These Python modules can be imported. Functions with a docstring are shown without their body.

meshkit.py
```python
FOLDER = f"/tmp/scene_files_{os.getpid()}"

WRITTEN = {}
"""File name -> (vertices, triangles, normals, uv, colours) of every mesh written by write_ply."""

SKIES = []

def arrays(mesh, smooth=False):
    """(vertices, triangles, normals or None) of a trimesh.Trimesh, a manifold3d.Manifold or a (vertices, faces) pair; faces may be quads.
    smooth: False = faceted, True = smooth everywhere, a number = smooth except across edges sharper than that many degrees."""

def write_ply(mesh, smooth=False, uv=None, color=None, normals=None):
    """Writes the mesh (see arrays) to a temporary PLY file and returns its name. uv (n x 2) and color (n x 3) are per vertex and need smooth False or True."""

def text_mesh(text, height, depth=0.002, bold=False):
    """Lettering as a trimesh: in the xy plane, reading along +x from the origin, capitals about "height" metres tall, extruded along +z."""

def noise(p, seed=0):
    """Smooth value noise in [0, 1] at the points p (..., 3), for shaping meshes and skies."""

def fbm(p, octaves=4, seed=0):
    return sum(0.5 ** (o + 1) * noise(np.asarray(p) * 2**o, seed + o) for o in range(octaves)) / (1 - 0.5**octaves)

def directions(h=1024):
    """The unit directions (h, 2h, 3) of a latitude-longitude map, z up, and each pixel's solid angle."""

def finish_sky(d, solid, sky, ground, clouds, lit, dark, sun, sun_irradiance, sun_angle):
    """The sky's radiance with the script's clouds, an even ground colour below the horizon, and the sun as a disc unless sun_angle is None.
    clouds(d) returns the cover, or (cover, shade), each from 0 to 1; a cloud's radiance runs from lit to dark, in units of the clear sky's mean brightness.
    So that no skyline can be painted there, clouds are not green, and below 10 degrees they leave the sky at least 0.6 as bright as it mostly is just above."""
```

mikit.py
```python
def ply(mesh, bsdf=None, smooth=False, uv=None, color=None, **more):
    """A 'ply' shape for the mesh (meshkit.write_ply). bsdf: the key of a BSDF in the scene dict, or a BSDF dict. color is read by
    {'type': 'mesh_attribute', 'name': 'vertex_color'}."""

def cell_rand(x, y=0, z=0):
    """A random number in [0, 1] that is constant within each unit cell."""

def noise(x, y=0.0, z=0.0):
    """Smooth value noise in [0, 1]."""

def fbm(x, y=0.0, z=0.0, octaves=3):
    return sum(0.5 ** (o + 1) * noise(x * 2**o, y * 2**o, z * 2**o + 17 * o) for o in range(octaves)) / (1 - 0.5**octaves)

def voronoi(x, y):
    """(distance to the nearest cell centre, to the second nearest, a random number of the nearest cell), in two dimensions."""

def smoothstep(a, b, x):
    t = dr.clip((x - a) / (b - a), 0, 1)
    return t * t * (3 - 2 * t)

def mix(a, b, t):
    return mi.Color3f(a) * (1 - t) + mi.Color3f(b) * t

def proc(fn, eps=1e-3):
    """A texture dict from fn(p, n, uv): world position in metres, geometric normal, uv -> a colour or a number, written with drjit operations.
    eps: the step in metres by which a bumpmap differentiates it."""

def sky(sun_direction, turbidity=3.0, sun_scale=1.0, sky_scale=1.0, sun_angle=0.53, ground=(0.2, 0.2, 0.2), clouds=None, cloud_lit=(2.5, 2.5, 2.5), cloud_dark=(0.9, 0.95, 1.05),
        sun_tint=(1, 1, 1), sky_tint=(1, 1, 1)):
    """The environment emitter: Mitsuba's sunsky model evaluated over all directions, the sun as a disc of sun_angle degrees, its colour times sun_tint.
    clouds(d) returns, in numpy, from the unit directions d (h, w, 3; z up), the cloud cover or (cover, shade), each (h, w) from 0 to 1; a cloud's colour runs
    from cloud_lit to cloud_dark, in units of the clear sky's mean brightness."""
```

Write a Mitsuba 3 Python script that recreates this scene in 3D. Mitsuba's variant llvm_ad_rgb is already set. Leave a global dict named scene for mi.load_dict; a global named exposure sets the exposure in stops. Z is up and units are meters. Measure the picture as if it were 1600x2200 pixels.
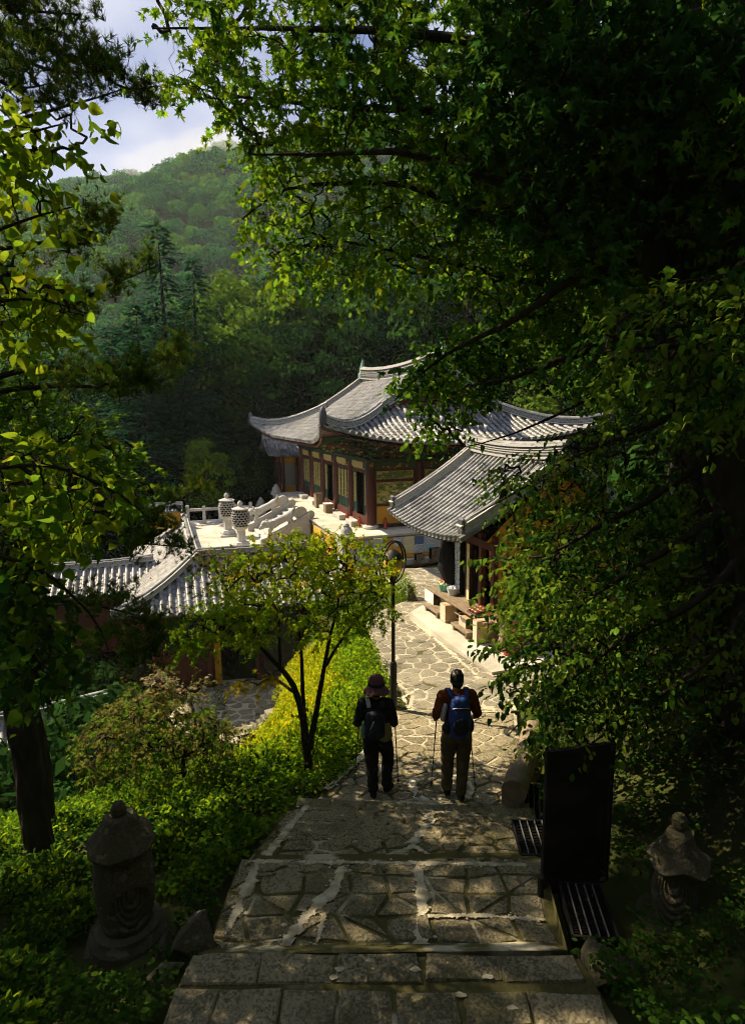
import math, random
import numpy as np, trimesh, manifold3d as m3, drjit as dr, mitsuba as mi, mikit, meshkit
from scipy.interpolate import RBFInterpolator
from scipy.spatial import Voronoi, cKDTree
from shapely.geometry import Polygon, LineString, Point, box as sbox
from shapely.ops import unary_union
T = mi.ScalarTransform4f
scene, labels = {}, {}
# ------------------------------------------------------------------ camera, sky, exposure
FOC, PITCH, ROLL = 1300.0, math.radians(9), math.radians(0.6)      # focal length in photo pixels (1600 wide)
CAM = np.array([0, 0, 12.0])
FW = np.array([0, math.cos(PITCH), -math.sin(PITCH)]); U0 = np.array([0, math.sin(PITCH), math.cos(PITCH)]); R0 = np.array([1.0, 0, 0])
UP = U0 * math.cos(ROLL) + R0 * math.sin(ROLL); RT = R0 * math.cos(ROLL) - U0 * math.sin(ROLL)
exposure = 2.8
SUN = np.array([-0.80, 0.42, 0.95])
HAZE = 0.00022
scene['camera'] = {'type': 'perspective', 'fov': math.degrees(2 * math.atan(800 / FOC)), 'fov_axis': 'x', 'near_clip': 0.05, 'far_clip': 5000.0,
                   'to_world': T().look_at(origin=CAM.tolist(), target=(CAM + FW).tolist(), up=UP.tolist())}


def sky_clouds(d):
    q = d / np.maximum(d[..., 2:3] + 0.25, 0.05)
    n = meshkit.fbm(q * np.array([2.3, 2.3, 0]) + 3.1, 5)
    n2 = meshkit.fbm(q * np.array([5.0, 5.0, 0]) + 9.1, 4, seed=5)
    cover = np.clip((n * 0.75 + n2 * 0.25 - 0.40) / 0.20, 0, 1)
    low = np.clip(1 - d[..., 2] / 0.5, 0, 1)
    cover = np.clip(cover * 0.85 + low * 0.35, 0, 1)
    return cover, np.clip((n2 - 0.35) * 2.4, 0, 1)


scene['sky'] = mikit.sky(SUN.tolist(), turbidity=3.0, sky_scale=0.55, clouds=sky_clouds, cloud_lit=(3.3, 3.3, 3.5), cloud_dark=(1.5, 1.65, 2.3),
                         sky_tint=(1.15, 1.0, 1.12), sun_tint=(1.0, 0.985, 0.91), ground=(0.03, 0.04, 0.02))
if HAZE > 0:
    scene['air'] = {'type': 'homogeneous', 'albedo': {'type': 'rgb', 'value': [0.86, 0.94, 0.99]}, 'sigma_t': HAZE}
    scene['camera']['medium'] = {'type': 'ref', 'id': 'air'}
    scene['haze'] = {'type': 'cube', 'to_world': T().translate([-60, 330, 128]).scale([1000, 660, 133]), 'bsdf': {'type': 'null'}, 'interior': {'type': 'ref', 'id': 'air'}}
    # a bank of cloud lying on the summit
    blob = None
    for cx, cy, cz, sx, sy, sz in ((-128, 442, 184, 30, 24, 10), (-100, 438, 182, 32, 26, 14), (-150, 446, 182, 24, 20, 6), (-74, 440, 186, 34, 28, 18), (-108, 446, 194, 24, 22, 9)):
        e = m3.Manifold.sphere(1.0, 40).scale([sx, sy, sz]).translate([cx, cy, cz])
        blob = e if blob is None else blob + e
    q = blob.refine_to_length(6.0).to_mesh()
    v = q.vert_properties[:, :3].astype(float)
    v += (meshkit.fbm(v * 0.06, 4)[:, None] - .5) * np.array([14, 14, 9])
    scene['mist_air'] = {'type': 'homogeneous', 'albedo': {'type': 'rgb', 'value': [0.97, 0.98, 0.99]}, 'sigma_t': 0.013}
    scene['mist'] = mikit.ply((v, q.tri_verts), {'type': 'null'}, interior={'type': 'ref', 'id': 'mist_air'}, exterior={'type': 'ref', 'id': 'air'})
    labels['mist'] = {'label': 'thin white mist lying on the mountain summit', 'category': 'mist', 'kind': 'stuff'}
    labels['haze'] = {'label': 'thin summer haze that pales the far mountain', 'category': 'haze', 'kind': 'stuff'}


def at(px, py, Y):
    """The point at world depth y = Y on the line of sight through a pixel of the 1600 x 2200 photograph (used only to measure places)."""
    d = FW + RT * (px - 800) / FOC - UP * (py - 1100) / FOC
    return CAM + d * (Y / d[1])


def project(p):
    q = np.asarray(p, float) - CAM
    z = np.maximum(q @ FW, 1e-3)
    return 800 + FOC * (q @ RT) / z, 1100 - FOC * (q @ UP) / z, q @ FW


# ------------------------------------------------------------------ scene helpers
NEXT = {}


def newkey(key):
    if key not in NEXT:
        NEXT[key] = 1
        return key
    k = f'{key}_{NEXT[key]:03d}'
    NEXT[key] += 1
    return k


def thing(name, label, cat, group=None, kind=None):
    k = newkey(name)
    labels[k] = {'label': label, 'category': cat}
    if group:
        labels[k]['group'] = group
    if kind:
        labels[k]['kind'] = kind
    return k


def put(key, mesh, bsdf, smooth=False, color=None, to=None, label=None, kind=None):
    """One shape entry (a part when key holds '__'). mesh: a mesh, or a shape dict to be reused."""
    key = newkey(key)
    s = dict(mesh) if isinstance(mesh, dict) else mikit.ply(mesh, bsdf, smooth=smooth, color=color)
    if to is not None:
        s['to_world'] = to
    scene[key] = s
    if label or kind:
        labels[key] = {}
        if label:
            labels[key]['label'] = label
        if kind:
            labels[key]['kind'] = kind
    return key


def struct(name, mesh, bsdf, label, cat='ground', smooth=True):
    k = put(name, mesh, bsdf, smooth)
    labels[k] = {'label': label, 'category': cat, 'kind': 'structure'}
    return k


class B:
    """Collects simple solids into one mesh."""

    def __init__(self):
        self.v, self.f, self.n = [], [], 0

    def add(self, v, f):
        v = np.asarray(v, float)
        f = np.asarray(f, int)
        if len(f) and f.shape[1] == 4:
            f = np.vstack([f[:, [0, 1, 2]], f[:, [0, 2, 3]]])
        self.v.append(v)
        self.f.append(f + self.n)
        self.n += len(v)
        return self

    def mesh_(self, m):
        if hasattr(m, 'to_mesh'):
            q = m.to_mesh()
            return self.add(q.vert_properties[:, :3], q.tri_verts)
        return self.add(m.vertices, m.faces)

    def box(self, c, s, yaw=0.0, bevel=0.0, pitch=0.0, rollx=0.0):
        hx, hy, hz = (a / 2 for a in s)
        if bevel > 0:
            b = min(bevel, hx * .9, hy * .9, hz * .9)
            v = np.array([(sx * (hx - (i != 0) * b), sy * (hy - (i != 1) * b), sz * (hz - (i != 2) * b)) for sx in (-1, 1) for sy in (-1, 1) for sz in (-1, 1) for i in range(3)])
            h = trimesh.convex.convex_hull(v)
            v, f = np.array(h.vertices), np.array(h.faces)
        else:
            v = np.array([(sx * hx, sy * hy, sz * hz) for sx in (-1, 1) for sy in (-1, 1) for sz in (-1, 1)])
            f = np.array([[0, 1, 3], [0, 3, 2], [4, 6, 7], [4, 7, 5], [0, 4, 5], [0, 5, 1], [2, 3, 7], [2, 7, 6], [0, 2, 6], [0, 6, 4], [1, 5, 7], [1, 7, 3]])
        M = trimesh.transformations.euler_matrix(rollx, pitch, yaw)[:3, :3]
        return self.add(v @ M.T + np.asarray(c, float), f)

    def tube(self, pts, rad, n=8, caps=True):
        p = np.asarray(pts, float)
        r = np.broadcast_to(np.asarray(rad, float), (len(p),))
        t = np.gradient(p, axis=0)
        t /= np.linalg.norm(t, axis=1, keepdims=True) + 1e-12
        ref = np.array([0, 0, 1.0]) if abs(t[0, 2]) < 0.9 else np.array([1.0, 0, 0])
        a = np.cross(t, ref)
        a /= np.linalg.norm(a, axis=1, keepdims=True) + 1e-12
        b = np.cross(t, a)
        ang = np.arange(n) * 2 * np.pi / n
        v = (p[:, None] + r[:, None, None] * (np.cos(ang)[None, :, None] * a[:, None] + np.sin(ang)[None, :, None] * b[:, None])).reshape(-1, 3)
        i, j = np.meshgrid(np.arange(len(p) - 1), np.arange(n), indexing='ij')
        q = np.stack([i * n + j, i * n + (j + 1) % n, (i + 1) * n + (j + 1) % n, (i + 1) * n + j], -1).reshape(-1, 4)
        f = np.vstack([q[:, [0, 2, 1]], q[:, [0, 3, 2]]])
        if caps:
            m = len(v)
            v = np.vstack([v, p[0], p[-1]])
            k = np.arange(n)
            e = (len(p) - 1) * n
            f = np.vstack([f, np.stack([k, (k + 1) % n, k * 0 + m], 1), np.stack([e + (k + 1) % n, e + k, k * 0 + m + 1], 1)])
        return self.add(v, f)

    def lathe(self, prof, c=(0, 0, 0), n=20, sx=1.0, sy=1.0, phase=0.0, wob=None):
        pr = np.asarray(prof, float)
        ang = np.arange(n) * 2 * np.pi / n + phase
        v = np.stack([pr[:, :1] * np.cos(ang) * sx, pr[:, :1] * np.sin(ang) * sy, np.repeat(pr[:, 1:], n, 1)], -1).reshape(-1, 3)
        i, j = np.meshgrid(np.arange(len(pr) - 1), np.arange(n), indexing='ij')
        q = np.stack([i * n + j, i * n + (j + 1) % n, (i + 1) * n + (j + 1) % n, (i + 1) * n + j], -1).reshape(-1, 4)
        return self.add(v + np.asarray(c, float), q)

    def grid(self, P):
        """A surface from a (rows, columns, 3) array of points."""
        P = np.asarray(P, float)
        a, b = P.shape[:2]
        i, j = np.meshgrid(np.arange(a - 1), np.arange(b - 1), indexing='ij')
        q = np.stack([i * b + j, i * b + j + 1, (i + 1) * b + j + 1, (i + 1) * b + j], -1).reshape(-1, 4)
        return self.add(P.reshape(-1, 3), q)

    def sweep(self, pts, prof, side=None, closed=True):
        """Sweeps a closed profile (offset sideways, offset upwards) along a polyline; sideways stays level."""
        p = np.asarray(pts, float)
        t = np.gradient(p, axis=0)
        h = t[:, :2] / (np.linalg.norm(t[:, :2], axis=1, keepdims=True) + 1e-12)
        s = np.stack([h[:, 1], -h[:, 0], h[:, 0] * 0], 1)
        t = t / np.linalg.norm(t, axis=1, keepdims=True)
        u = np.cross(s, t)
        pr = np.asarray(prof, float)
        m = len(pr)
        v = (p[:, None] + pr[None, :, :1] * s[:, None] + pr[None, :, 1:] * u[:, None]).reshape(-1, 3)
        i, j = np.meshgrid(np.arange(len(p) - 1), np.arange(m), indexing='ij')
        q = np.stack([i * m + j, i * m + (j + 1) % m, (i + 1) * m + (j + 1) % m, (i + 1) * m + j], -1).reshape(-1, 4)
        self.add(v, q)
        k = np.arange(1, m - 1)
        e = (len(p) - 1) * m
        self.add(v, np.vstack([np.stack([k * 0, k, k + 1], 1), np.stack([k * 0 + e, e + k + 1, e + k], 1)]))
        return self

    def prism(self, poly, z0, z1):
        """A vertical prism over a shapely polygon or an outline."""
        poly = poly if hasattr(poly, 'exterior') else Polygon(poly)
        m = trimesh.creation.extrude_polygon(poly, z1 - z0, engine='earcut')
        m.apply_translation([0, 0, z0])
        return self.mesh_(m)

    def mesh(self):
        return np.vstack(self.v), np.vstack(self.f)


def frame(o, yaw):
    return T().translate([float(a) for a in o]).rotate([0, 0, 1], float(yaw))


def to_local(p, o, yaw):
    a = math.radians(yaw)
    q = np.asarray(p, float) - np.asarray(o, float)
    return np.array([q[0] * math.cos(a) + q[1] * math.sin(a), -q[0] * math.sin(a) + q[1] * math.cos(a), q[2]])


def to_world_pt(p, o, yaw):
    a = math.radians(yaw)
    p = np.asarray(p, float)
    return np.array([p[0] * math.cos(a) - p[1] * math.sin(a), p[0] * math.sin(a) + p[1] * math.cos(a), p[2]]) + np.asarray(o, float)


def move(m, o, yaw):
    """Moves a (vertices, faces) pair from a building's own frame to the world."""
    a = math.radians(yaw)
    R = np.array([[math.cos(a), -math.sin(a), 0], [math.sin(a), math.cos(a), 0], [0, 0, 1]])
    return m[0] @ R.T + np.asarray(o, float), m[1]


# ------------------------------------------------------------------ materials
F3 = mi.Color3f
nz, fb, sst, mixc = mikit.noise, mikit.fbm, mikit.smoothstep, mikit.mix


def mat(key, col, rough=0.7, spec=0.4, metallic=0.0, bump=None, two=True, coat=0.0, eps=1e-3):
    c = {'type': 'rgb', 'value': list(col)} if isinstance(col, (tuple, list)) else mikit.proc(col)
    m = {'type': 'principled', 'base_color': c, 'roughness': rough, 'specular': spec, 'metallic': metallic}
    if coat:
        m['clearcoat'] = coat
        m['clearcoat_gloss'] = 0.7
    if bump:
        m = {'type': 'bumpmap', 'arbitrary': mikit.proc(bump[0], eps), 'scale': bump[1], 'bsdf': m}
    scene[key] = {'type': 'twosided', 'bsdf': m} if two else m


def paving_color(p, n, uv):
    big = fb(p.x * 1.3 + 4, p.y * 1.3, p.z, 3)
    fine = fb(p.x * 58, p.y * 58, p.z * 58, 3)
    c = mixc((0.085, 0.074, 0.043), (0.285, 0.25, 0.16), sst(0.30, 0.66, fine * 0.66 + big * 0.34))
    stain = sst(0.66, 0.74, fb(p.x * 3.1 + 9, p.y * 3.1, p.z, 4))
    c = mixc(c, (0.36, 0.33, 0.25), stain * 0.35)
    moss = sst(0.55, 0.7, fb(p.x * 2.3, p.y * 2.3 + 7, p.z, 3)) * sst(9.5, 6.5, p.y)
    return mixc(c, (0.07, 0.072, 0.024), moss * 0.5)


def paving_bump(p, n, uv):
    return fb(p.x * 45, p.y * 45, p.z * 45, 3)


mat('paving', paving_color, 0.85, 0.3, bump=(paving_bump, 0.020))
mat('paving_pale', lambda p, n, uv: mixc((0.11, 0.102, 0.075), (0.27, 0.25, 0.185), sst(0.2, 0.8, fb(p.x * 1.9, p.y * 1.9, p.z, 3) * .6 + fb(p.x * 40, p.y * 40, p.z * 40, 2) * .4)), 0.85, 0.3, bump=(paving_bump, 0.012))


def mortar_color(p, n, uv):
    a = fb(p.x * 1.7 + 2, p.y * 1.7 + 5, p.z, 4)
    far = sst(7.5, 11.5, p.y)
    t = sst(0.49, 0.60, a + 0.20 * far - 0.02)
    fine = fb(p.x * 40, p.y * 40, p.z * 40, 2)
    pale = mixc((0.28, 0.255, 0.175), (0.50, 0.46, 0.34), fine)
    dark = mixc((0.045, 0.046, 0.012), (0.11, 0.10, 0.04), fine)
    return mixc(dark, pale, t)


mat('mortar', mortar_color, 0.95, 0.2, bump=(paving_bump, 0.006))


def cement_color(p, n, uv):
    return mixc((0.30, 0.27, 0.18), (0.60, 0.55, 0.41), sst(0.25, 0.75, fb(p.x * 14, p.y * 14, p.z * 14, 4)))


mat('cement', cement_color, 0.95, 0.2, bump=(paving_bump, 0.006))


def soil_color(p, n, uv):
    a = fb(p.x * 1.1, p.y * 1.1, p.z * 1.1, 4)
    return mixc((0.02, 0.022, 0.008), (0.05, 0.06, 0.016), sst(0.3, 0.7, a))


def soil_bump(p, n, uv):
    return fb(p.x * 7, p.y * 7, p.z * 7, 3)


mat('soil', soil_color, 1.0, 0.1, bump=(soil_bump, 0.06))


def granite_color(p, n, uv):
    s = fb(p.x * 55, p.y * 55, p.z * 55, 2)
    b = fb(p.x * 0.9, p.y * 0.9, p.z * 2.1, 4)
    return mixc((0.36, 0.355, 0.33), (0.58, 0.57, 0.53), s) * (0.62 + 0.55 * b)


def granite_bump(p, n, uv):
    return fb(p.x * 30, p.y * 30, p.z * 30, 2)


mat('granite', granite_color, 0.75, 0.3, bump=(granite_bump, 0.004))


def oldstone_color(p, n, uv):
    s = fb(p.x * 60, p.y * 60, p.z * 60, 2)
    b = fb(p.x * 4, p.y * 4, p.z * 4, 4)
    c = mixc((0.04, 0.036, 0.025), (0.125, 0.11, 0.072), s)
    c = mixc(c, (0.05, 0.056, 0.020), sst(0.5, 0.7, b) * 0.6)
    return mixc(c, (0.20, 0.19, 0.135), sst(0.63, 0.70, fb(p.x * 13 + 5, p.y * 13, p.z * 13, 3)) * 0.6)


mat('oldstone', oldstone_color, 0.9, 0.2, bump=(paving_bump, 0.02))


def concrete_color(p, n, uv):
    return mixc((0.34, 0.32, 0.26), (0.56, 0.535, 0.445), sst(0.2, 0.8, fb(p.x * 1.5, p.y * 1.5, p.z, 5)))


mat('concrete', concrete_color, 0.85, 0.3)


def tile_color(p, n, uv):
    a = fb(p.x * 2.3, p.y * 2.3, p.z * 2.3, 4)
    c = mikit.cell_rand(p.x * 3.3, p.y * 3.3, p.z * 3.3)
    t = mixc((0.085, 0.09, 0.096), (0.245, 0.25, 0.25), sst(0.2, 0.8, a * 0.6 + c * 0.4))
    t = mixc(t, (0.07, 0.075, 0.055), sst(0.56, 0.68, fb(p.x * 0.9 + 7, p.y * 0.9, p.z * 0.9, 4)) * 0.7)
    return mixc(t, (0.40, 0.40, 0.36), sst(0.66, 0.72, fb(p.x * 6, p.y * 6, p.z * 6, 3)) * 0.5)


mat('tile', tile_color, 0.48, 0.6)
mat('tile_dark', (0.06, 0.063, 0.07), 0.55, 0.5)
mat('tile_lime', (0.42, 0.42, 0.39), 0.6, 0.4)


def wood_red_color(p, n, uv):
    g = fb(p.x * 14, p.y * 14, p.z * 1.6, 4)
    return mixc((0.045, 0.012, 0.008), (0.115, 0.03, 0.018), g)


mat('wood_red', wood_red_color, 0.55, 0.4)


def wood_old_color(p, n, uv):
    g = fb(p.x * 16 + p.y * 5, p.y * 5 - p.x * 3, p.z * 12, 4)
    return mixc((0.10, 0.072, 0.045), (0.30, 0.24, 0.16), g)


mat('wood_old', wood_old_color, 0.8, 0.25)


def ochre_color(p, n, uv):
    a = fb(p.x * 1.2, p.y * 1.2, p.z * 1.2, 4)
    return mixc((0.50, 0.24, 0.022), (0.66, 0.34, 0.04), a)


mat('ochre', ochre_color, 0.8, 0.3)


def dancheong_color(p, n, uv):
    k = mikit.cell_rand(dr.floor((p.x + p.y * 0.7) * 7), dr.floor(p.z * 11), 3)
    c = mixc((0.02, 0.075, 0.045), (0.13, 0.03, 0.015), sst(0.55, 0.6, k))
    c = mixc(c, (0.33, 0.24, 0.06), sst(0.8, 0.84, k))
    return mixc(c, (0.03, 0.05, 0.11), sst(0.92, 0.95, k))


mat('dancheong', dancheong_color, 0.6, 0.4)


def mural_color(p, n, uv):
    h = fb(p.x * 2.2, p.y * 2.2, p.z * 3.5, 4)
    f2 = fb(p.x * 9, p.y * 9, p.z * 12 + 4, 3)
    c = mixc((0.50, 0.40, 0.10), (0.16, 0.20, 0.05), sst(0.42, 0.58, h))
    c = mixc(c, (0.06, 0.09, 0.03), sst(0.55, 0.7, f2))
    return mixc(c, (0.62, 0.55, 0.35), sst(0.62, 0.7, fb(p.x * 5 + 3, p.y * 5, p.z * 8, 3)))


mat('mural', mural_color, 0.7, 0.3)
mat('paint_green', (0.018, 0.06, 0.04), 0.5, 0.4)
mat('rafter_red', (0.16, 0.035, 0.02), 0.6, 0.3)
mat('paint_red', (0.30, 0.035, 0.02), 0.4, 0.5)
mat('lattice', (0.42, 0.34, 0.13), 0.7, 0.3)
mat('paper', (0.30, 0.26, 0.14), 0.9, 0.1)
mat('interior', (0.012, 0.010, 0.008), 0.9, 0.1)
mat('iron', lambda p, n, uv: mixc((.005, .005, .005), (.016, .012, .009), sst(.45, .7, fb(p.x * 5, p.y * 5, p.z * 5, 4))), 0.6, 0.4)
mat('steel', (0.30, 0.31, 0.31), 0.4, 0.5, metallic=0.6)
mat('white_paint', (0.70, 0.70, 0.66), 0.7, 0.3)
mat('verdigris', (0.16, 0.27, 0.24), 0.7, 0.3)
# ------------------------------------------------------------------ terrain
def path_z(x, y):
    y = np.asarray(y, float)
    z = np.interp(y, [3.0, 4.30, 4.32, 5.66, 5.68, 6.9, 6.95, 10.7, 10.75, 13, 17, 21, 26], [7.72, 7.70, 7.52, 7.45, 7.33, 7.20, 7.05, 6.52, 6.46, 6.17, 6.02, 5.8, 5.5])
    return z


PATH_L = [(-1.46, 4.3), (-1.42, 5.7), (-1.0, 7.0), (-0.72, 7.4), (-0.25, 8.3), (0.0, 9.3), (0.30, 10.68), (0.62, 10.8), (0.74, 11.6), (0.42, 12.6), (0.27, 13.5), (-0.04, 15.4), (-0.23, 16.7), (-0.03, 17.9), (0.9, 19.3), (1.34, 19.8), (1.25, 20.6), (0.6, 22.0), (-0.9, 24.8)]
PATH_R = [(6.2, 26.0), (5.2, 22.5), (2.9, 19.2), (2.9, 18.3), (2.6, 17.2), (3.6, 14.2), (5.0, 12.9), (4.6, 12.2), (2.75, 11.0), (2.45, 9.7), (2.2, 8.3), (2.0, 7.0), (1.72, 5.6), (1.55, 4.3)]
PATH = Polygon(PATH_L + PATH_R)
ctl = [(-2.3, 4.85, 7.1), (-1.75, 5.7, 7.3), (-3, 6, 6.7), (-4.5, 7.2, 6.2), (-1.35, 7.5, 6.95), (-2, 9, 6.2), (-2.2, 10.6, 5.2), (-3, 12, 4.3), (-0.9, 8.3, 6.75), (-3, 10, 5.4), (-0.9, 10.5, 6.35), (-1.5, 13, 5.1), (-2.7, 14, 3.5), (-0.35, 13.5, 6.1), (-0.75, 16.7, 5.9),
       (-2, 16.5, 4.0), (-3.2, 17, 2.0), (-3.6, 19, 1.6), (-4.2, 21.5, 0.9), (-5, 20, 0.3), (-6, 22.9, 0), (-7, 25, 0), (-9, 24, 0), (-5, 16, 1.9), (-6, 13, 2.7), (-8, 18, 0.4), (-8, 10, 4), (-10, 14, 1.5), (-12, 20, -0.3), (-12, 26, -0.4),
       (-2.5, 21.5, 3.2), (-0.5, 20, 5.4), (-1.2, 22, 4.8), (0.5, 22.5, 5.5), (-2.5, 25, 3.8), (-5, 27, 2), (-15, 30, -0.5), (-20, 40, -1), (-14, 40, 3.5), (-12, 44, 4.2), (-9, 48, 5.2), (-16, 52, 4), (-26, 30, -4), (-30, 50, 0), (-25, 15, 0),
       (-6, 4, 7.5), (-10, 5, 7), (-8, 0, 10), (-4, 1, 9.4), (-2, 3.2, 7.9), (0, 0, 10.2), (0, 2, 8.8), (0, -5, 14), (-10, -8, 15), (10, -8, 18), (-25, 0, 8), (-30, -15, 16),
       (1.95, 5.3, 7.5), (2.3, 4.2, 7.5), (2.0, 3.2, 8.0), (2.9, 5, 7.6), (3.4, 3, 8.6), (5, 5, 9.6), (8, 6, 12), (2.6, 7, 7.35), (3.2, 8, 7.6), (4.5, 9, 8.6), (8, 10, 11.2), (3.4, 11, 6.8), (5, 12, 6.9), (8, 14, 7.8), (9, 18, 7.4), (12, 14, 11), (12, 22, 8.5),
       (16, 30, 8), (20, 20, 16), (30, 30, 24), (24, 45, 19), (1.5, 25, 5.4), (4, 24, 5.45), (7, 25, 5.6), (3.5, 16, 6.15), (6, 17, 6.3), (10, 40, 6.5), (4, 45, 6.5), (-2, 46, 6.4), (12, 48, 10), (2, 52, 9.5), (-6, 54, 7.0),
       (2, 60, 14), (-8, 64, 11), (14, 62, 19), (0, 85, 27), (-18, 80, 12), (20, 85, 34), (-35, 85, 4), (-60, 60, 0), (-80, 100, 4), (-35, 110, 12), (0, 115, 40), (40, 70, 36), (60, 40, 42), (50, 0, 36), (40, -25, 36), (60, 110, 60), (-60, 10, 6), (-60, -30, 20), (0, -30, 30)]
for a, b in ((1.45, 4.0), (1.45, 5), (-1.4, 5.3), (0.3, 6.3), (0.5, 8), (1.5, 9.5), (1.2, 12), (1.2, 15), (0.8, 17.5), (2.2, 20.5), (0.0, 4.2), (0.6, 13), (2.3, 16.5)):
    ctl.append((a, b, float(path_z(a, b)) - 0.08))
ctl = np.array(ctl)
_rbf = RBFInterpolator(ctl[:, :2], ctl[:, 2], kernel='linear', neighbors=24)
FARZ = 6.0


def ground_z(x, y):
    x, y = np.broadcast_arrays(np.asarray(x, float), np.asarray(y, float))
    q = np.stack([np.clip(x.ravel(), -70, 55), np.clip(y.ravel(), -28, 112)], 1)
    return _rbf(q).reshape(x.shape)


def axis(lo, hi, a, b, step, grow=1.18):
    mid = list(np.arange(a, b + step / 2, step))
    s, v, up = step, b, []
    while v < hi:
        s *= grow
        v += s
        up.append(min(v, hi))
    s, v, dn = step, a, []
    while v > lo:
        s *= grow
        v -= s
        dn.append(max(v, lo))
    return np.array(dn[::-1] + mid + up)


gx, gy = axis(-900, 800, -14, 12, 0.3, 1.09), axis(-320, 980, -2, 30, 0.3, 1.09)
GX, GY = np.meshgrid(gx, gy)
GZ = ground_z(GX, GY) + 0.10 * (meshkit.fbm(np.stack([GX * 0.9, GY * 0.9, GX * 0], -1), 3) - 0.5)
near_path = np.array([[PATH.distance(Point(a, b)) if abs(a) < 8 and 2 < b < 29 else 9.0 for a in gx] for b in gy])
COURT = Polygon([(-8.6, 22.2), (-3.9, 20.3), (-3.5, 22.0), (-2.6, 27.0), (-7.5, 26.2)])
in_court = np.array([[COURT.distance(Point(a, b)) if -11 < a < 0 and 18 < b < 30 else 9.0 for a in gx] for b in gy])
GZ = np.where(in_court < 0.5, np.minimum(GZ, -0.06), GZ)
near_step = np.array([[sbox(-1.6, 2.0, 1.95, 4.4).distance(Point(a, b)) if abs(a) < 8 and b < 8 else 9.0 for a in gx] for b in gy])
GZ = np.where(near_step < 0.42, np.minimum(GZ, 7.56), GZ)
GZ = np.where(near_path < 0.55, np.minimum(GZ, path_z(GX, GY) - 0.10), GZ)
struct('ground', B().grid(np.stack([GX, GY, GZ], -1)).mesh(), 'soil', 'dark mossy soil under the plants on both sides of the path')


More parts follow.
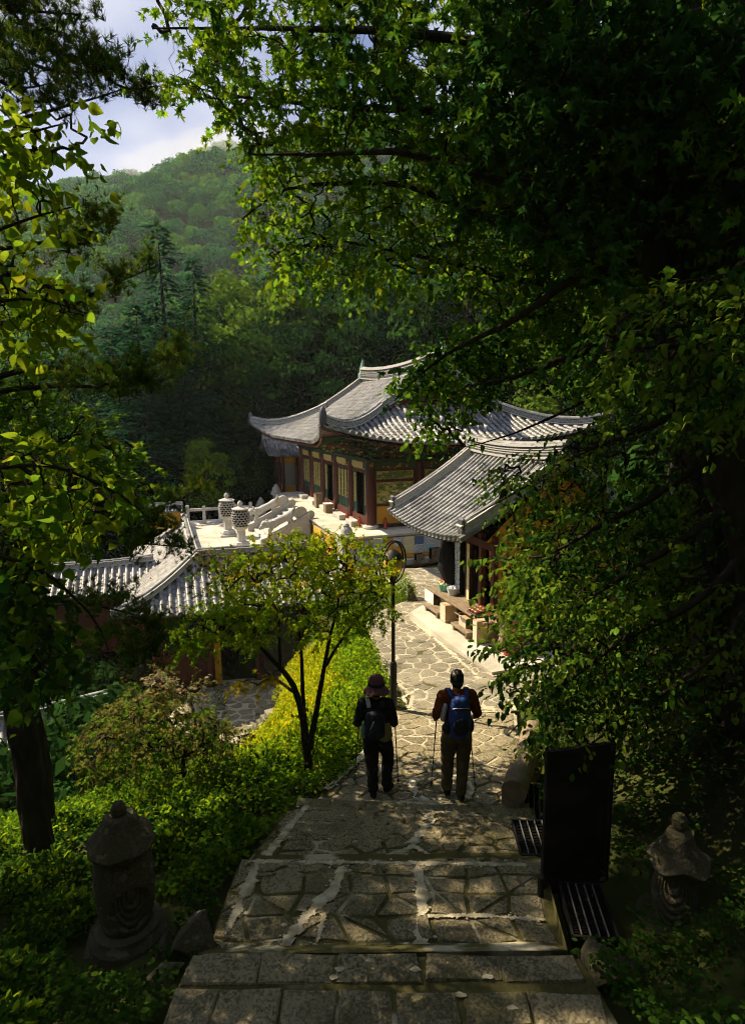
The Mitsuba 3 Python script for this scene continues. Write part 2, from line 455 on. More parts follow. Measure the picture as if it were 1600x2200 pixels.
def mountain_z(x, y):
    top = np.interp(x, [-620, -420, -262, -228, -192, -175, -152, -128, -104, -70, 0, 120, 300, 420], [100, 135, 168, 176, 183, 183, 180, 190, 201, 200, 215, 175, 140, 100])
    n = meshkit.fbm(np.stack([x * 0.011, y * 0.011, x * 0], -1), 4, seed=3) - 0.5
    t = np.clip((y - 150) / 330, 0, 1)
    z = 8 + (top - 8) * (0.62 * t + 0.38 * t * t * (3 - 2 * t)) + n * 46 * np.sin(np.pi * np.clip(t, 0, 1)) ** 0.7
    back = np.clip((y - 480) / 300, 0, 1)
    return np.where(y > 480, top * (1 - back) + 4 * back, z)


mx, my = np.linspace(-620, 420, 131), np.concatenate([np.linspace(135, 480, 56), np.linspace(500, 800, 12)])
MX, MY = np.meshgrid(mx, my)
MZ = mountain_z(MX, MY)
edge = np.minimum(np.minimum((MX + 620) / 90, (420 - MX) / 90), 1)
MZ = np.where(edge < 1, MZ * edge - 6 * (1 - edge), MZ)
struct('mountain', B().grid(np.stack([MX, MY, MZ], -1)).mesh(), 'soil', 'steep wooded mountain beyond the valley, its summit in mist', 'mountain')

# ------------------------------------------------------------------ the stone path
rng = np.random.default_rng(11)


def stone_mesh(poly, zf, h, bevel=0.014, tilt=0.028, sink=0.05):
    """A paving stone with bevelled edges over a small convex outline; its top follows zf and is h proud of it."""
    c = np.array(poly.exterior.coords)[:-1]
    if Polygon(c).exterior.is_ccw is False:
        c = c[::-1]
    keep = [c[0]]
    for q in c[1:]:
        if np.hypot(*(q - keep[-1])) > 0.018:
            keep.append(q)
    c = np.array(keep)
    n = len(c)
    if n < 3:
        return None
    cen = c.mean(0)
    inn = cen + (c - cen) * np.maximum(0.5, 1 - bevel / np.maximum(np.linalg.norm(c - cen, axis=1, keepdims=True), 0.02))
    a, b = rng.normal(0, tilt, 2)

    def zz(p, e=0.0):
        return zf(p[:, 0], p[:, 1]) + h + (p - cen) @ np.array([a, b]) + e

    ring = np.column_stack([c, zz(c, -bevel * 0.9 + rng.normal(0, 0.002, n))])
    low = np.column_stack([c, zz(c, -sink)])
    top = np.column_stack([inn, zz(inn, rng.normal(0, 0.0025, n))])
    mid = np.append(cen, zz(cen[None])[0] + 0.003)
    v = np.vstack([low, ring, top, mid])
    k = np.arange(n)
    k2 = (k + 1) % n
    f = [np.stack([k, k2, k2 + n], 1), np.stack([k, k2 + n, k + n], 1), np.stack([k + n, k2 + n, k2 + 2 * n], 1), np.stack([k + n, k2 + 2 * n, k + 2 * n], 1), np.stack([k + 2 * n, k2 + 2 * n, k * 0 + 3 * n], 1)]
    return v, np.vstack(f)


def cells(region, spacing, joint, jitter=0.36, aspect=1.0, skew=0.0):
    """Irregular polygons that fill a region with joints between them, nearest first."""
    x0, y0, x1, y1 = region.bounds
    pts, row, y = [], 0, y0 - 2 * spacing
    while y < y1 + 2 * spacing:
        x = x0 - 2 * spacing + (row % 2) * spacing * aspect * 0.5
        while x < x1 + 2 * spacing:
            pts.append((x + rng.uniform(-1, 1) * jitter * spacing * aspect, y + skew * x + rng.uniform(-1, 1) * jitter * spacing))
            x += spacing * aspect
        y += spacing * 0.92
        row += 1
    vor = Voronoi(np.array(pts))
    out = []
    for r in vor.point_region:
        g = vor.regions[r]
        if not g or -1 in g:
            continue
        p = Polygon(vor.vertices[g]).intersection(region)
        w = joint * rng.uniform(0.5, 1.5) / 2
        p = p.buffer(-w - 0.012, join_style=2).buffer(0.012, quad_segs=1)
        for q in getattr(p, 'geoms', [p]):
            if q.area > 0.004:
                out.append(q.simplify(0.012))
    return sorted(out, key=lambda q: q.centroid.y)


def lay(holder, polys, zf, h, limit, part='paving_stone'):
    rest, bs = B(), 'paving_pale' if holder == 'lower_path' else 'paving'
    for i, q in enumerate(polys):
        m = stone_mesh(q, zf, h)
        if m is None:
            continue
        if i < limit:
            put(f'{holder}__{part}', m, bs, 30)
        else:
            rest.add(*m)
    if rest.n:
        put(f'{holder}__far_{part}', rest.mesh(), bs, 30, kind='stuff')


def bed_mesh(poly, zf, drop, low, step=0.28):
    """The mortar bed under the stones: a sheet that follows zf, with a skirt."""
    x0, y0, x1, y1 = poly.bounds
    line = list(poly.exterior.segmentize(step).coords)[:-1]
    inner = [(a, b) for a in np.arange(x0, x1, step) for b in np.arange(y0, y1, step) if poly.buffer(-step * .4).contains(Point(a, b))]
    pts = np.array(line + inner)
    from scipy.spatial import Delaunay
    tri = Delaunay(pts).simplices
    tri = np.array([t for t in tri if poly.buffer(0.004).contains(Point(*pts[t].mean(0)))])
    a, b, c = (pts[tri[:, i]] for i in range(3))
    cr = (b[:, 0] - a[:, 0]) * (c[:, 1] - a[:, 1]) - (b[:, 1] - a[:, 1]) * (c[:, 0] - a[:, 0])
    tri = np.where(cr[:, None] > 0, tri, tri[:, ::-1])
    z = zf(pts[:, 0], pts[:, 1]) - drop
    n = len(line)
    v = np.vstack([np.column_stack([pts, z]), np.column_stack([pts[:n], z[:n] - low])])
    k = np.arange(n)
    k2 = (k + 1) % n
    m = len(pts)
    sk = np.vstack([np.stack([k, k + m, k2 + m], 1), np.stack([k, k2 + m, k2], 1)])
    return v, np.vstack([tri, sk])


def band(region, y0, y1, m0=0.0, m1=0.0):
    """The part of a region between two slightly slanting lines across the path."""
    return region.intersection(Polygon([(-9, y0 - 9 * m0 * -1 - 0), (9, y0 + 9 * m0), (9, y1 + 9 * m1), (-9, y1 - 9 * m1)]))


# upper step in front of the viewer: two rows of long worn slabs
UPPER = Polygon([(-1.56, 2.6), (1.9, 2.6), (1.62, 4.22), (-1.52, 4.31)])
struct('upper_step', bed_mesh(UPPER, path_z, 0.014, 0.5), 'mortar', 'broad upper step of dark worn stone slabs in the foreground', 'step', smooth=False)
rows = [(4.31, 4.02, [-1.52, -0.93, -0.34, 0.36, 0.98, 1.6]), (3.99, 3.66, [-1.55, -1.22, -0.72, -0.30, 0.12, 0.62, 1.12, 1.66]), (3.63, 3.2, [-1.55, -0.9, -0.35, 0.3, 0.8, 1.3, 1.7]), (3.17, 2.7, [-1.55, -0.8, -0.2, 0.4, 1.1, 1.75])]
for ya, yb, xs in rows:
    for a, b in zip(xs[:-1], xs[1:]):
        g = rng.uniform(0.006, 0.022)
        j = rng.uniform(-0.03, 0.03, 2)
        lay('upper_step', [Polygon([(a + g, yb + j[0] * .4), (b - g, yb + j[1] * .4), (b - g + j[1], ya - 0.024 * (b + 1.5)), (a + g + j[0], ya - 0.024 * (a + 1.5))]).segmentize(0.2)], path_z, 0.006, 999, 'stone_slab')

LAND = band(PATH, 4.32, 5.70, -0.022, -0.035)
struct('landing', bed_mesh(LAND, path_z, 0.010, 0.35), 'mortar', 'stone landing of squared slabs below the upper step', 'landing', smooth=False)
polys, xs = [], [-1.46, -1.12, -0.72, -0.28, 0.10, 0.50, 0.88, 1.24, 1.62]
ys = [4.33, 4.62, 4.92, 5.2, 5.44, 5.68]
px_ = np.array([[x + rng.uniform(-.06, .06) - 0.06 * (j == 2) for x in xs] for j in range(6)])
py_ = np.array([[ys[j] - 0.03 * (x + 1.4) + (rng.uniform(-.05, .05) if 0 < j < 5 else 0) for x in xs] for j in range(6)])
for j in range(5):
    for i in range(8):
        q = [(px_[j, i], py_[j, i]), (px_[j, i + 1], py_[j, i + 1]), (px_[j + 1, i + 1], py_[j + 1, i + 1]), (px_[j + 1, i], py_[j + 1, i])]
        cut = rng.random()
        tris = [q] if cut < 0.42 else ([q[:3], [q[0], q[2], q[3]]] if cut < 0.72 else [[q[0], q[1], q[3]], q[1:]])
        for t in tris:
            p = Polygon(t).intersection(LAND).buffer(-0.016, join_style=2)
            if p.geom_type == 'Polygon' and p.area > 0.006:
                polys.append(p)
lay('landing', polys, path_z, 0.004, 300)

MIDL = band(PATH, 5.70, 7.0, -0.035, -0.10)
struct('lower_landing', bed_mesh(MIDL, path_z, 0.010, 0.35), 'mortar', 'lower landing of irregular dark stones just before the hikers', 'landing', smooth=False)
edge_line = [(-1.0, 7.06), (-0.55, 7.02), (-0.1, 6.98), (0.4, 6.93), (0.85, 6.88), (1.25, 6.83), (1.9, 6.77)]
for (xa, ya), (xb, yb) in zip(edge_line[:-1], edge_line[1:]):
    p = Polygon([(xa + .01, ya - .17), (xb - .01, yb - .17), (xb - .01, yb - 0.012), (xa + .01, ya - 0.012)]).intersection(MIDL.buffer(0.03))
    if p.geom_type == 'Polygon' and p.area > 0.01:
        lay('lower_landing', [p.segmentize(0.2)], lambda x, y: path_z(x, np.minimum(y, 6.88)), 0.006, 999, 'step_stone')
lay('lower_landing', cells(band(MIDL, 5.70, 6.86, -0.035, -0.10), 0.27, 0.03, aspect=1.25), path_z, 0.004, 300)

LOW = band(PATH, 7.0, 10.72, -0.10, 0)
struct('path', bed_mesh(LOW, path_z, 0.004, 0.3), 'mortar', 'stone paved path sloping down past the two hikers', 'path', smooth=False)
lay('path', cells(LOW.buffer(-0.05), 0.27, 0.022, aspect=1.4), path_z, 0.006, 300)
FARP = band(PATH, 10.74, 27.0)
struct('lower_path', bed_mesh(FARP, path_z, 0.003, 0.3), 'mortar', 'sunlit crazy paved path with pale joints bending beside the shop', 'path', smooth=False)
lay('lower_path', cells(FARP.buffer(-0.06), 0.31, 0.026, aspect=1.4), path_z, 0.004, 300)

# pale cement trodden over the joints and along the edges
smears = [([(-1.32, 4.75), (-1.26, 5.2), (-1.22, 5.62)], 0.05), ([(-1.3, 5.62), (-0.6, 5.60), (0.2, 5.575), (1.0, 5.545), (1.5, 5.53)], 0.035), ([(-1.22, 5.78), (-1.05, 6.3), (-0.86, 6.85)], 0.05), ([(-0.66, 7.6), (-0.30, 8.35), (0.0, 9.3)], 0.055),
          ([(-0.35, 5.5), (-0.42, 5.2), (-0.62, 4.9), (-0.78, 4.62), (-0.8, 4.5)], 0.06), ([(0.42, 5.48), (0.44, 5.1), (0.40, 4.75), (0.36, 4.45)], 0.055), ([(-0.75, 4.42), (-0.2, 4.40), (0.5, 4.385), (1.3, 4.37)], 0.045),
          ([(0.66, 6.72), (0.62, 6.5), (0.45, 6.15), (0.36, 5.98), (0.1, 5.78)], 0.065), ([(0.45, 6.0), (0.58, 5.86), (0.6, 5.72)], 0.04), ([(0.75, 6.7), (1.05, 6.66), (1.25, 6.6)], 0.03),
          ([(0.42, 4.86), (1.0, 4.86), (1.5, 4.8)], 0.03), ([(-0.48, 4.9), (-0.5, 4.7), (-0.53, 4.5)], 0.025),
          ([(0.72, 7.12), (0.58, 7.3), (0.5, 7.62), (0.55, 7.9)], 0.07), ([(1.2, 7.3), (1.35, 7.6), (1.15, 8.0)], 0.06), ([(0.55, 10.6), (1.5, 10.55), (2.3, 10.5)], 0.03), ([(0.35, 9.4), (0.95, 9.35), (1.7, 9.5)], 0.03), ([(-0.3, 7.25), (0.3, 7.2), (1.0, 7.12)], 0.04),
          ([(1.5, 9.6), (1.75, 10.1), (1.65, 10.6), (1.85, 11.0)], 0.07), ([(0.66, 10.9), (0.58, 11.5), (0.9, 12.0)], 0.05), ([(0.35, 12.6), (0.2, 13.6), (-0.05, 15.4), (-0.2, 16.6), (0.0, 17.7)], 0.05), ([(1.15, 17.2), (1.8, 14.9), (2.3, 13.0)], 0.06)]
for i, (line, w) in enumerate(smears):
    ls = LineString(line).segmentize(0.022)
    blobs = []
    for k, (a, b) in enumerate(ls.coords):
        r = w * rng.uniform(.6, 1.25) * (2.2 * float(meshkit.fbm(np.array([[a * 9 + i * 3.3, b * 9, 0.3]]), 4)[0]) - .42)
        if r < w * .12:
            continue
        c0, e0 = rng.uniform(0, 6.28), rng.uniform(.5, 1.0)
        if rng.random() < .5:
            u, u2, q = rng.normal(0, w * 1.1), rng.normal(0, w * 1.1), w * rng.uniform(.10, .38)
            blobs.append(Polygon([(a + u + q * rng.uniform(.5, 1.8) * math.cos(t), b + u2 + q * rng.uniform(.4, 1.1) * math.sin(t)) for t in np.arange(c0, c0 + 6.2, 1.0)]).buffer(0))
        blobs.append(Polygon([(a + rng.normal(0, w * .16) + r * rng.uniform(.6, 1.5) * math.cos(c0 + t), b + rng.normal(0, w * .16) + e0 * r * rng.uniform(.6, 1.5) * math.sin(c0 + t)) for t in np.arange(0, 6.2, .8)]).buffer(0))
    g = unary_union(blobs).buffer(.004).simplify(0.004)
    host = 'landing' if line[0][1] < 5.69 and line[-1][1] < 5.71 else 'lower_landing' if line[0][1] < 6.9 and line[-1][1] < 6.95 else 'path' if line[-1][1] < 10.72 else 'lower_path'
    out = B()
    for q in getattr(g, 'geoms', [g]):
        m = trimesh.creation.extrude_polygon(q, 0.004, engine='earcut')
        v = np.array(m.vertices)
        v[:, 2] += path_z(v[:, 0], v[:, 1]) + 0.0075
        out.add(v, m.faces)
    put(f'{host}__cement_patch', out.mesh(), 'cement')
for a, b in ((-0.62, 4.17), (-0.3, 4.13), (-0.05, 4.2), (0.3, 4.12), (0.52, 4.18), (0.85, 4.05), (0.62, 3.9), (-0.34, 4.06), (0.98, 3.8)):
    q = Polygon([(a + .05 * rng.uniform(.5, 1.1) * math.cos(t), b + .026 * rng.uniform(.5, 1.2) * math.sin(t)) for t in np.arange(0.3, 6.5, .7)]).buffer(0)
    m = trimesh.creation.extrude_polygon(q, 0.004, engine='earcut')
    v = np.array(m.vertices) + [0, 0, float(path_z(a, b)) + 0.009]
    put('upper_step__cement_patch', (v * [1, 1, 1], m.faces), 'cement')
# ------------------------------------------------------------------ tiled roofs
def roof_curve(b, depth, eave, rise, sag=0.30):
    """Height of a slope at distance b from its eave: a hanging curve, steeper towards the ridge."""
    t = np.clip(b / depth, 0, 1)
    return eave + rise * ((1 - sag) * t + sag * t * t)


class Slope:
    """One slope in its building's frame. along: direction of the eave, inn: level direction up the slope, o: a point of the wall line's corner
    from which a (along) and b (inward) are measured. The eave is at b = edge(a)."""

    def __init__(self, o, along, inn, a0, a1, height, edge, top):
        self.o, self.al, self.inn = np.array(o, float), np.array(along, float), np.array(inn, float)
        self.a0, self.a1, self.height, self.edge, self.top = a0, a1, height, edge, top

    def pt(self, a, b, dz=0.0):
        a, b = np.broadcast_arrays(np.asarray(a, float), np.asarray(b, float))
        z = self.height(a, b) + dz
        return self.o + a[..., None] * self.al + b[..., None] * self.inn + np.stack([z * 0, z * 0, z], -1)


def row_mesh(s, a, rad, tile=0.36, bow=1.0):
    """One row of half-round cover tiles, each overlapping the next, with its round end tile at the eave."""
    b0, b1 = s.edge(a), s.top(a)
    if b1 - b0 < 0.15:
        return None
    n = max(1, int(round((b1 - b0) / tile)))
    bs = np.linspace(b0, b1, n + 1)
    st, ra = [], []
    for i in range(n):
        st += [bs[i], bs[i + 1] - 0.004]
        ra += [rad * 1.07, rad * 0.90]
    ctr = s.pt(a, np.array(st), 0.01)
    t = np.gradient(ctr, axis=0)
    t /= np.linalg.norm(t, axis=1, keepdims=True)
    side = s.al
    up = np.cross(side, t)
    up *= np.sign(up[:, 2:])
    ang = np.linspace(0, np.pi, 6)
    ra = np.array(ra)
    v = ctr[:, None] + ra[:, None, None] * (np.cos(ang)[None, :, None] * side + np.sin(ang)[None, :, None] * up[:, None] * bow)
    m = B().grid(v)
    # round end tile
    e, d = ctr[0], t[0]
    k = np.arange(10) * 2 * np.pi / 10
    c = e - d * 0.012 + up[0] * rad * 0.12
    ring = c + rad * 1.12 * (np.cos(k)[:, None] * side + np.sin(k)[:, None] * up[0])
    back = ring + d * 0.05
    inner = c - d * 0.006 + rad * 0.72 * (np.cos(k)[:, None] * side + np.sin(k)[:, None] * up[0])
    m2 = np.vstack([back, ring, inner, inner * 0.0 + c + d * 0.004])
    i, j = np.meshgrid(np.arange(3), np.arange(10), indexing='ij')
    m.add(m2, np.stack([i * 10 + j, i * 10 + (j + 1) % 10, (i + 1) * 10 + (j + 1) % 10, (i + 1) * 10 + j], -1).reshape(-1, 4))
    return m.mesh()


def channel_mesh(s, a_list, pitch, course=0.26):
    """The concave tiles between the rows: stepped courses that dip between two rows."""
    m = B()
    for a in a_list:
        ac = a + pitch / 2
        b0, b1 = s.edge(ac) + 0.02, min(s.top(ac), max(s.top(a), s.top(a + pitch)))
        if b1 - b0 < 0.1:
            continue
        n = max(1, int(round((b1 - b0) / course)))
        bs = np.linspace(b0, b1, n + 1)
        rows = []
        for i in range(n):
            for b, dz in ((bs[i], 0.022), (bs[i + 1], -0.008)):
                rows.append(s.pt(np.array([a, a + pitch * .25, ac, a + pitch * .75, a + pitch]), b, 0.0) + np.array([0, 0, dz]) - np.array([0, 0, 1.0]) * np.array([0.0, 0.028, 0.042, 0.028, 0.0])[:, None])
        P = np.array(rows)
        lip = P[:1] - np.array([0, 0, 0.07])
        m.grid(np.concatenate([lip, P]))
    return m.mesh()


RIDGE = [(-.17, 0), (-.17, .05), (-.12, .06), (-.12, .34), (-.16, .36), (-.16, .42), (0, .47), (.16, .42), (.16, .36), (.12, .34), (.12, .06), (.17, .05), (.17, 0)]


def ridge(holder, pts, w=1.0, h=1.0, ends=True, to=None):
    """A ridge of stacked flat tiles between a lime bed and a row of half-round cap tiles."""
    pts = np.asarray(pts, float)
    body = B().sweep(pts, [(-.13 * w, -.12), (-.13 * w, .36 * h), (.13 * w, .36 * h), (.13 * w, -.12)])
    put(f'{holder}__ridge', body.mesh(), 'tile_dark', 40, to=to)
    bands = B()
    for lo, hi, q in ((0.0, .06, .17), (.36 * h, .43 * h, .165)):
        bands.sweep(pts, [(-q * w, lo), (-q * w, hi), (q * w, hi), (q * w, lo)])
    for k in (0.13, 0.2, 0.27):
        bands.sweep(pts, [(-.145 * w, k * h), (-.145 * w, k * h + .025), (.145 * w, k * h + .025), (.145 * w, k * h)])
    put(f'{holder}__ridge_tiles', bands.mesh(), 'tile_lime', 40, to=to)
    a = np.linspace(0, np.pi, 7)
    cap = B().sweep(pts + [0, 0, .43 * h], [(-.10 * w, -0.02)] + [(-.10 * w * math.cos(t), .09 * math.sin(t)) for t in a] + [(.10 * w, -0.02)])
    put(f'{holder}__ridge_cap', cap.mesh(), 'tile', 40, to=to)


def tile_slope(holder, s, pitch, rad, each=True, to=None, sag=None):
    n = int(round((s.a1 - s.a0) / pitch))
    al = s.a0 + (np.arange(n + 1)) * (s.a1 - s.a0) / n
    rest = B()
    for i, a in enumerate(al):
        q = math.sin(i * 12.9898 + rad * 77) * 43758.5453 % 1
        m = row_mesh(s, a + (q - .5) * .016, rad * (.95 + .1 * q))
        if m is None:
            continue
        if each:
            put(f'{holder}__tile_row', m, 'tile', 50, to=to)
        else:
            rest.add(*m)
    if rest.n:
        put(f'{holder}__hidden_tile_rows', rest.mesh(), 'tile', 50, to=to, kind='stuff')
    put(f'{holder}__pan_tiles', channel_mesh(s, al[:-1], (s.a1 - s.a0) / n), 'tile', False, to=to, kind='stuff')


def soffit(s, drop, n=24, inset=0.06, wall=3.0):
    """Boards under the eave, from the eave in to the wall."""
    a = np.linspace(s.a0 + 0.05, s.a1 - 0.05, n)
    P = []
    for t in np.linspace(0, 1, 5):
        P.append([s.pt(x, s.edge(x) + inset + (min(s.top(x), s.edge(x) + wall) - s.edge(x) - inset) * t, -drop) for x in a])
    return B().grid(np.array(P)).mesh()


# ------------------------------------------------------------------ the temple hall
TO, TYAW = np.array([-0.1, 29.0, 6.6]), 19.3            # frame: x inward from the front columns, y along the front away from the viewer
TF = frame(TO, TYAW)
temple = thing('temple_hall', 'large red temple hall with sweeping grey tiled hip and gable roof and painted eaves', 'temple')
L, D, OV = 14.3, 8.4, 2.35
for name, label in (('temple_hall__roof', 'sweeping grey tiled roof with curved ridges'),):
    labels[name] = {'label': label}
EAVE, RISE, HALF = 4.15, 3.62, D / 2 + OV


def lift(d):
    """Rise of the eave towards a corner at distance d along the eave."""
    return 0.95 * np.clip(1 - np.asarray(d) / 6.5, 0, 1) ** 2.2


def flare(d):
    return 0.95 * np.clip(1 - np.asarray(d) / 6.5, 0, 1) ** 2


def hall_slope(o, al, inn, length, gable, full):
    """A slope of the hall over a wall line of this length; a runs from -OV to length + OV, b from -OV (eave) inwards."""
    lo, hi = -OV - 0.8, length + OV + 0.8

    def dist(a):
        return np.minimum(np.asarray(a) - lo, hi - np.asarray(a))

    def height(a, b):
        d = np.minimum(a - lo, hi - a)
        return roof_curve(b + OV, HALF, EAVE, RISE, 0.34) + lift(d) * np.clip(1 - (b + OV) / 4.0, 0, 1) ** 1.5

    def edge(a):
        return -OV - float(flare(dist(a)))

    def top(a):
        d = float(min(a - lo, hi - a))
        hip = -OV - 0.95 + d * (OV + 0.95 + gable) / (0.8 + OV + gable) if d < 0.8 + OV + gable else 99
        return min(hip, full if 0.8 + OV + gable <= d else gable)

    return Slope(o, al, inn, lo + 0.05, hi - 0.05, height, edge, top)


GB = 1.35          # the gables stand this far in from the end walls
front = hall_slope((0, 0, 0), (0, 1, 0), (1, 0, 0), L, GB, D / 2)
near_end = hall_slope((0, 0, 0), (1, 0, 0), (0, 1, 0), D, GB + 0.2, GB + 0.2)
back_s = hall_slope((D, 0, 0), (0, 1, 0), (-1, 0, 0), L, GB, D / 2)
far_end = hall_slope((0, L, 0), (1, 0, 0), (0, -1, 0), D, GB + 0.2, GB + 0.2)
R_ = 'temple_hall__roof'
tile_slope(R_, front, 0.30, 0.085, True, TF)
tile_slope(R_, near_end, 0.33, 0.10, True, TF)
tile_slope(R_, back_s, 0.32, 0.085, False, TF)
tile_slope(R_, far_end, 0.32, 0.085, False, TF)
for s in (front, near_end, back_s, far_end):
    put('temple_hall__soffit', soffit(s, 0.16, wall=3.2), 'wood_red', 30, to=TF)
zr = EAVE + RISE


def sagline(p, q, n, sag, dz=0.0):
    t = np.linspace(0, 1, n)
    return np.array([np.array(p) * (1 - k) + np.array(q) * k - np.array([0, 0, sag * 4 * k * (1 - k) - dz]) for k in t])


ridge(R_, sagline((D / 2, GB - 0.45, zr + 0.12), (D / 2, L - GB + 0.45, zr + 0.12), 17, 0.34, 0.1), 1.5, 1.7, to=TF)
for ya, sg in ((GB - 0.45, 1), (L - GB + 0.45, -1)):
    for xs_, sx in ((0, 1), (D, -1)):
        b = np.linspace(D / 2 - 0.12, GB - 0.3, 9)
        zz = roof_curve(b + OV, HALF, EAVE, RISE, 0.34) + 0.05
        ridge(R_, np.stack([xs_ + sx * b, b * 0 + ya, zz], 1), 1.0, 0.8, to=TF)
        # hip ridge from the gable foot out to the eave corner
        t = np.linspace(0, 1, 9)
        cx, cy = xs_ + sx * (GB + 0.1 - t * (GB + 0.1 + OV + 0.72)), (0 if sg > 0 else L) + sg * (GB + 0.1 - t * (GB + 0.1 + OV + 0.72))
        bb = GB + 0.1 - t * (GB + 0.1 + OV + 0.72)
        zz = roof_curve(np.maximum(bb, -OV) + OV, HALF, EAVE, RISE, 0.34) + 0.95 * np.clip(1 - (bb + OV + 0.8) / 6.5, 0, 1) ** 2.2 * np.clip(1 - np.maximum(bb + OV, 0) / 4.0, 0, 1) ** 1.5 + 0.07
        ridge(R_, np.stack([cx, cy, zz], 1), 1.0, 0.75, to=TF)
        # upright end tile on the hip ridge
        e = np.array([cx[-1], cy[-1], zz[-1]])
        dirn = np.array([-sx, -sg, 0]) / math.sqrt(2)
        end = B().lathe([(0.0, -.05), (.16, -.05), (.17, .2), (.15, .45), (.09, .62), (0.0, .68)], e + dirn * 0.02, 12, 1, 1)
        put(f'{R_}__end_tile', end.mesh(), 'tile_dark', 40, to=TF)
    # gable triangle between the two descending ridges
    h0 = float(roof_curve(GB - 0.2 + OV, HALF, EAVE, RISE, 0.34))
    yy = ya + sg * 0.35
    gb = B()
    b = np.linspace(GB - 0.2, D / 2, 8)
    zz = roof_curve(b + OV, HALF, EAVE, RISE, 0.34) - 0.02
    for k in range(7):
        gb.add([(b[k], yy, h0 - .4), (b[k + 1], yy, h0 - .4), (b[k + 1], yy, zz[k + 1]), (b[k], yy, zz[k])], [[0, 1, 2, 3]])
        gb.add([(D - b[k], yy, h0 - .4), (D - b[k + 1], yy, h0 - .4), (D - b[k + 1], yy, zz[k + 1]), (D - b[k], yy, zz[k])], [[0, 1, 2, 3]])
    put('temple_hall__gable', gb.mesh(), 'wood_red', to=TF)
for y, sg in ((GB - 0.55, 1), (L - GB + 0.55, -1)):
    # horned ridge-end tile
    t = np.linspace(0, 1, 9)
    pts = np.stack([t * 0 + D / 2, y - sg * 0.16 * np.sin(t * 1.7) + sg * 0.30 * t ** 2, zr + 0.5 + 1.0 * t], 1)
    fin = B()
    w = 0.15 * (1 - 0.72 * t)
    d_ = 0.30 * (1 - 0.80 * t)
    ring = np.stack([pts + np.stack([w * a, d_ * b, 0 * t], 1) for a, b in ((1, 1), (1.25, 0), (1, -1), (-1, -1), (-1.25, 0), (-1, 1), (1, 1))], 1)
    fin.grid(ring)
    fin.box((D / 2, y + sg * .05, zr + 0.45), (0.5, 0.7, 0.35), bevel=0.06)
    put(f'{R_}__ridge_horn', fin.mesh(), 'verdigris', 35, to=TF)

# columns, beams, brackets
ycol = np.linspace(0, L, 6)
xcol = np.array([0, 2.55, 5.85, D])
for y in ycol:
    for x in (0, D):
        put('temple_hall__column', B().tube([(x, y, 0.14), (x, y, 3.2)], [0.235, 0.215], 16).mesh(), 'wood_red', 40, to=TF)
        put('temple_hall__column_base', B().lathe([(0, 0), (.36, 0), (.40, .07), (.36, .15), (.27, .18), (0, .18)], (x, y, 0), 18).mesh(), 'granite', 40, to=TF)
for x in xcol[1:3]:
    for y in (0, L):
        put('temple_hall__column', B().tube([(x, y, 0.1), (x, y, 3.2)], [0.22, 0.205], 14).mesh(), 'wood_red', 40, to=TF)
for (x0, y0, x1, y1) in ((0, 0, 0, L), (D, 0, D, L), (0, 0, D, 0), (0, L, D, L)):
    ln = math.hypot(x1 - x0, y1 - y0)
    al = abs(y1 - y0) > 1
    c = np.array([(x0 + x1) / 2, (y0 + y1) / 2, 0])
    sz = lambda w, h: (w, ln + .5, h) if al else (ln + .5, w, h)
    put('temple_hall__beam', B().box(c + [0, 0, 3.05], sz(.19, .34), bevel=.01).mesh(), 'dancheong', to=TF)
    put('temple_hall__beam', B().box(c + [0, 0, 3.31], sz(.34, .14), bevel=.01).mesh(), 'paint_green', to=TF)
    put('temple_hall__eave_wall', B().box(c + [0, 0, 3.75], sz(.08, .75)).mesh(), 'dancheong', to=TF)
    put('temple_hall__beam', B().box(c + [0, 0, 4.2], sz(.22, .2), bevel=.01).mesh(), 'dancheong', to=TF)
    n = int(ln / 0.92)
    out = np.array([-1, 0, 0]) if x0 == x1 == 0 else np.array([1, 0, 0]) if x0 == x1 else np.array([0, -1, 0]) if y0 == y1 == 0 else np.array([0, 1, 0])
    for i in range(n + 1):
        q = np.array([x0 + (x1 - x0) * i / n, y0 + (y1 - y0) * i / n, 0])
        bk = B()
        for k, (rr, zz) in enumerate(((0.30, 3.46), (0.52, 3.66), (0.76, 3.87), (0.98, 4.06))):
            e = out * rr
            bk.box(q + e / 2 + [0, 0, zz], (abs(e[0]) + .13, abs(e[1]) + .13, .12), bevel=.015)
            al_ = np.abs(np.array([out[1], out[0], 0]))
            wd = .30 + .13 * k
            bk.box(q + out * (rr - .05) + [0, 0, zz + .09], (al_[0] * wd + .11, al_[1] * wd + .11, .10), bevel=.015)
        put('temple_hall__bracket', bk.mesh(), 'dancheong', to=TF)
        if True:
            tip = B().tube([q + out * .95 + [0, 0, 3.9], q + out * 1.18 + [0, 0, 3.98], q + out * 1.32 + [0, 0, 4.12]], [.06, .05, .02], 6)
            put('temple_hall__bracket_tip', tip.mesh(), 'rafter_red', 30, to=TF)
raf, rend = B(), B()
for s in (front, near_end):
    n = int((s.a1 - s.a0) / 0.34)
    for a in np.linspace(s.a0 + .25, s.a1 - .25, n):
        e = s.edge(a)
        t_ = min(s.top(a), 0.4)
        if t_ - e < 0.8:
            continue
        pp = s.pt(a, np.array([e + .12, e + .9, max(t_, e + 1.0)]), -0.24)
        raf.tube(pp, .055, 6)
        d = pp[0] - pp[1]
        d /= np.linalg.norm(d)
        rend.tube([pp[0], pp[0] + d * .012], .06, 8)
put('temple_hall__rafters', raf.mesh(), 'paint_green', 30, to=TF, kind='stuff')
put('temple_hall__rafter_ends', rend.mesh(), 'rafter_red', 30, to=TF, kind='stuff')
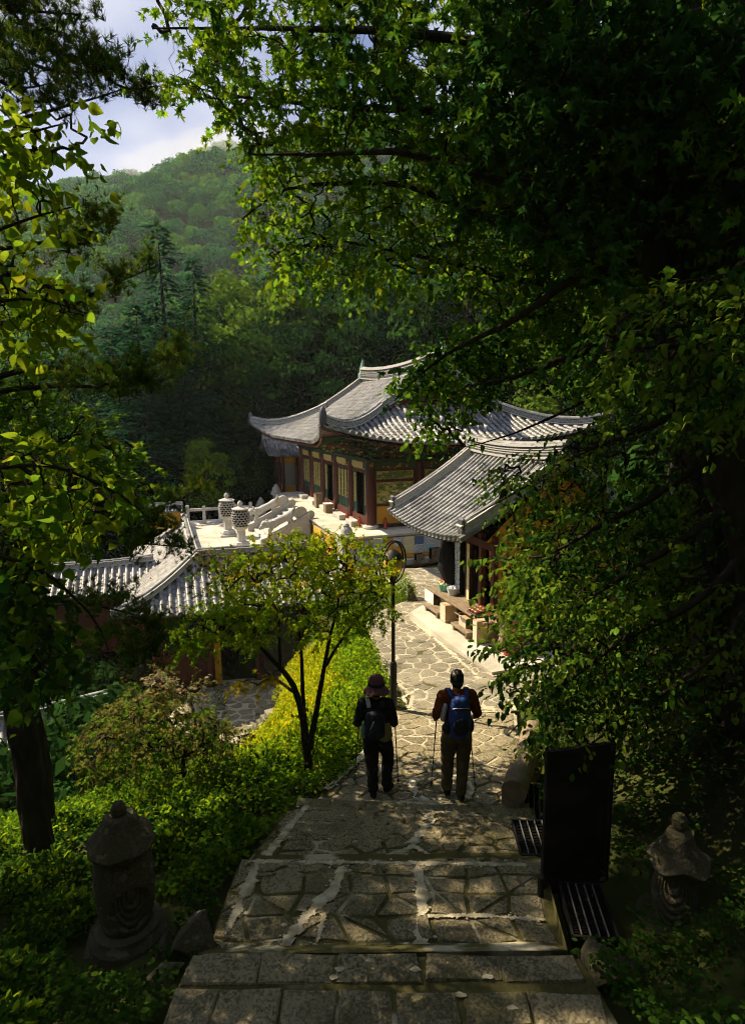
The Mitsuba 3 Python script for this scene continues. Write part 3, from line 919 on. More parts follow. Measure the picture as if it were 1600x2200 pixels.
put('temple_hall__dark_interior', B().box((D / 2, L / 2, 1.7), (D - .5, L - .5, 3.2)).mesh(), 'interior', to=TF)

# lattice doors: four leaves to a bay, two of the bays stand open
for i in range(5):
    y0, y1 = ycol[i] + .26, ycol[i + 1] - .26
    put('temple_hall__door_lintel', B().box((0, (y0 + y1) / 2, 2.72), (.14, y1 - y0, .16)).mesh(), 'wood_red', to=TF)
    put('temple_hall__transom', B().box((0, (y0 + y1) / 2, 2.84), (.05, y1 - y0, .2)).mesh(), 'lattice', to=TF)
    put('temple_hall__door_sill', B().box((0, (y0 + y1) / 2, .30), (.18, y1 - y0, .34)).mesh(), 'wood_red', to=TF)
    w = (y1 - y0) / 4
    for k in range(4):
        if (i, k) in ((0, 1), (0, 2), (2, 1), (2, 2)):
            continue
        yc = y0 + (k + .5) * w
        d = put('temple_hall__door', B().box((-.015, yc - w / 2 + .025, 1.56), (.06, .05, 2.14)).box((-.015, yc + w / 2 - .025, 1.56), (.06, .05, 2.14)).box((-.015, yc, 2.6), (.06, w - .1, .06)).box((-.015, yc, .52), (.06, w - .1, .07)).box((-.015, yc, 1.0), (.06, w - .1, .06)).box((-.005, yc, .76), (.03, w - .1, .42)).mesh(), 'paint_green', to=TF)
        lat = B()
        for q in np.linspace(1.08, 2.52, 15):
            lat.box((-.022, yc, q), (.022, w - .1, .022))
        for q in np.linspace(-.5, .5, 6)[1:-1]:
            lat.box((-.026, yc + q * (w - .1), 1.8), (.022, .022, 1.5))
        for q in np.linspace(1.1, 2.5, 8):
            for r in (-1, 1):
                lat.box((-.03, yc + r * w * .18, q), (.02, .075, .075), rollx=math.pi / 4)
        put(f'{d}__lattice', lat.mesh(), 'lattice', to=TF)
        put(f'{d}__paper', B().box((0.004, yc, 1.8), (.006, w - .1, 1.5)).mesh(), 'paper', to=TF)
    put('temple_hall__name_board', B().box((-.16, (y0 + y1) / 2, 3.05), (.04, (y1 - y0) * .72, .30)).mesh(), 'lattice', to=TF)
# end wall facing the viewer: painted panels between red rails
for i in range(3):
    x0, x1 = xcol[i] + .24, xcol[i + 1] - .24
    xc, w = (x0 + x1) / 2, x1 - x0
    put('temple_hall__end_wall', B().box((xc, .06, 1.5), (w + .1, .10, 2.8)).mesh(), 'wood_red', to=TF)
    for zc, h, m in ((0.62, .86, 'ochre'), (1.70, 1.02, 'mural'), (2.58, .38, 'mural')):
        p = put('temple_hall__wall_panel', B().box((xc, -.0, zc), (w - .18, .05, h)).mesh(), m, to=TF)
        fr = B()
        for sx in (-1, 1):
            fr.box((xc + sx * (w - .18) / 2, -.03, zc), (.035, .03, h + .035)).box((xc, -.03, zc + sx * h / 2), (w - .18 - .036, .03, .035))
        put(f'{p}__frame', fr.mesh(), 'lattice', to=TF)
    for zc in (0.13, 1.13, 2.30, 2.84):
        put('temple_hall__rail', B().box((xc, -.02, zc), (w + .06, .16, .12)).mesh(), 'wood_red', to=TF)

# ------------------------------------------------------------------ the stone platform of the hall, the courtyard, the stair
terrace = thing('stone_platform', 'pale stone platform that carries the temple hall, yellow panels on its side', 'platform')
put('stone_platform__core', B().box((D / 2 - .1, L / 2, -1.0), (D + 3.6, L + 3.4, 1.78)).mesh(), 'granite', to=TF)
for i, (y0, y1) in enumerate(zip(np.linspace(-1.8, L + 1.8, 9)[:-1], np.linspace(-1.8, L + 1.8, 9)[1:])):
    put('stone_platform__paving_slab', B().box((-1.02, (y0 + y1) / 2, -.055), (2.0, y1 - y0 - .008, .11), bevel=.012).mesh(), 'concrete', to=TF)
for x0, x1 in zip(np.linspace(0, D + 1.8, 6)[:-1], np.linspace(0, D + 1.8, 6)[1:]):
    put('stone_platform__paving_slab', B().box(((x0 + x1) / 2, -.9, -.057), (x1 - x0 - .008, 1.78, .11), bevel=.012).mesh(), 'concrete', to=TF)
for x0, x1 in ((0.05, 2.5), (3.0, 5.4), (5.9, 8.4)):
    put('stone_platform__yellow_panel', B().box(((x0 + x1) / 2, -1.83, -.66), (x1 - x0, .06, .98)).mesh(), 'ochre', to=TF)
for x in (-1.7, -.3, 2.75, 5.65, 8.7):
    put('stone_platform__pier', B().box((x, -1.85, -.68), (.44, .12, 1.12), bevel=.01).mesh(), 'granite', to=TF)
put('stone_platform__plinth', B().box((D / 2 - .1, -1.96, -1.32), (D + 3.9, .34, .26), bevel=.015).mesh(), 'granite', to=TF)
put('stone_platform__corner_pier', B().box((-1.72, -1.64, -.58), (.62, .62, 1.05), bevel=.02).box((-1.72, -1.64, -.05), (.74, .74, .12), bevel=.02).mesh(), 'granite', to=TF)
for y in np.linspace(0.2, L - .2, 7):
    if 5.0 < y < 9.8:
        continue
    put('stone_platform__front_panel', B().box((-2.03, y, -.7), (.06, 1.5, .9)).mesh(), 'ochre', to=TF)
place = struct('courtyard', move(B().box((-5.1, 7.7, -4.4), (6.2, 13.0, 6.0)).mesh(), TO, TYAW), 'granite', 'bright pale courtyard terrace in front of the temple steps', 'courtyard', smooth=False)
for i in range(6):
    for j in range(4):
        put('courtyard__paving_slab', B().box((-7.35 + 1.5 * j, 2.3 + 2.16 * i, -1.385), (1.492, 2.152, .05), bevel=.008).mesh(), 'concrete', to=TF)
st = thing('stone_stair', 'white stone stair climbing from the courtyard to the temple platform', 'stair')
for k in range(7):
    put('stone_stair__step', B().box((-2.18 - 0.34 * (6 - k), 6.5, -1.36 + 0.19 * k + .095), (.36, 4.3, .188), bevel=.012).mesh(), 'granite', to=TF)
    if k:
        put('stone_stair__riser_block', B().box((-2.18 - 0.34 * (6 - k) + .02, 6.5, -1.36 + .19 * k / 2 - .002), (.32, 4.28, .19 * k)).mesh(), 'granite', to=TF)
for y in (4.1, 8.9):
    rail = [(-4.75, -1.30), (-4.75, -.95), (-4.45, -.85), (-2.1, .33), (-2.1, -1.30)]
    g = B().prism(Polygon(rail), -.17, .17)
    v = np.vstack(g.v)
    put('stone_stair__balustrade', (np.stack([v[:, 0], y + v[:, 2], v[:, 1]], 1), np.vstack(g.f)[:, ::-1]), 'granite', to=TF)

# ------------------------------------------------------------------ small annex beyond the hall
annex = thing('annex_building', 'small yellow walled side building with grey tiles behind the far end of the hall', 'building')
AO = np.array([-3.6, 18.9, 0])


def gable_slope(o, al, inn, length, depth, eave, rise, ov, lf=0.15):
    def height(a, b):
        d = np.minimum(a + ov, length + ov - a)
        return roof_curve(b, depth, eave, rise, 0.22) + lf * np.clip(1 - d / 2.5, 0, 1) ** 2 * np.clip(1 - b / depth, 0, 1)
    return Slope(o, al, inn, -ov, length + ov, height, lambda a: 0.0, lambda a: depth)


AF = frame(to_world_pt((-1.3, 17.4, -.2), TO, TYAW), TYAW)
put('annex_building__wall', B().box((2.6, 1.7, 1.3), (4.2, 3.0, 2.6)).mesh(), 'ochre', to=AF)
for x in (.5, 1.55, 2.6):
    put('annex_building__post', B().tube([(x, .16, 0), (x, .16, 2.7)], .11, 8).mesh(), 'wood_red', 30, to=AF)
for x, m in ((1.02, 'steel'), (2.1, 'wood_old')):
    put('annex_building__window', B().box((x, .17, 1.35), (.78, .06, 1.7)).mesh(), m, to=AF)
for y, m in ((.75, 'steel'), (1.6, 'steel')):
    put('annex_building__window', B().box((.47, y, 1.4), (.06, .62, 1.6)).mesh(), 'paint_green', to=AF)
for y in (.2, 1.2, 2.2, 3.1):
    put('annex_building__post', B().tube([(.45, y, 0), (.45, y, 2.7)], .09, 8).mesh(), 'wood_red', 30, to=AF)
tile_slope('annex_building__roof', gable_slope((-.5, -.75, 0), (1, 0, 0), (0, 1, 0), 5.4, 2.45, 2.75, 1.25, 0.2), .3, .085, True, AF)
tile_slope('annex_building__roof', gable_slope((-.5, 4.15, 0), (1, 0, 0), (0, -1, 0), 5.4, 2.45, 2.75, 1.25, 0.2), .34, .085, False, AF)
ridge('annex_building__roof', sagline((-.75, 1.7, 4.02), (5.2, 1.7, 4.02), 7, .05), .8, .6, to=AF)

# ------------------------------------------------------------------ the shop beside the path
SO, SYAW = np.array([0.53, 19.55, 6.17]), 19.3 + 180        # frame: origin at the far eave; y towards the viewer, x outwards to the path
shop = thing('temple_shop', 'small shop with grey tiled gable roof, yellow walls and an open front over the path', 'shop')
SYAW = 19.3 - 180


def sw(p):
    return p


# own frame: a along the front towards the viewer, b inwards; built with x = b, y = -a
SF = frame(SO, 19.3)
SLEN, SDEP, SE, SR = 4.9, 3.05, 2.55, 2.05
front_s = gable_slope((0, 0, 0), (0, -1, 0), (1, 0, 0), SLEN, SDEP, SE, SR, 0.0, 0.22)
back_sl = gable_slope((2 * SDEP, 0, 0), (0, -1, 0), (-1, 0, 0), SLEN, SDEP, SE, SR, 0.0, 0.22)
tile_slope('temple_shop__roof', front_s, .245, .068, True, SF)
tile_slope('temple_shop__roof', back_sl, .30, .07, False, SF)
put('temple_shop__soffit', soffit(front_s, .14, wall=SDEP - .1), 'wood_old', to=SF)
put('temple_shop__soffit', soffit(back_sl, .14, wall=SDEP - .1), 'wood_old', to=SF)
ridge('temple_shop__roof', sagline((SDEP, .22, SE + SR + .10), (SDEP, -SLEN - .22, SE + SR + .10), 9, .14), 1.1, .95, to=SF)
for y in (-.06, -SLEN + .06):
    b = np.linspace(SDEP - .12, .12, 9)
    for sx, x0 in ((1, 0), (-1, 2 * SDEP)):
        zz = np.array([float(front_s.height(np.array(-y), np.array(q))) for q in b]) + .05
        ridge('temple_shop__roof', np.stack([x0 + sx * b, b * 0 + y, zz], 1), .85, .55, to=SF)
        put('temple_shop__roof__end_tile', B().box((x0 + sx * .12, y, float(zz[-1]) + .2), (.10, .3, .42), bevel=.04).mesh(), 'tile_dark', to=SF)
        pp = np.stack([x0 + sx * np.linspace(0, SDEP, 9), np.linspace(0, 0, 9) + y + (.13 if y > -1 else -.13), np.array([float(front_s.height(np.array(-y), np.array(q))) for q in np.linspace(0, SDEP, 9)]) - .02], 1)
        put('temple_shop__roof__verge_tiles', B().tube(pp, .085, 8).mesh(), 'tile', 40, to=SF)
WX = 1.15
for a in (1.75, 2.55, 3.35, 4.1, 4.75):
    put('temple_shop__post', B().box((WX, -a, 1.35), (.15, .15, 2.7), bevel=.012).mesh(), 'wood_red', to=SF)
put('temple_shop__lintel', B().box((WX, -3.25, 2.42), (.2, 3.2, .22), bevel=.01).mesh(), 'wood_red', to=SF)
put('temple_shop__wall', B().box((3.2, -1.78, 1.35), (4.0, .1, 2.7)).mesh(), 'ochre', to=SF)
put('temple_shop__wall', B().box((3.2, -4.72, 1.35), (4.0, .1, 2.7)).mesh(), 'ochre', to=SF)
put('temple_shop__wall', B().box((5.0, -3.25, 1.35), (.1, 2.8, 2.7)).mesh(), 'ochre', to=SF)
for ya in (-1.78, -4.72):
    put('temple_shop__gable', B().add([(.9, ya, 2.55), (5.2, ya, 2.55), (SDEP, ya, 4.45)], [[0, 1, 2]]).add([(.9, ya + .02, 2.55), (SDEP, ya + .02, 4.45), (5.2, ya + .02, 2.55)], [[0, 1, 2]]).mesh(), 'ochre', to=SF)
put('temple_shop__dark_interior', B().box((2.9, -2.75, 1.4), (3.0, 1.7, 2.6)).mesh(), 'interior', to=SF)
put('temple_shop__wall', B().box((1.35, -4.42, 1.9), (.06, .5, 1.1)).mesh(), 'ochre', to=SF)
put('temple_shop__wall', B().box((1.35, -3.72, 1.35), (.06, .22, 2.3)).mesh(), 'ochre', to=SF)
put('temple_shop__floor', B().box((3.1, -3.25, .0), (4.0, 3.0, .4)).mesh(), 'concrete', to=SF)
deck = struct('shop_apron', move(B().prism(Polygon([(1.0, -1.35), (-.22, -2.3), (-.25, -5.0), (-.15, -6.9), (.7, -6.9), (5.2, -6.4), (5.2, -1.2)]), -.5, .06).mesh(), SO, 19.3), 'concrete', 'smooth pale concrete apron in front of the shop', 'pavement', smooth=False)

# ------------------------------------------------------------------ lower hall built against the courtyard terrace
lower = thing('lower_hall', 'lower hall below the courtyard with wide grey tiled roof and dark open front', 'building')
HO = to_world_pt((-8.2, 1.2, -1.0), TO, TYAW)           # the corner where its two ridges meet
HF = frame(HO, TYAW)
HD, HR = 3.1, 1.75


def lh(a, b):
    return roof_curve(b, HD, -HR, HR, 0.28) + 0.35 * np.clip(1 - (a + HD) / 4.5, 0, 1) ** 2 * np.clip(1 - b / HD, 0, 1)


fs = Slope((0, -HD, 0), (1, 0, 0), (0, 1, 0), -HD + .06, 6.4, lambda a, b: lh(a, b), lambda a: -.32 * max(0, 1 - (a + HD) / 4) ** 2, lambda a: min(HD, a + HD))
ls_ = Slope((-HD, 0, 0), (0, 1, 0), (1, 0, 0), -HD + .06, 11.5, lambda a, b: lh(a, b), lambda a: -.32 * max(0, 1 - (a + HD) / 4) ** 2, lambda a: min(HD, a + HD))
tile_slope('lower_hall__roof', fs, .36, .10, True, HF)
tile_slope('lower_hall__roof', ls_, .30, .085, True, HF)
put('lower_hall__soffit', soffit(fs, .16, wall=2.4), 'wood_old', to=HF)
put('lower_hall__soffit', soffit(ls_, .16, wall=2.4), 'wood_old', to=HF)
ridge('lower_hall__roof', sagline((.1, .06, .1), (6.4, .06, .1), 9, .05), 1.1, .6, to=HF)
ridge('lower_hall__roof', sagline((-.06, .2, .1), (-.06, 11.6, .1), 9, .1), 1.1, .6, to=HF)
t = np.linspace(-.05, HD + .3, 10)
ridge('lower_hall__roof', np.stack([-t, -t, np.array([float(lh(np.array(-q), np.array(max(HD - q, 0)))) for q in t]) + .06], 1), 1.0, .55, to=HF)
GZ0 = 0.05 - HO[2]
for x in (-1.9, .3, 2.5, 4.4):
    put('lower_hall__post', B().tube([(x, -1.9, GZ0), (x, -1.9, -1.15)], .19, 12).mesh(), 'wood_red', 40, to=HF)
for y in (1.5, 4.5, 7.5, 10.5):
    put('lower_hall__post', B().tube([(-1.9, y, GZ0 - .4), (-1.9, y, -1.15)], .19, 12).mesh(), 'wood_red', 40, to=HF)
put('lower_hall__beam', B().box((1.2, -1.9, -1.42), (6.6, .2, .34)).mesh(), 'dancheong', to=HF)
put('lower_hall__beam', B().box((-1.9, 4.8, -1.42), (.2, 13.0, .34)).mesh(), 'dancheong', to=HF)
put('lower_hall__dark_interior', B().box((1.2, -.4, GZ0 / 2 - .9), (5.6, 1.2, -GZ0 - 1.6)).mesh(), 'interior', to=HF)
put('lower_hall__wall', B().box((-.75, -1.78, GZ0 / 2 - .7), (2.1, .1, -GZ0 - 1.5)).mesh(), 'wood_red', to=HF)
put('lower_hall__window', B().box((-.75, -1.86, -2.9), (1.5, .05, 1.3)).mesh(), 'paint_green', to=HF)
put('lower_hall__door', B().box((.62, -1.86, GZ0 + 1.3), (.3, .05, 2.5)).mesh(), 'ochre', to=HF)
put('lower_hall__side_wall', B().box((3.6, -1.7, GZ0 / 2 - .8), (2.1, .5, -GZ0 - 1.5)).mesh(), 'oldstone', to=HF)
put('lower_hall__side_wall', B().box((-1.75, 4.8, GZ0 / 2 - .8), (.1, 12, -GZ0 - 1.5)).mesh(), 'ochre', to=HF)
# wing that runs on to the left behind
wing = thing('rear_wing', 'low grey tiled roof wing half hidden behind the lower hall on the left', 'building')
WF = frame(to_world_pt((-9.6, 5.2, -2.0), TO, TYAW), TYAW)
tile_slope('rear_wing__roof', gable_slope((-5.6, -2.0, 0), (1, 0, 0), (0, 1, 0), 5.0, 2.0, -.9, 1.0, .1), .32, .085, True, WF)
tile_slope('rear_wing__roof', gable_slope((-5.6, 2.0, 0), (1, 0, 0), (0, -1, 0), 5.0, 2.0, -.9, 1.0, .1), .36, .085, False, WF)
ridge('rear_wing__roof', sagline((-5.8, 0, .16), (-.5, 0, .16), 7, .12), .9, .6, to=WF)
put('rear_wing__wall', B().box((-3.1, 0, -2.3), (4.6, 2.6, 3.4)).mesh(), 'wood_red', to=WF)
gate = thing('lower_gate', 'small tiled gate roof half hidden behind the linden leaves at lower left', 'building')
LG = frame((-11.3, 19.2, 2.1), 19.3 + 8)
tile_slope('lower_gate__roof', gable_slope((-1.9, -1.6, 0), (1, 0, 0), (0, 1, 0), 3.9, 1.6, -.75, .85, .1), .30, .08, True, LG)
tile_slope('lower_gate__roof', gable_slope((-1.9, 1.6, 0), (1, 0, 0), (0, -1, 0), 3.9, 1.6, -.75, .85, .1), .34, .08, False, LG)
ridge('lower_gate__roof', sagline((-2.05, 0, .12), (2.1, 0, .12), 7, .08), .9, .6, to=LG)
put('lower_gate__wall', B().box((0, 0, -1.9), (3.4, .6, 2.6)).mesh(), 'white_paint', to=LG)
# ------------------------------------------------------------------ leaves
def leaf_mat(key, trans=1.1, rough=0.45, spec=None):
    scene[key] = {'type': 'principledthin', 'base_color': {'type': 'mesh_attribute', 'name': 'vertex_color'}, 'roughness': rough, 'diff_trans': trans, 'eta': 1.45}


leaf_mat('leaf', 1.2, 0.42)
leaf_mat('leaf_low', 0.85, 0.5)
leaf_mat('leaf_gloss', 1.0, 0.26)
leaf_mat('leaf_soft', 1.0, 0.6)
mat('bark', lambda p, n, uv: mixc((0.012, 0.010, 0.008), (0.06, 0.05, 0.04), fb(p.x * 18, p.y * 18, p.z * 4, 4)), 0.95, 0.1, bump=(lambda p, n, uv: fb(p.x * 22, p.y * 22, p.z * 5, 3), 0.03))


def tmpl_heart():
    e = np.array([(.0, -.02), (.20, -.10), (.40, .02), (.49, .24), (.42, .50), (.24, .78), (0, 1.08)])
    mid = np.array([(0, 0), (0, .22), (0, .5), (0, .8)])
    v, f = [], []
    for s in (1, -1):
        b = len(v)
        pts = [(s * x, y, -.16 * abs(x) - .12 * y * y) for x, y in e] + [(0, y, -.12 * y * y + .03) for x, y in mid]
        v += pts
        tri = [(7, 0, 1), (7, 1, 2), (7, 2, 8), (8, 2, 3), (8, 3, 4), (8, 4, 9), (9, 4, 5), (9, 5, 10), (10, 5, 6)]
        f += [[b + t[0], b + t[1], b + t[2]] if s > 0 else [b + t[0], b + t[2], b + t[1]] for t in tri]
    return np.array(v, float), np.array(f)


def tmpl_maple(fine=True):
    tips = [(0, 1.0), (40, .95), (80, .72), (122, .40)] if fine else [(0, 1.0), (50, .9), (105, .55)]
    notch = [(20, .50), (60, .44), (102, .34)] if fine else [(25, .45), (78, .36)]
    right = []
    for k, t in enumerate(tips):
        right.append(t)
        if k < len(notch):
            right.append(notch[k])
    full = [(-a, r) for a, r in right[::-1]] + right[1:]
    v = [(0, 0, 0.02)] + [(r * math.sin(math.radians(a)), r * math.cos(math.radians(a)), -.16 * r * r) for a, r in full]
    f = [[0, i + 1, i] for i in range(1, len(v) - 1)]
    return np.array(v, float), np.array(f)


def tmpl_oval(w=.30):
    v = [(0, 0, 0), (w, .35, -.05), (w * .85, .7, -.1), (0, 1.0, -.16), (-w * .85, .7, -.1), (-w, .35, -.05), (0, .5, .0)]
    f = [[6, 0, 1], [6, 1, 2], [6, 2, 3], [6, 3, 4], [6, 4, 5], [6, 5, 0]]
    return np.array(v, float), np.array(f)


def tmpl_diamond(w=.33):
    return np.array([(0, 0, 0), (w, .5, -.06), (0, 1, -.1), (-w, .5, -.06)], float), np.array([[0, 1, 2], [0, 2, 3]])


def tmpl_needles(n=16, spread=1.1, seed=0):
    """A tuft of needles round a twig tip."""
    r = np.random.default_rng(seed)
    v, f = [], []
    for i in range(n):
        a, e = r.uniform(0, 2 * np.pi), r.uniform(.25, spread)
        d = np.array([math.cos(a) * math.sin(e), math.cos(e), math.sin(a) * math.sin(e)])
        s = np.cross(d, r.normal(size=3))
        s = s / np.linalg.norm(s) * .045
        b = np.array([0, r.uniform(0, .5), 0])
        k = len(v)
        v += [b + s, b - s, b + d * r.uniform(.7, 1.05)]
        f.append([k, k + 1, k + 2])
    return np.array(v), np.array(f)


HEART, MAPLE, MAPLE5, OVAL, DIAM = tmpl_heart(), tmpl_maple(True), tmpl_maple(False), tmpl_oval(), tmpl_diamond()


def curled(t, k, skew=0.0):
    """The same leaf bent along its length and slightly twisted."""
    v = t[0].copy()
    v[:, 2] += -k * v[:, 1] ** 2 + .5 * k * np.abs(v[:, 0]) + skew * v[:, 0] * v[:, 1]
    v[:, 1] *= 1 - .18 * k
    return v, t[1]


def variants(t):
    return [t, curled(t, .45, .35), curled(t, -.30, -.3), curled(t, .75, -.5)]


def unit(a):
    return a / (np.linalg.norm(a, axis=-1, keepdims=True) + 1e-12)


def leaf_matrices(pos, yd, nr, size):
    y = unit(yd)
    x = unit(np.cross(y, nr))
    z = np.cross(x, y)
    M = np.stack([x, y, z], -1) * np.asarray(size)[:, None, None]
    return M


def place_leaves(tmpl, pos, yd, nr, size, col):
    v, f = tmpl
    M = leaf_matrices(pos, yd, nr, size)
    V = (np.einsum('nij,kj->nki', M, v) + pos[:, None]).reshape(-1, 3)
    Fc = (f[None] + (np.arange(len(pos)) * len(v))[:, None, None]).reshape(-1, 3)
    return V, Fc, np.repeat(col, len(v), 0)


def jitter_colors(r, n, base, var=0.22, hue=0.15):
    b = np.asarray(base, float)
    c = b * np.exp(r.normal(0, var, (n, 1)))
    c[:, 0] *= np.exp(r.normal(0, hue, n))
    return np.clip(c, 0.002, 0.9)


class Leaves:
    """Collects the leaves of one plant."""

    def __init__(self, seed):
        self.r = np.random.default_rng(seed)
        self.p, self.y, self.n, self.s, self.c = [], [], [], [], []

    def add(self, p, y, n, s, c):
        for a, b in zip((self.p, self.y, self.n, self.s, self.c), (p, y, n, s, c)):
            a.append(b)

    def spray(self, p0, d, length, k, size, color, up=0.5, droop=0.15, side=None, var=0.22, nj=.42):
        """Leaves left and right of a twig from p0 along d."""
        r = self.r
        d = unit(d)
        t = (np.arange(k) + r.uniform(.2, .8, k)) / k
        s = unit(np.cross(d, [0, 0, 1.0]) + 1e-3) if side is None else side
        sg = np.where(np.arange(k) % 2 == 0, 1.0, -1.0)
        p = p0 + np.outer(t * length, d) - np.outer((t * length) ** 2 * droop, [0, 0, 1.0]) + r.normal(0, size * .25, (k, 3))
        y = d * .75 + sg[:, None] * s * r.uniform(.5, 1.3, k)[:, None] + r.normal(0, .28, (k, 3)) - np.array([0, 0, droop * 1.2])
        n = np.array([0, 0, 1.0]) * up + r.normal(0, nj, (k, 3)) + unit(y) * .12
        self.add(p, y, n, size * r.uniform(.5, 1.2, k), jitter_colors(r, k, color, var))

    def arrays(self):
        return [np.concatenate(a) for a in (self.p, self.y, self.n, self.s, self.c)]


def emit_leaves(tree, L, tmpl, bsdf='leaf', parts=0, name='leaf', rest='foliage', far=None, far_from=None):
    """Writes a plant's leaves: the ones that show largest one by one, the others as one part."""
    p, y, n, s, c = L.arrays() if isinstance(L, Leaves) else L
    tm = tmpl if isinstance(tmpl, list) else [tmpl]
    tmpl = tm[0]
    which = np.random.default_rng(len(p)).integers(len(tm), size=len(p))
    if parts:
        px, py, z = project(p)
        vis = (z > .5) & (px > 0) & (px < 1600) & (py > 0) & (py < 2200)
        score = np.where(vis, s / np.maximum(z, .5), 0)
        order = np.argsort(-score)[:parts]
        order = order[score[order] > 0]
        M = leaf_matrices(p[order], y[order], n[order], s[order])
        cols = [tuple(np.round(q, 2)) for q in c[order]]
        for i, o in enumerate(order):
            m = np.eye(4)
            m[:3, :3] = M[i]
            m[:3, 3] = p[o]
            v, f = tm[which[o]]
            put(f'{tree}__{name}', (v @ M[i].T + p[o], f), bsdf, True, color=np.repeat(c[o][None], len(v), 0))
        keep = np.ones(len(p), bool)
        keep[order] = False
        p, y, n, s, c, which = p[keep], y[keep], n[keep], s[keep], c[keep], which[keep]
    Vs, Fs, Cs, off = [], [], [], 0
    for i, t in enumerate(tm):
        k = which == i
        V, Fc, C = place_leaves(t, p[k], y[k], n[k], s[k], c[k])
        Vs.append(V)
        Fs.append(Fc + off)
        Cs.append(C)
        off += len(V)
    V, Fc, C = np.concatenate(Vs), np.concatenate(Fs), np.concatenate(Cs)
    put(f'{tree}__{rest}', (V, Fc), bsdf, True, color=C, kind='stuff' if parts else None)


def bez(pts, n):
    """A smooth polyline through the points."""
    p = np.asarray(pts, float)
    if len(p) == 2:
        t = np.linspace(0, 1, n)[:, None]
        return p[0] * (1 - t) + p[1] * t
    from scipy.interpolate import PchipInterpolator
    u = np.concatenate([[0], np.cumsum(np.linalg.norm(np.diff(p, axis=0), axis=1))])
    return PchipInterpolator(u, p)(np.linspace(0, u[-1], n))


def wiggle(p, amp, seed):
    q = meshkit.fbm(np.asarray(p) * 1.7 + seed * 3.7, 3)
    q2 = meshkit.fbm(np.asarray(p) * 1.7 + seed * 5.1 + 40, 3)
    return p + np.stack([(q - .5) * amp * 2, (q2 - .5) * amp * 2, (q + q2 - 1) * amp], -1)


class Wood:
    """Trunk and limbs of a tree plus the twigs grown from them to the leaf sprays."""

    def __init__(self, seed):
        self.b, self.nodes, self.seed = [], [], seed

    def limb(self, pts, r0, r1, n=14, amp=0.04, sides=7, name='branch'):
        p = wiggle(bez(pts, n), amp, self.seed + len(self.b))
        p[0] = pts[0]
        rad = np.linspace(r0, r1, n) if not hasattr(r0, '__len__') else np.interp(np.linspace(0, 1, n), np.linspace(0, 1, len(r0)), r0)
        self.b.append((name, p, rad, sides))
        self.nodes.append(p[1:])
        return p

    def grow(self, starts, r_tip=0.004, r_max=0.03, steps=4, seed=0):
        """Connects each point to the nearest wood so far; twigs thicken with what they carry."""
        r = np.random.default_rng(self.seed + 77)
        fixed = np.concatenate(self.nodes)
        P = [q for q in fixed]
        parent = [-1] * len(fixed)
        load = [0.0] * len(fixed)
        arr = np.empty((len(fixed) + len(starts) * steps + 8, 3))
        arr[:len(fixed)] = fixed
        n = len(fixed)
        par = np.full(len(arr), -1)
        starts = np.asarray(starts)
        d0 = cKDTree(fixed).query(starts)[0]
        tips = []
        for i in np.argsort(d0):
            q = starts[i]
            j = int(np.argmin(((arr[:n] - q) ** 2).sum(1) + (np.arange(n) >= len(fixed)) * 0.01))
            a = arr[j].copy()
            last = j
            dist = np.linalg.norm(q - a)
            for k in range(1, steps + 1):
                t = k / steps
                pt = a * (1 - t) + q * t + (r.normal(0, .06 * dist, 3) + [0, 0, .10 * dist * math.sin(math.pi * t)] if k < steps else 0)
                arr[n] = pt
                par[n] = last
                last = n
                n += 1
            tips.append((i, last))
        load = np.zeros(n)
        for i, k in tips:
            load[k] += 1
        for k in range(n - 1, -1, -1):
            if par[k] >= 0:
                load[par[k]] += load[k]
        m = B()
        segs = [k for k in range(n) if par[k] >= 0]
        a, b = arr[par[segs]], arr[segs]
        ra = np.minimum(r_tip * np.sqrt(np.maximum(load[par[segs]] * (par[par[segs]] >= 0) + load[segs] * (par[par[segs]] < 0), 1)), r_max)
        rb = np.minimum(r_tip * np.sqrt(np.maximum(load[segs], 1)), r_max)
        t = unit(b - a)
        x = unit(np.cross(t, np.where(np.abs(t[:, 2:]) < .9, [0, 0, 1.0], [1.0, 0, 0])))
        yv = np.cross(t, x)
        ang = np.arange(3) * 2 * np.pi / 3
        ring = np.cos(ang)[None, :, None] * x[:, None] + np.sin(ang)[None, :, None] * yv[:, None]
        V = np.stack([a[:, None] + ring * ra[:, None, None], b[:, None] + ring * rb[:, None, None]], 1).reshape(-1, 3)
        quad = np.array([[0, 1, 4, 3], [1, 2, 5, 4], [2, 0, 3, 5]])
        Q = (quad[None] + (np.arange(len(segs)) * 6)[:, None, None]).reshape(-1, 4)
        m.add(V, Q)
        self.twigs = m.mesh()
        dirs = np.zeros((len(starts), 3))
        for i, k in tips:
            dirs[i] = arr[k] - arr[par[k]]
        return unit(dirs)

    def emit(self, tree, bsdf='bark', twigs=True):
        for name, p, rad, sides in self.b:
            if rad[0] > .15:
                t_ = np.linspace(0, 1, len(p))
                t2 = np.linspace(0, 1, len(p) * 5)
                p, rad, sides = np.stack([np.interp(t2, t_, p[:, i]) for i in range(3)], 1), np.interp(t2, t_, rad), 26
            m = B().tube(p, rad, sides)
            v, f = m.mesh()
            if rad[0] > .1:
                c = np.repeat(p, sides, 0)
                k = len(c)
                nn = v[:k] - c
                v[:k] += nn * ((meshkit.fbm(v[:k] * [7, 7, 2], 3) - .5) * .4 + (np.abs(meshkit.fbm(v[:k] * [16, 16, 3.2] + 9, 3) - .5) * -.55 + .06))[:, None]
            put(f'{tree}__{name}', (v, f), bsdf, True)
        if twigs and hasattr(self, 'twigs'):
            put(f'{tree}__twigs', self.twigs, bsdf, False, kind='stuff')


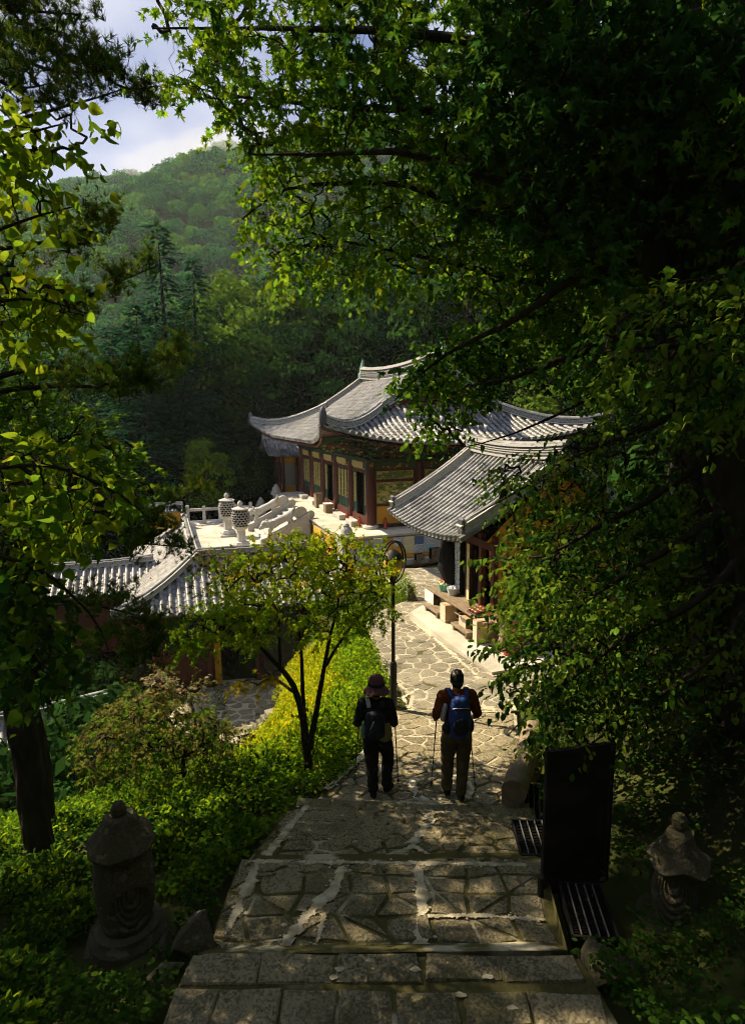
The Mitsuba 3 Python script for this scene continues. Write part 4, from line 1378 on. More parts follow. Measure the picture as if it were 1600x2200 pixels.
def sample_poly(poly, n, r):
    P = Polygon(poly)
    x0, y0, x1, y1 = P.bounds
    from shapely import contains_xy
    out = np.empty((0, 2))
    while len(out) < n:
        q = np.column_stack([r.uniform(x0, x1, n * 2), r.uniform(y0, y1, n * 2)])
        out = np.vstack([out, q[contains_xy(P, q[:, 0], q[:, 1])]])
    return out[:n]


def at_many(q, Y):
    d = FW + RT * ((q[:, :1] - 800) / FOC) - UP * ((q[:, 1:] - 1100) / FOC)
    return CAM + d * (np.asarray(Y)[:, None] / d[:, 1:2])


def crown(tree, wood, L, regions, tmpl, bsdf='leaf', parts=0, twig_r=0.004, name='leaf'):
    """regions: (sight outline, how many sprays, near, far, spray length, leaves per spray, leaf size, colour, lean, out-of-view points)."""
    starts, spec = [], []
    for g in regions:
        if isinstance(g['where'], np.ndarray):
            p = g['where']
        else:
            q = sample_poly(g['where'], g['n'], L.r)
            p = at_many(q, L.r.uniform(g['near'], g['far'], len(q)))
        keep = p[:, 2] > ground_z(p[:, 0], p[:, 1]) + .25
        if 'hole' in g:
            hx, hy, _ = project(p)
            from shapely import contains_xy
            keep &= ~contains_xy(Polygon(g['hole']), hx, hy)
        p = p[keep]
        starts.append(p)
        spec += [g] * len(p)
    starts = np.concatenate(starts)
    dirs = wood.grow(starts, twig_r)
    for p, d, g in zip(starts, dirs, spec):
        lean = np.array(g.get('lean', (0, 0, -.1)))
        dd = unit(d * .7 + lean + L.r.normal(0, .45, 3) * [1, 1, .4])
        col = np.array(g['color'])
        if 'color2' in g and L.r.random() < g.get('mix', .3):
            col = np.array(g['color2'])
        L.spray(p, dd, g['len'] * L.r.uniform(.7, 1.3), g['k'], g['size'], col, up=g.get('up', .55), droop=g.get('droop', .2), nj=g.get('nj', .42))
    wood.emit(tree)
    emit_leaves(tree, L, tmpl, bsdf, parts, name)
# ------------------------------------------------------------------ big maple on the right, its crown over the top of the view
G_SUN, G_MID, G_DARK = (0.17, 0.28, 0.012), (0.095, 0.195, 0.014), (0.032, 0.088, 0.016)  # brightest green paints sunlit leaves, darkest the deep shade of the crown
mt = thing('maple_tree', 'huge dark maple on the right whose crown roofs the upper half of the view', 'tree')
w = Wood(1)
base = np.array([4.55, 7.5, 8.6])
w.limb([base, (4.45, 7.5, 10.5), at(1462, 620, 7.5), at(1462, 330, 7.5), at(1450, 0, 7.5), at(1440, -500, 7.7)], [.42, .33, .30, .27, .22, .12], 0, 26, .03, 14, 'trunk')
w.limb([at(1450, 640, 7.5), at(1390, 520, 7.3), at(1345, 330, 7.2), at(1275, 110, 7.2), at(1240, -60, 7.3), at(1150, -400, 7.5)], .17, .06, 20, .05, 9)
LIMBS = [([(1452, 500, 7.5), (1250, 505, 7.6), (1050, 470, 8.2), (850, 395, 8.8), (640, 400, 9.2), (520, 470, 9.4)], .085, .012),
         ([(1440, 560, 7.5), (1250, 590, 7.4), (1100, 690, 8.0), (960, 760, 8.8), (850, 860, 9.2)], .07, .010),
         ([(1460, 300, 7.5), (1250, 250, 7.6), (1000, 240, 8.2), (760, 230, 9.0), (560, 210, 9.6), (420, 190, 9.8)], .09, .010),
         ([(1340, 330, 7.2), (1180, 150, 7.2), (950, 80, 7.8), (700, 60, 8.6), (480, 60, 9.2), (330, 60, 9.4)], .08, .010),
         ([(1455, 420, 7.5), (1150, 400, 7.0), (900, 330, 7.0), (700, 330, 7.4), (540, 330, 7.8)], .08, .010),
         ([(1450, 640, 7.5), (1300, 730, 7.2), (1150, 790, 7.6), (1000, 830, 8.4)], .06, .010),
         ([(1475, 600, 7.5), (1560, 560, 7.2), (1680, 520, 7.0)], .06, .015),
         ([(1470, 350, 7.5), (1560, 200, 7.0), (1700, 100, 6.6)], .08, .015),
         ([(1275, 110, 7.2), (1050, -100, 7.0), (750, -250, 6.8), (450, -350, 6.8)], .08, .015),
         ([(1450, 0, 7.5), (1300, -300, 6.0), (1100, -600, 5.0)], .10, .02)]
for pts, r0, r1 in LIMBS:
    w.limb([at(*q) for q in pts], r0, r1, 18, .06, 6)
Lm = Leaves(21)
HOLE = [(1325, 330), (1420, 300), (1530, 300), (1530, 660), (1400, 660), (1350, 520)]
TOP = [(390, -40), (350, 55), (400, 100), (340, 170), (440, 200), (460, 245), (450, 285), (510, 285), (560, 335), (650, 350), (800, 300), (1000, 420), (1300, 560), (1650, 560), (1650, -40)]
MIDC = [(545, 400), (560, 335), (680, 330), (1000, 380), (1300, 520), (1400, 680), (1150, 720), (960, 600), (870, 610), (740, 625), (620, 560), (600, 600), (560, 590), (570, 500), (520, 510)]
over = np.column_stack([Lm.r.uniform(-4.5, 9, 1250), Lm.r.uniform(-4, 12, 1250), Lm.r.uniform(16.5, 22, 1250)])  # unseen overhead sprays, added to shade the foliage on the right
ox, oy, oz = project(over)
over = over[(oz < .5) | (oy < -60) | (ox > 1650) | (ox < -50)]
crown(mt, w, Lm, [
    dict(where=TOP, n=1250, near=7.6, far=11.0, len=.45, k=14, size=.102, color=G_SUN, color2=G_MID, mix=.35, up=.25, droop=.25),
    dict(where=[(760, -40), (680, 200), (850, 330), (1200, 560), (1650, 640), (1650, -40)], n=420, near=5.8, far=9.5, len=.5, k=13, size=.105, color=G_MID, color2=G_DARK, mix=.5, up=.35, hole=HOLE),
    dict(where=[(1050, -40), (1000, 200), (1150, 500), (1650, 640), (1650, -40)], n=800, near=5.6, far=9.5, len=.5, k=12, size=.12, color=G_DARK, up=.4, hole=HOLE),  # darkened leaf colour paints the near-black shade at far right
    dict(where=[(1300, 340), (1560, 330), (1600, 640), (1330, 660)], n=70, near=9.0, far=11.5, len=.5, k=11, size=.12, color=G_SUN, color2=G_MID, mix=.4, up=.3),  # sunlit leaf colour painted on as a bright backdrop for the trunk
    dict(where=[(1250, 300), (1650, 200), (1650, 700), (1480, 560)], n=60, near=5.4, far=7.0, len=.45, k=10, size=.10, color=G_MID, up=.3, hole=HOLE),
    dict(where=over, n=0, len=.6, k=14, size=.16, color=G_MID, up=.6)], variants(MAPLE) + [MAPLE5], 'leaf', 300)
ot = thing('oak_tree', 'round leaved branches hanging in shade below the maple crown in front of the temple roof', 'tree')
w = Wood(3)
w.limb([(4.9, 9.6, 8.7), (4.95, 9.6, 11), at(1420, 500, 9.7), at(1400, 100, 9.8)], [.26, .2, .15, .08], 0, 18, .04, 9, 'trunk')
for pts, r0, r1 in (([(1425, 560, 9.7), (1200, 610, 9.6), (950, 560, 9.8), (750, 520, 10), (600, 480, 10.2)], .07, .01), ([(1430, 660, 9.7), (1250, 760, 9.8), (1080, 820, 10.0), (950, 860, 10.2), (840, 850, 10.4)], .06, .01),
                    ([(1430, 700, 9.7), (1300, 830, 9.4), (1180, 900, 9.6), (1000, 960, 9.8)], .05, .008)):
    w.limb([at(*q) for q in pts], r0, r1, 16, .07, 6)
Lo = Leaves(22)
crown(ot, w, Lo, [
    dict(where=MIDC, n=560, near=8.2, far=10.8, len=.42, k=12, size=.10, color=G_MID, color2=G_SUN, mix=.5, up=.3, droop=.3),
    dict(where=[(860, 830), (900, 760), (1000, 690), (1150, 640), (1420, 640), (1420, 860), (1300, 880), (1180, 820), (1080, 800), (980, 830), (910, 850)], n=270, near=8.6, far=10.8, len=.42, k=11, size=.10, color=G_MID, color2=G_DARK, mix=.4, up=.4, droop=.3),
    dict(where=[(850, 835), (900, 770), (1000, 725), (1110, 700), (1120, 790), (1050, 850), (970, 865), (900, 860)], n=150, near=8.8, far=10.6, len=.4, k=11, size=.10, color=G_MID, color2=G_DARK, mix=.5, up=.4, droop=.3),
    dict(where=[(900, 860), (970, 850), (1010, 880), (1000, 940), (950, 960), (910, 940)], n=34, near=9.0, far=10.2, len=.36, k=8, size=.11, color=G_MID, up=.4, droop=.35),
    dict(where=[(1140, 500), (1430, 480), (1430, 860), (1190, 740)], n=230, near=9.5, far=12.5, len=.5, k=11, size=.13, color=G_DARK, color2=G_MID, mix=.3, up=.5)], variants(tmpl_oval(.36)), 'leaf', 200)

# hornbeam branches that sweep down from the right over the path
ht = thing('hornbeam_tree', 'glossy leaved branches sweeping down from the right over the path and the shop', 'tree')
w = Wood(5)
w.limb([(4.2, 6.2, 8.6), at(1640, 1250, 6.2), at(1560, 1000, 6.3), at(1570, 700, 6.3), at(1600, 300, 6.2), at(1600, -200, 6.2)], [.36, .25, .21, .17, .12, .06], 0, 24, .03, 12, 'trunk')
for pts, r0, r1 in (([(1570, 820, 6.3), (1430, 900, 6.4), (1280, 960, 6.8), (1120, 1050, 7.2), (1010, 1110, 7.5)], .05, .006), ([(1560, 950, 6.3), (1420, 1060, 6.2), (1270, 1140, 6.4), (1150, 1200, 6.8), (1050, 1195, 7.4)], .05, .006),
                    ([(1580, 1080, 6.3), (1430, 1180, 6.0), (1280, 1280, 6.2), (1180, 1340, 6.6), (1110, 1400, 7)], .05, .006), ([(1600, 1180, 6.2), (1450, 1320, 5.8), (1300, 1400, 5.8), (1180, 1500, 6.1), (1090, 1580, 6.4)], .045, .006),
                    ([(1600, 760, 6.3), (1480, 740, 5.8), (1350, 750, 5.8), (1240, 800, 6.0)], .04, .006), ([(1620, 1250, 6.2), (1500, 1430, 5.6), (1350, 1540, 5.5), (1220, 1640, 5.7)], .04, .006)):
    w.limb([at(*q) for q in pts], r0, r1, 16, .05, 6)
Lh = Leaves(23)
H_MID = (.15, .25, .024)
LEAN = (-.75, .15, -.28)
crown(ht, w, Lh, [
    dict(where=[(1110, 1030), (1240, 930), (1420, 790), (1600, 650), (1650, 700), (1650, 1300), (1400, 1250), (1260, 1130), (1130, 1090)], n=330, near=5.9, far=8.2, len=.42, k=14, size=.078, color=H_MID, color2=G_DARK, mix=.3, lean=LEAN, up=1.2, nj=.27, droop=.3),
    dict(where=[(1060, 1190), (1160, 1140), (1320, 1120), (1500, 1180), (1650, 1280), (1650, 1500), (1340, 1480), (1160, 1390), (1090, 1420), (1090, 1300)], n=400, near=5.6, far=7.6, len=.42, k=14, size=.078, color=H_MID, color2=G_DARK, mix=.3, lean=LEAN, up=1.2, nj=.27, droop=.3),
    dict(where=[(1100, 1440), (1170, 1370), (1330, 1410), (1480, 1420), (1560, 1500), (1360, 1590), (1290, 1650), (1240, 1620), (1180, 1580), (1150, 1600), (1150, 1520)], n=260, near=5.3, far=7.0, len=.38, k=13, size=.078, color=H_MID, color2=G_DARK, mix=.5, lean=LEAN, up=1.2, nj=.27, droop=.4),
    dict(where=[(1300, 640), (1650, 560), (1650, 900), (1450, 880), (1280, 760)], n=200, near=4.6, far=6.4, len=.4, k=14, size=.078, color=H_MID, color2=G_DARK, mix=.3, lean=LEAN, up=.7, droop=.3),
    dict(where=[(1050, 1010), (1150, 965), (1250, 940), (1310, 1090), (1180, 1130), (1080, 1110)], n=85, near=7.4, far=9.6, len=.42, k=12, size=.075, color=H_MID, color2=G_DARK, mix=.3, lean=LEAN, up=1.2, nj=.27, droop=.2),
    dict(where=[(1085, 1140), (1250, 1070), (1330, 1300), (1110, 1330)], n=90, near=7.2, far=9.0, len=.4, k=14, size=.09, color=H_MID, color2=G_DARK, mix=.3, lean=LEAN, up=1.2, nj=.27, droop=.3),
    dict(where=np.column_stack([Lh.r.uniform(2.5, 8, 160), Lh.r.uniform(-1, 7, 160), Lh.r.uniform(13.5, 18, 160)]), n=0, len=.6, k=12, size=.14, color=G_MID, up=.6)], variants(tmpl_oval(.33)), 'leaf_gloss', 300)

# linden on the left, close to the viewer
lt = thing('linden_tree', 'linden with backlit heart shaped leaves reaching in from the left edge', 'tree')
w = Wood(7)
w.limb([(-4.6, 4.4, 7.4), (-4.5, 4.4, 10), (-4.3, 4.4, 13), (-4.3, 4.3, 16), (-4.2, 4.2, 20)], [.22, .18, .15, .12, .07], 0, 20, .04, 10, 'trunk')
for pts, r0, r1 in (([(-330, 400, 4.4), (-120, 360, 4.3), (20, 300, 4.4), (150, 260, 4.6)], .03, .004), ([(-350, 560, 4.4), (-100, 520, 4.2), (60, 470, 4.3), (170, 440, 4.5)], .03, .004), ([(-350, 760, 4.4), (-120, 680, 4.2), (60, 640, 4.3), (200, 680, 4.5)], .03, .004),
                    ([(-350, 1100, 4.4), (-100, 1010, 4.3), (80, 1000, 4.4), (250, 1060, 4.8), (330, 1130, 5)], .035, .004), ([(-350, 1250, 4.4), (-80, 1180, 4.2), (90, 1230, 4.4), (200, 1330, 4.7), (230, 1400, 4.8)], .035, .004), ([(-350, 1350, 4.4), (-80, 1330, 4.2), (60, 1400, 4.4), (150, 1480, 4.6)], .03, .004),
                    ([(-320, 0, 4.3), (0, -200, 4.5), (400, -400, 5)], .06, .01)):
    w.limb([at(*q) for q in pts], r0, r1, 14, .03, 6)
Ll = Leaves(24)
Y_SUN = (0.19, 0.285, 0.012)
crown(lt, w, Ll, [
    dict(where=[(-20, 210), (60, 190), (160, 210), (200, 260), (190, 330), (150, 370), (110, 400), (180, 420), (130, 470), (60, 520), (-20, 560)], n=48, near=4.2, far=5.2, len=.3, k=7, size=.088, color=Y_SUN, color2=G_SUN, mix=.4, up=.1, droop=.5),
    dict(where=[(-20, 560), (90, 590), (180, 650), (200, 690), (60, 720), (-20, 720)], n=70, near=4.2, far=5.4, len=.3, k=6, size=.086, color=Y_SUN, color2=G_SUN, mix=.4, up=.1, droop=.5),
    dict(where=[(-20, 960), (130, 960), (220, 1020), (280, 1090), (230, 1130), (120, 1170), (60, 1240), (-20, 1220)], n=150, near=4.2, far=5.8, len=.32, k=6, size=.086, color=Y_SUN, color2=G_MID, mix=.3, up=.15, droop=.5),
    dict(where=[(-20, 1170), (80, 1240), (140, 1380), (130, 1450), (110, 1520), (70, 1500), (-20, 1440)], n=150, near=4.1, far=5.8, len=.32, k=6, size=.086, color=G_MID, color2=G_DARK, mix=.5, up=.2, droop=.5),
    ], variants(HEART), 'leaf', 300)

# an unseen tree added at left, its crown shaped to shade the near steps
at_ = thing('ash_tree', 'unseen tree added on the left, crown shaped to shade the steps', 'tree')
w = Wood(8)
w.limb([(-10.5, 9.0, 3.8), (-10.4, 9.0, 9), (-10.2, 8.9, 14), (-10.0, 8.8, 19), (-10, 8.8, 22)], [.34, .28, .24, .16, .06], 0, 20, .04, 10, 'trunk')
for q in ((-14, 6, 19), (-13, 12, 19), (-7, 11, 19), (-7.5, 6.5, 19), (-16, 10, 18), (-10, 13, 18)):
    w.limb([(-10.2, 8.9, 13.5), ((-10.2 + q[0]) / 2, (8.9 + q[1]) / 2, 16.8), q], .12, .03, 12, .06, 6)
La = Leaves(28)
hit = np.column_stack([La.r.uniform(-7.5, 3.4, 2000), La.r.uniform(1.2, 6.7, 2000), np.full(2000, 7.5)])  # shadow targets on the ground; crown points are traced back sunwards
hit = hit[~((hit[:, 0] > .4) & (hit[:, 0] < 3.2) & (hit[:, 1] < 3.4))]
hit = hit[~((hit[:, 0] > .3) & (hit[:, 0] < 3.6) & (hit[:, 1] > 4.5) & (La.r.random(len(hit)) < .6))]
up = hit + SUN / SUN[2] * La.r.uniform(8.5, 14.5, len(hit))[:, None]
ox, oy, oz = project(up)
crown(at_, w, La, [dict(where=up[(oy < -90) | (ox < -70)], n=0, len=.6, k=13, size=.155, color=G_SUN, up=.7)], OVAL, 'leaf', 0)

# a smaller maple between the linden and the pine
sm = thing('young_maple', 'green maple with feathery leaves between the linden and the pine on the left', 'tree')
w = Wood(9)
w.limb([(-5.2, 8.6, 4.8), (-5.1, 8.6, 7), at(-60, 1150, 8.6), at(-80, 900, 8.6)], [.11, .09, .07, .03], 0, 16, .05, 8, 'trunk')
for pts in ([(-50, 1120, 8.6), (60, 980, 8.4), (180, 930, 8.4), (290, 960, 8.4)], [(-50, 1180, 8.6), (80, 1060, 8.4), (220, 1020, 8.4), (330, 1060, 8.4)], [(-70, 1050, 8.6), (40, 880, 8.6), (100, 840, 8.6)]):
    w.limb([at(*q) for q in pts], .04, .006, 12, .05, 6)
Ls = Leaves(25)
crown(sm, w, Ls, [
    dict(where=[(-20, 820), (90, 830), (180, 880), (270, 940), (300, 970), (280, 1010), (340, 1060), (300, 1110), (150, 1080), (-20, 1000)], n=330, near=7.6, far=9.6, len=.4, k=10, size=.085, color=G_MID, color2=Y_SUN, mix=.3, up=.8),
    dict(where=[(-20, 720), (60, 740), (120, 830), (-20, 900)], n=90, near=7.6, far=9.6, len=.4, k=10, size=.085, color=G_MID, up=.8)], MAPLE5, 'leaf', 0)

# pine on the left
pt = thing('pine_tree', 'tall dark pine on the left with needled boughs across sky and lower roof', 'tree')
NEED = tmpl_needles(18, 1.2, 4)
w = Wood(13)
w.limb([(-4.55, 7.4, 5.9), (-4.65, 7.4, 8.5), (-5.0, 7.5, 12), (-5.4, 7.6, 17), (-5.6, 7.7, 23), (-5.7, 7.7, 28)], [.185, .155, .15, .14, .11, .05], 0, 30, .03, 12, 'trunk')
PB = [([(-120, 40, 7.7), (60, 80, 7.4), (180, 130, 7.2), (290, 190, 7.0), (330, 185, 7.0)], .05), ([(-120, 160, 7.7), (0, 120, 7.4), (120, 150, 7.2), (230, 150, 7.0)], .04), ([(-120, 0, 7.7), (40, 20, 7.2), (170, 30, 7.0)], .04),
      ([(-120, 290, 7.7), (60, 250, 7.4), (180, 215, 7.2), (262, 190, 7.0)], .03), ([(-100, 540, 7.6), (60, 525, 7.6), (160, 500, 7.7), (240, 468, 7.8)], .04), ([(-90, 700, 7.5), (100, 680, 7.6), (220, 620, 7.9), (340, 570, 8.2)], .045),
      ([(-60, 830, 7.5), (120, 790, 7.7), (260, 800, 8.0), (385, 745, 8.3)], .045), ([(-60, 850, 7.5), (130, 830, 7.6), (260, 830, 7.9), (390, 800, 8.2)], .04), ([(-20, 1120, 7.4), (120, 1120, 7.5), (260, 1110, 7.7), (430, 1050, 7.9)], .04), ([(-20, 1150, 7.4), (140, 1140, 7.3), (280, 1165, 7.4), (400, 1180, 7.5)], .035),
      ([(0, 1300, 7.4), (120, 1290, 7.3), (240, 1310, 7.3), (340, 1345, 7.4)], .035), ([(10, 1450, 7.4), (120, 1420, 7.2), (220, 1400, 7.2), (350, 1410, 7.3)], .03), ([(-120, -200, 7.7), (100, -260, 7.0), (350, -300, 6.6)], .06), ([(-120, 60, 7.7), (-60, 130, 7.0), (40, 190, 6.6), (100, 180, 6.4)], .04)]
Lp = Leaves(26)
starts = []
for i, (pts, r0) in enumerate(PB):
    p = w.limb([at(*q) for q in pts], r0, .006, 22, .05, 6)
    if i == 3:
        continue
    n_sub = 34 if i < 3 or i == 13 else 30
    for k in range(n_sub):
        t = Lp.r.uniform(.22, 1.0)
        j = min(int(t * 21), 20)
        d = unit(p[j + 1] - p[j])
        side = unit(np.cross(d, [0, 0, 1.0])) * Lp.r.choice([-1, 1])
        ln = (.75 * (1.15 - t) + .10) * Lp.r.uniform(.5, 1.1)
        starts.append(p[j] + (d * .7 + side * .8) * ln + [0, 0, Lp.r.normal(0, .10) - .03])
for k in range(500):
    a, h = Lp.r.uniform(0, 2 * np.pi), Lp.r.uniform(16.5, 27)
    rr = Lp.r.uniform(.3, 1) ** .6 * (28.5 - h) * .42 + .3
    q = np.array([-5.5 + rr * math.cos(a), 7.6 + rr * math.sin(a), h])
    x_, y_, z_ = project(q)
    if z_ < 1 or y_ < -80 or x_ < -60:
        starts.append(q)
starts = np.array(starts)
dirs = w.grow(starts, .005)
tuft_p, tuft_y = [], []
for p, d in zip(starts, dirs):
    far_up = p[2] > 19
    for k in range(5 if far_up else 14):
        tuft_p.append(p - d * Lp.r.uniform(0, .42) + Lp.r.normal(0, .05 if not far_up else .25, 3) + [0, 0, .02])
        tuft_y.append(d * .5 + [0, 0, .8] + Lp.r.normal(0, .35, 3))
tuft_p, tuft_y = np.array(tuft_p), np.array(tuft_y)
nn = len(tuft_p)
sz = np.where(tuft_p[:, 2] > 19, .26, .10) * Lp.r.uniform(.75, 1.2, nn)
w.emit(pt)
emit_leaves(pt, [tuft_p, tuft_y, Lp.r.normal(0, 1, (nn, 3)), sz, jitter_colors(Lp.r, nn, (.105, .165, .018), .3, .2)], NEED, 'leaf_soft', 0, rest='needles')
# ------------------------------------------------------------------ wood behind the temple and on the mountain
def cluster_crown(seed, h, r, n_clu, n_leaf, size, base, z0=.28, flat=.8):
    """A broad crown: leaf clusters spread through an uneven volume, each cluster a loose tilted pad of leaves."""
    g = np.random.default_rng(seed)
    ps, ys, ns, ss, cs = [], [], [], [], []
    for k in range(n_clu):
        a, u = g.uniform(0, 2 * np.pi), g.uniform(0, 1)
        t = z0 + (1 - z0) * u
        env = r * math.sin(math.pi * min(1, (t - z0) / (1 - z0) * .80 + .16)) ** .75 * (0.8 + .4 * g.random())
        rr = env * g.uniform(.35, 1.0) ** .5
        c = np.array([rr * math.cos(a), rr * math.sin(a), t * h])
        cr = r * g.uniform(.20, .36)
        q = g.normal(size=(n_leaf, 3)) * [1, 1, .55]
        q = unit(q) * g.uniform(.3, 1, (n_leaf, 1)) ** .5 * cr * [1, 1, .62]
        o = unit(q + np.array([c[0], c[1], 0]) / r * .4 + [0, 0, .25])
        ps.append(c + q)
        ys.append(np.cross(o, g.normal(size=(n_leaf, 3))) + [0, 0, -.25])
        ns.append(o + g.normal(0, .35, (n_leaf, 3)))
        ss.append(size * g.uniform(.6, 1.25, n_leaf))
        cs.append(jitter_colors(g, n_leaf, np.array(base) * math.exp(g.normal(0, .18)), .2, .1))
    return [np.concatenate(a) for a in (ps, ys, ns, ss, cs)]


def conifer_crown(seed, h, r, levels, per, size, base, z0=.12):
    g = np.random.default_rng(seed)
    ps, ys, ns, ss, cs = [], [], [], [], []
    for k in range(levels):
        t = z0 + (1 - z0) * (k + g.uniform(-.3, .3)) / levels
        ln = r * (1 - t) ** .85 + .12
        m = max(4, int(per * (1 - .5 * t)))
        for j in range(m):
            if g.random() < .12:
                continue
            a = g.uniform(0, 2 * np.pi)
            l_ = ln * g.uniform(.6, 1.12)
            d = np.array([math.cos(a), math.sin(a), 0])
            s = np.array([-d[1], d[0], 0])
            q = max(4, int(l_ / size * 2.6))
            u = (np.arange(q) + g.uniform(0, 1, q)) / q
            wdt = l_ * .30 * (1 - u) + .05
            side = g.uniform(-1, 1, q)
            p = np.outer(u * l_, d) + (side * wdt)[:, None] * s + np.stack([u * 0, u * 0, t * h - .30 * l_ * u ** 1.2 + .18 * l_ * u ** 3 + g.normal(0, .05, q)], 1)
            ps.append(p)
            ys.append(d + side[:, None] * s * .9 + g.normal(0, .25, (q, 3)) + [0, 0, -.15])
            ns.append(np.array([0, 0, 1.0]) + g.normal(0, .35, (q, 3)))
            ss.append(size * g.uniform(.7, 1.25, q))
            cs.append(jitter_colors(g, q, np.array(base) * math.exp(g.normal(0, .12)), .2, .1))
    return [np.concatenate(a) for a in (ps, ys, ns, ss, cs)]


def proto(key, arr, tmpl, bsdf='leaf_soft'):
    V, Fc, C = place_leaves(tmpl, *arr)
    scene[key] = {'type': 'shapegroup', 'crown': mikit.ply((V, Fc), bsdf, smooth=True, color=C)}


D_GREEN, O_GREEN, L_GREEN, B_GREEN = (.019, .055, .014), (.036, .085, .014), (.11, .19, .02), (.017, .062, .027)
NEEDLE_LEAF = (np.array([(0, 0, 0), (.16, .45, -.03), (0, 1, -.12), (-.16, .45, -.03)], float), np.array([[0, 1, 2], [0, 2, 3]]))
for i in range(3):
    proto(f'broad_dark_{i}', cluster_crown(100 + i, 12, 4.2, 62, 70, .42, D_GREEN), DIAM)
    proto(f'broad_olive_{i}', cluster_crown(110 + i, 12, 4.2, 62, 70, .42, O_GREEN), DIAM)
    proto(f'broad_light_{i}', cluster_crown(120 + i, 12, 4.2, 62, 70, .40, L_GREEN), DIAM)  # brighter leaf copy, used where trees should look sunlit
for i in range(3):
    proto(f'fir_{i}', conifer_crown(130 + i, 18, 5.0, 46, 16, .62, B_GREEN), NEEDLE_LEAF)
TRUNK = {}
for nm, h in (('broad', 12), ('fir', 18)):
    bb = B().tube([(0, 0, -1.2), (.05, 0, h * .3), (.0, .1, h * .6), (0, 0, h * .93)], [.24, .19, .12, .03], 7)
    if nm == 'broad':
        for k in range(6):
            a = k * 1.1
            bb.tube([(0, 0, h * (.28 + .06 * k)), (1.1 * math.cos(a), 1.1 * math.sin(a), h * (.42 + .06 * k)), (2.5 * math.cos(a), 2.5 * math.sin(a), h * (.52 + .055 * k))], [.09, .06, .02], 5)
    TRUNK[nm] = mikit.ply(bb.mesh(), 'bark', smooth=True)


def far_tree(name, kind, var, x, y, h, label, cat, group=None, wide=1.0, spin=0.0):
    z = float(ground_z(x, y)) - .1 if not (y > 130) else float(mountain_z(np.array(x), np.array(y)))
    t = thing(name, label, cat, group)
    full = 18.0 if kind == 'fir' else 12.0
    s = h / full
    M = T().translate([float(x), float(y), z]).rotate([0, 0, 1], float(spin)).scale([s * wide, s * wide, s])
    put(f'{t}__trunk', TRUNK['fir' if kind == 'fir' else 'broad'], None, to=M)
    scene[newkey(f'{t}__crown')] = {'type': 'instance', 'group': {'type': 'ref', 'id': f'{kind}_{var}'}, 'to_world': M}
    return t


def top_height(px, py, y):
    p = at(px, py, y)
    return p[0], p[2] - float(ground_z(p[0], y))


for px, py, y, lab, wide in ((337, 468, 50, 'tallest dark fir standing before the misty mountain, left of the temple', 1.15), (412, 545, 53, 'second tall fir just right of the tallest one', 1.05), (290, 640, 44, 'dark fir low on the left slope before the tallest fir', 1.2),
                             (470, 640, 62, 'narrow fir right of the two tall firs', .9), (236, 690, 47, 'dark fir behind the pine boughs at left', 1.2), (548, 778, 49, 'small pale young fir standing alone left of the temple roof', 1.3),
                             (385, 700, 46, 'broad fir in front of the tall firs', 1.3), (610, 590, 70, 'dark fir left of the hanging oak leaves', 1.0), (690, 560, 74, 'dark fir behind the middle of the temple roof', 1.0), (760, 640, 66, 'dark fir above the left ridge horn', 1.1)):
    x, h = top_height(px, py, y)
    far_tree('fir_tree', 'fir', int(px) % 3, x, y, max(h, 3.0), lab, 'tree', wide=wide * (1.0 if h > 8 else 1.0), spin=px)
for px, py, y, k, lab, wide in ((520, 600, 66, 'broad_light', 'sunlit yellow green tree right of the tall firs', 1.1), (590, 620, 60, 'broad_light', 'pale green tree in sun left of the dark wood', 1.0), (470, 700, 56, 'broad_light', 'light green tree in front of the sunlit yellow green one', .9), (560, 700, 58, 'broad_olive', 'olive tree below the pale sunlit trees', 1.1),
                                (440, 945, 43, 'broad_light', 'small bright maple standing alone on the slope behind the courtyard', .9), (760, 690, 52, 'broad_dark', 'light edged tree right above the ridge of the temple roof', .8), (180, 950, 46, 'broad_olive', 'tree on the left slope behind the rear roof wing', 1.0),
                                (520, 960, 46, 'broad_olive', 'small dark tree right of the bright little maple', 1.0), (330, 960, 48, 'broad_dark', 'dark round tree left of the bright little maple', 1.0), (650, 700, 56, 'broad_dark', 'dark tree left of the light edged one above the roof', 1.0)):
    x, h = top_height(px, py, y)
    far_tree('broadleaf_tree', k, int(py) % 3, x, y, max(h, 2.5), lab, 'tree', wide=wide, spin=py)
fr = np.random.default_rng(31)
spots = []
for gy_ in np.arange(49, 104, 5.2):
    for gx_ in np.arange(-46, 44, 5.2):
        spots.append((gx_ + fr.uniform(-2, 2), gy_ + fr.uniform(-2, 2)))
for gy_ in np.arange(10, 50, 4.6):
    for gx_ in np.arange(11.5, 30, 4.6):
        spots.append((gx_ + fr.uniform(-1.8, 1.8), gy_ + fr.uniform(-1.8, 1.8)))
for gy_ in np.arange(26, 50, 5.0):
    for gx_ in np.arange(-34, -15, 5.0):
        spots.append((gx_ + fr.uniform(-1.8, 1.8), gy_ + fr.uniform(-1.8, 1.8)))
LIM_X, LIM_Y = [-400, 0, 110, 200, 300, 380, 450, 540, 600, 680, 760], [520, 600, 640, 680, 700, 690, 650, 620, 590, 500, 300]
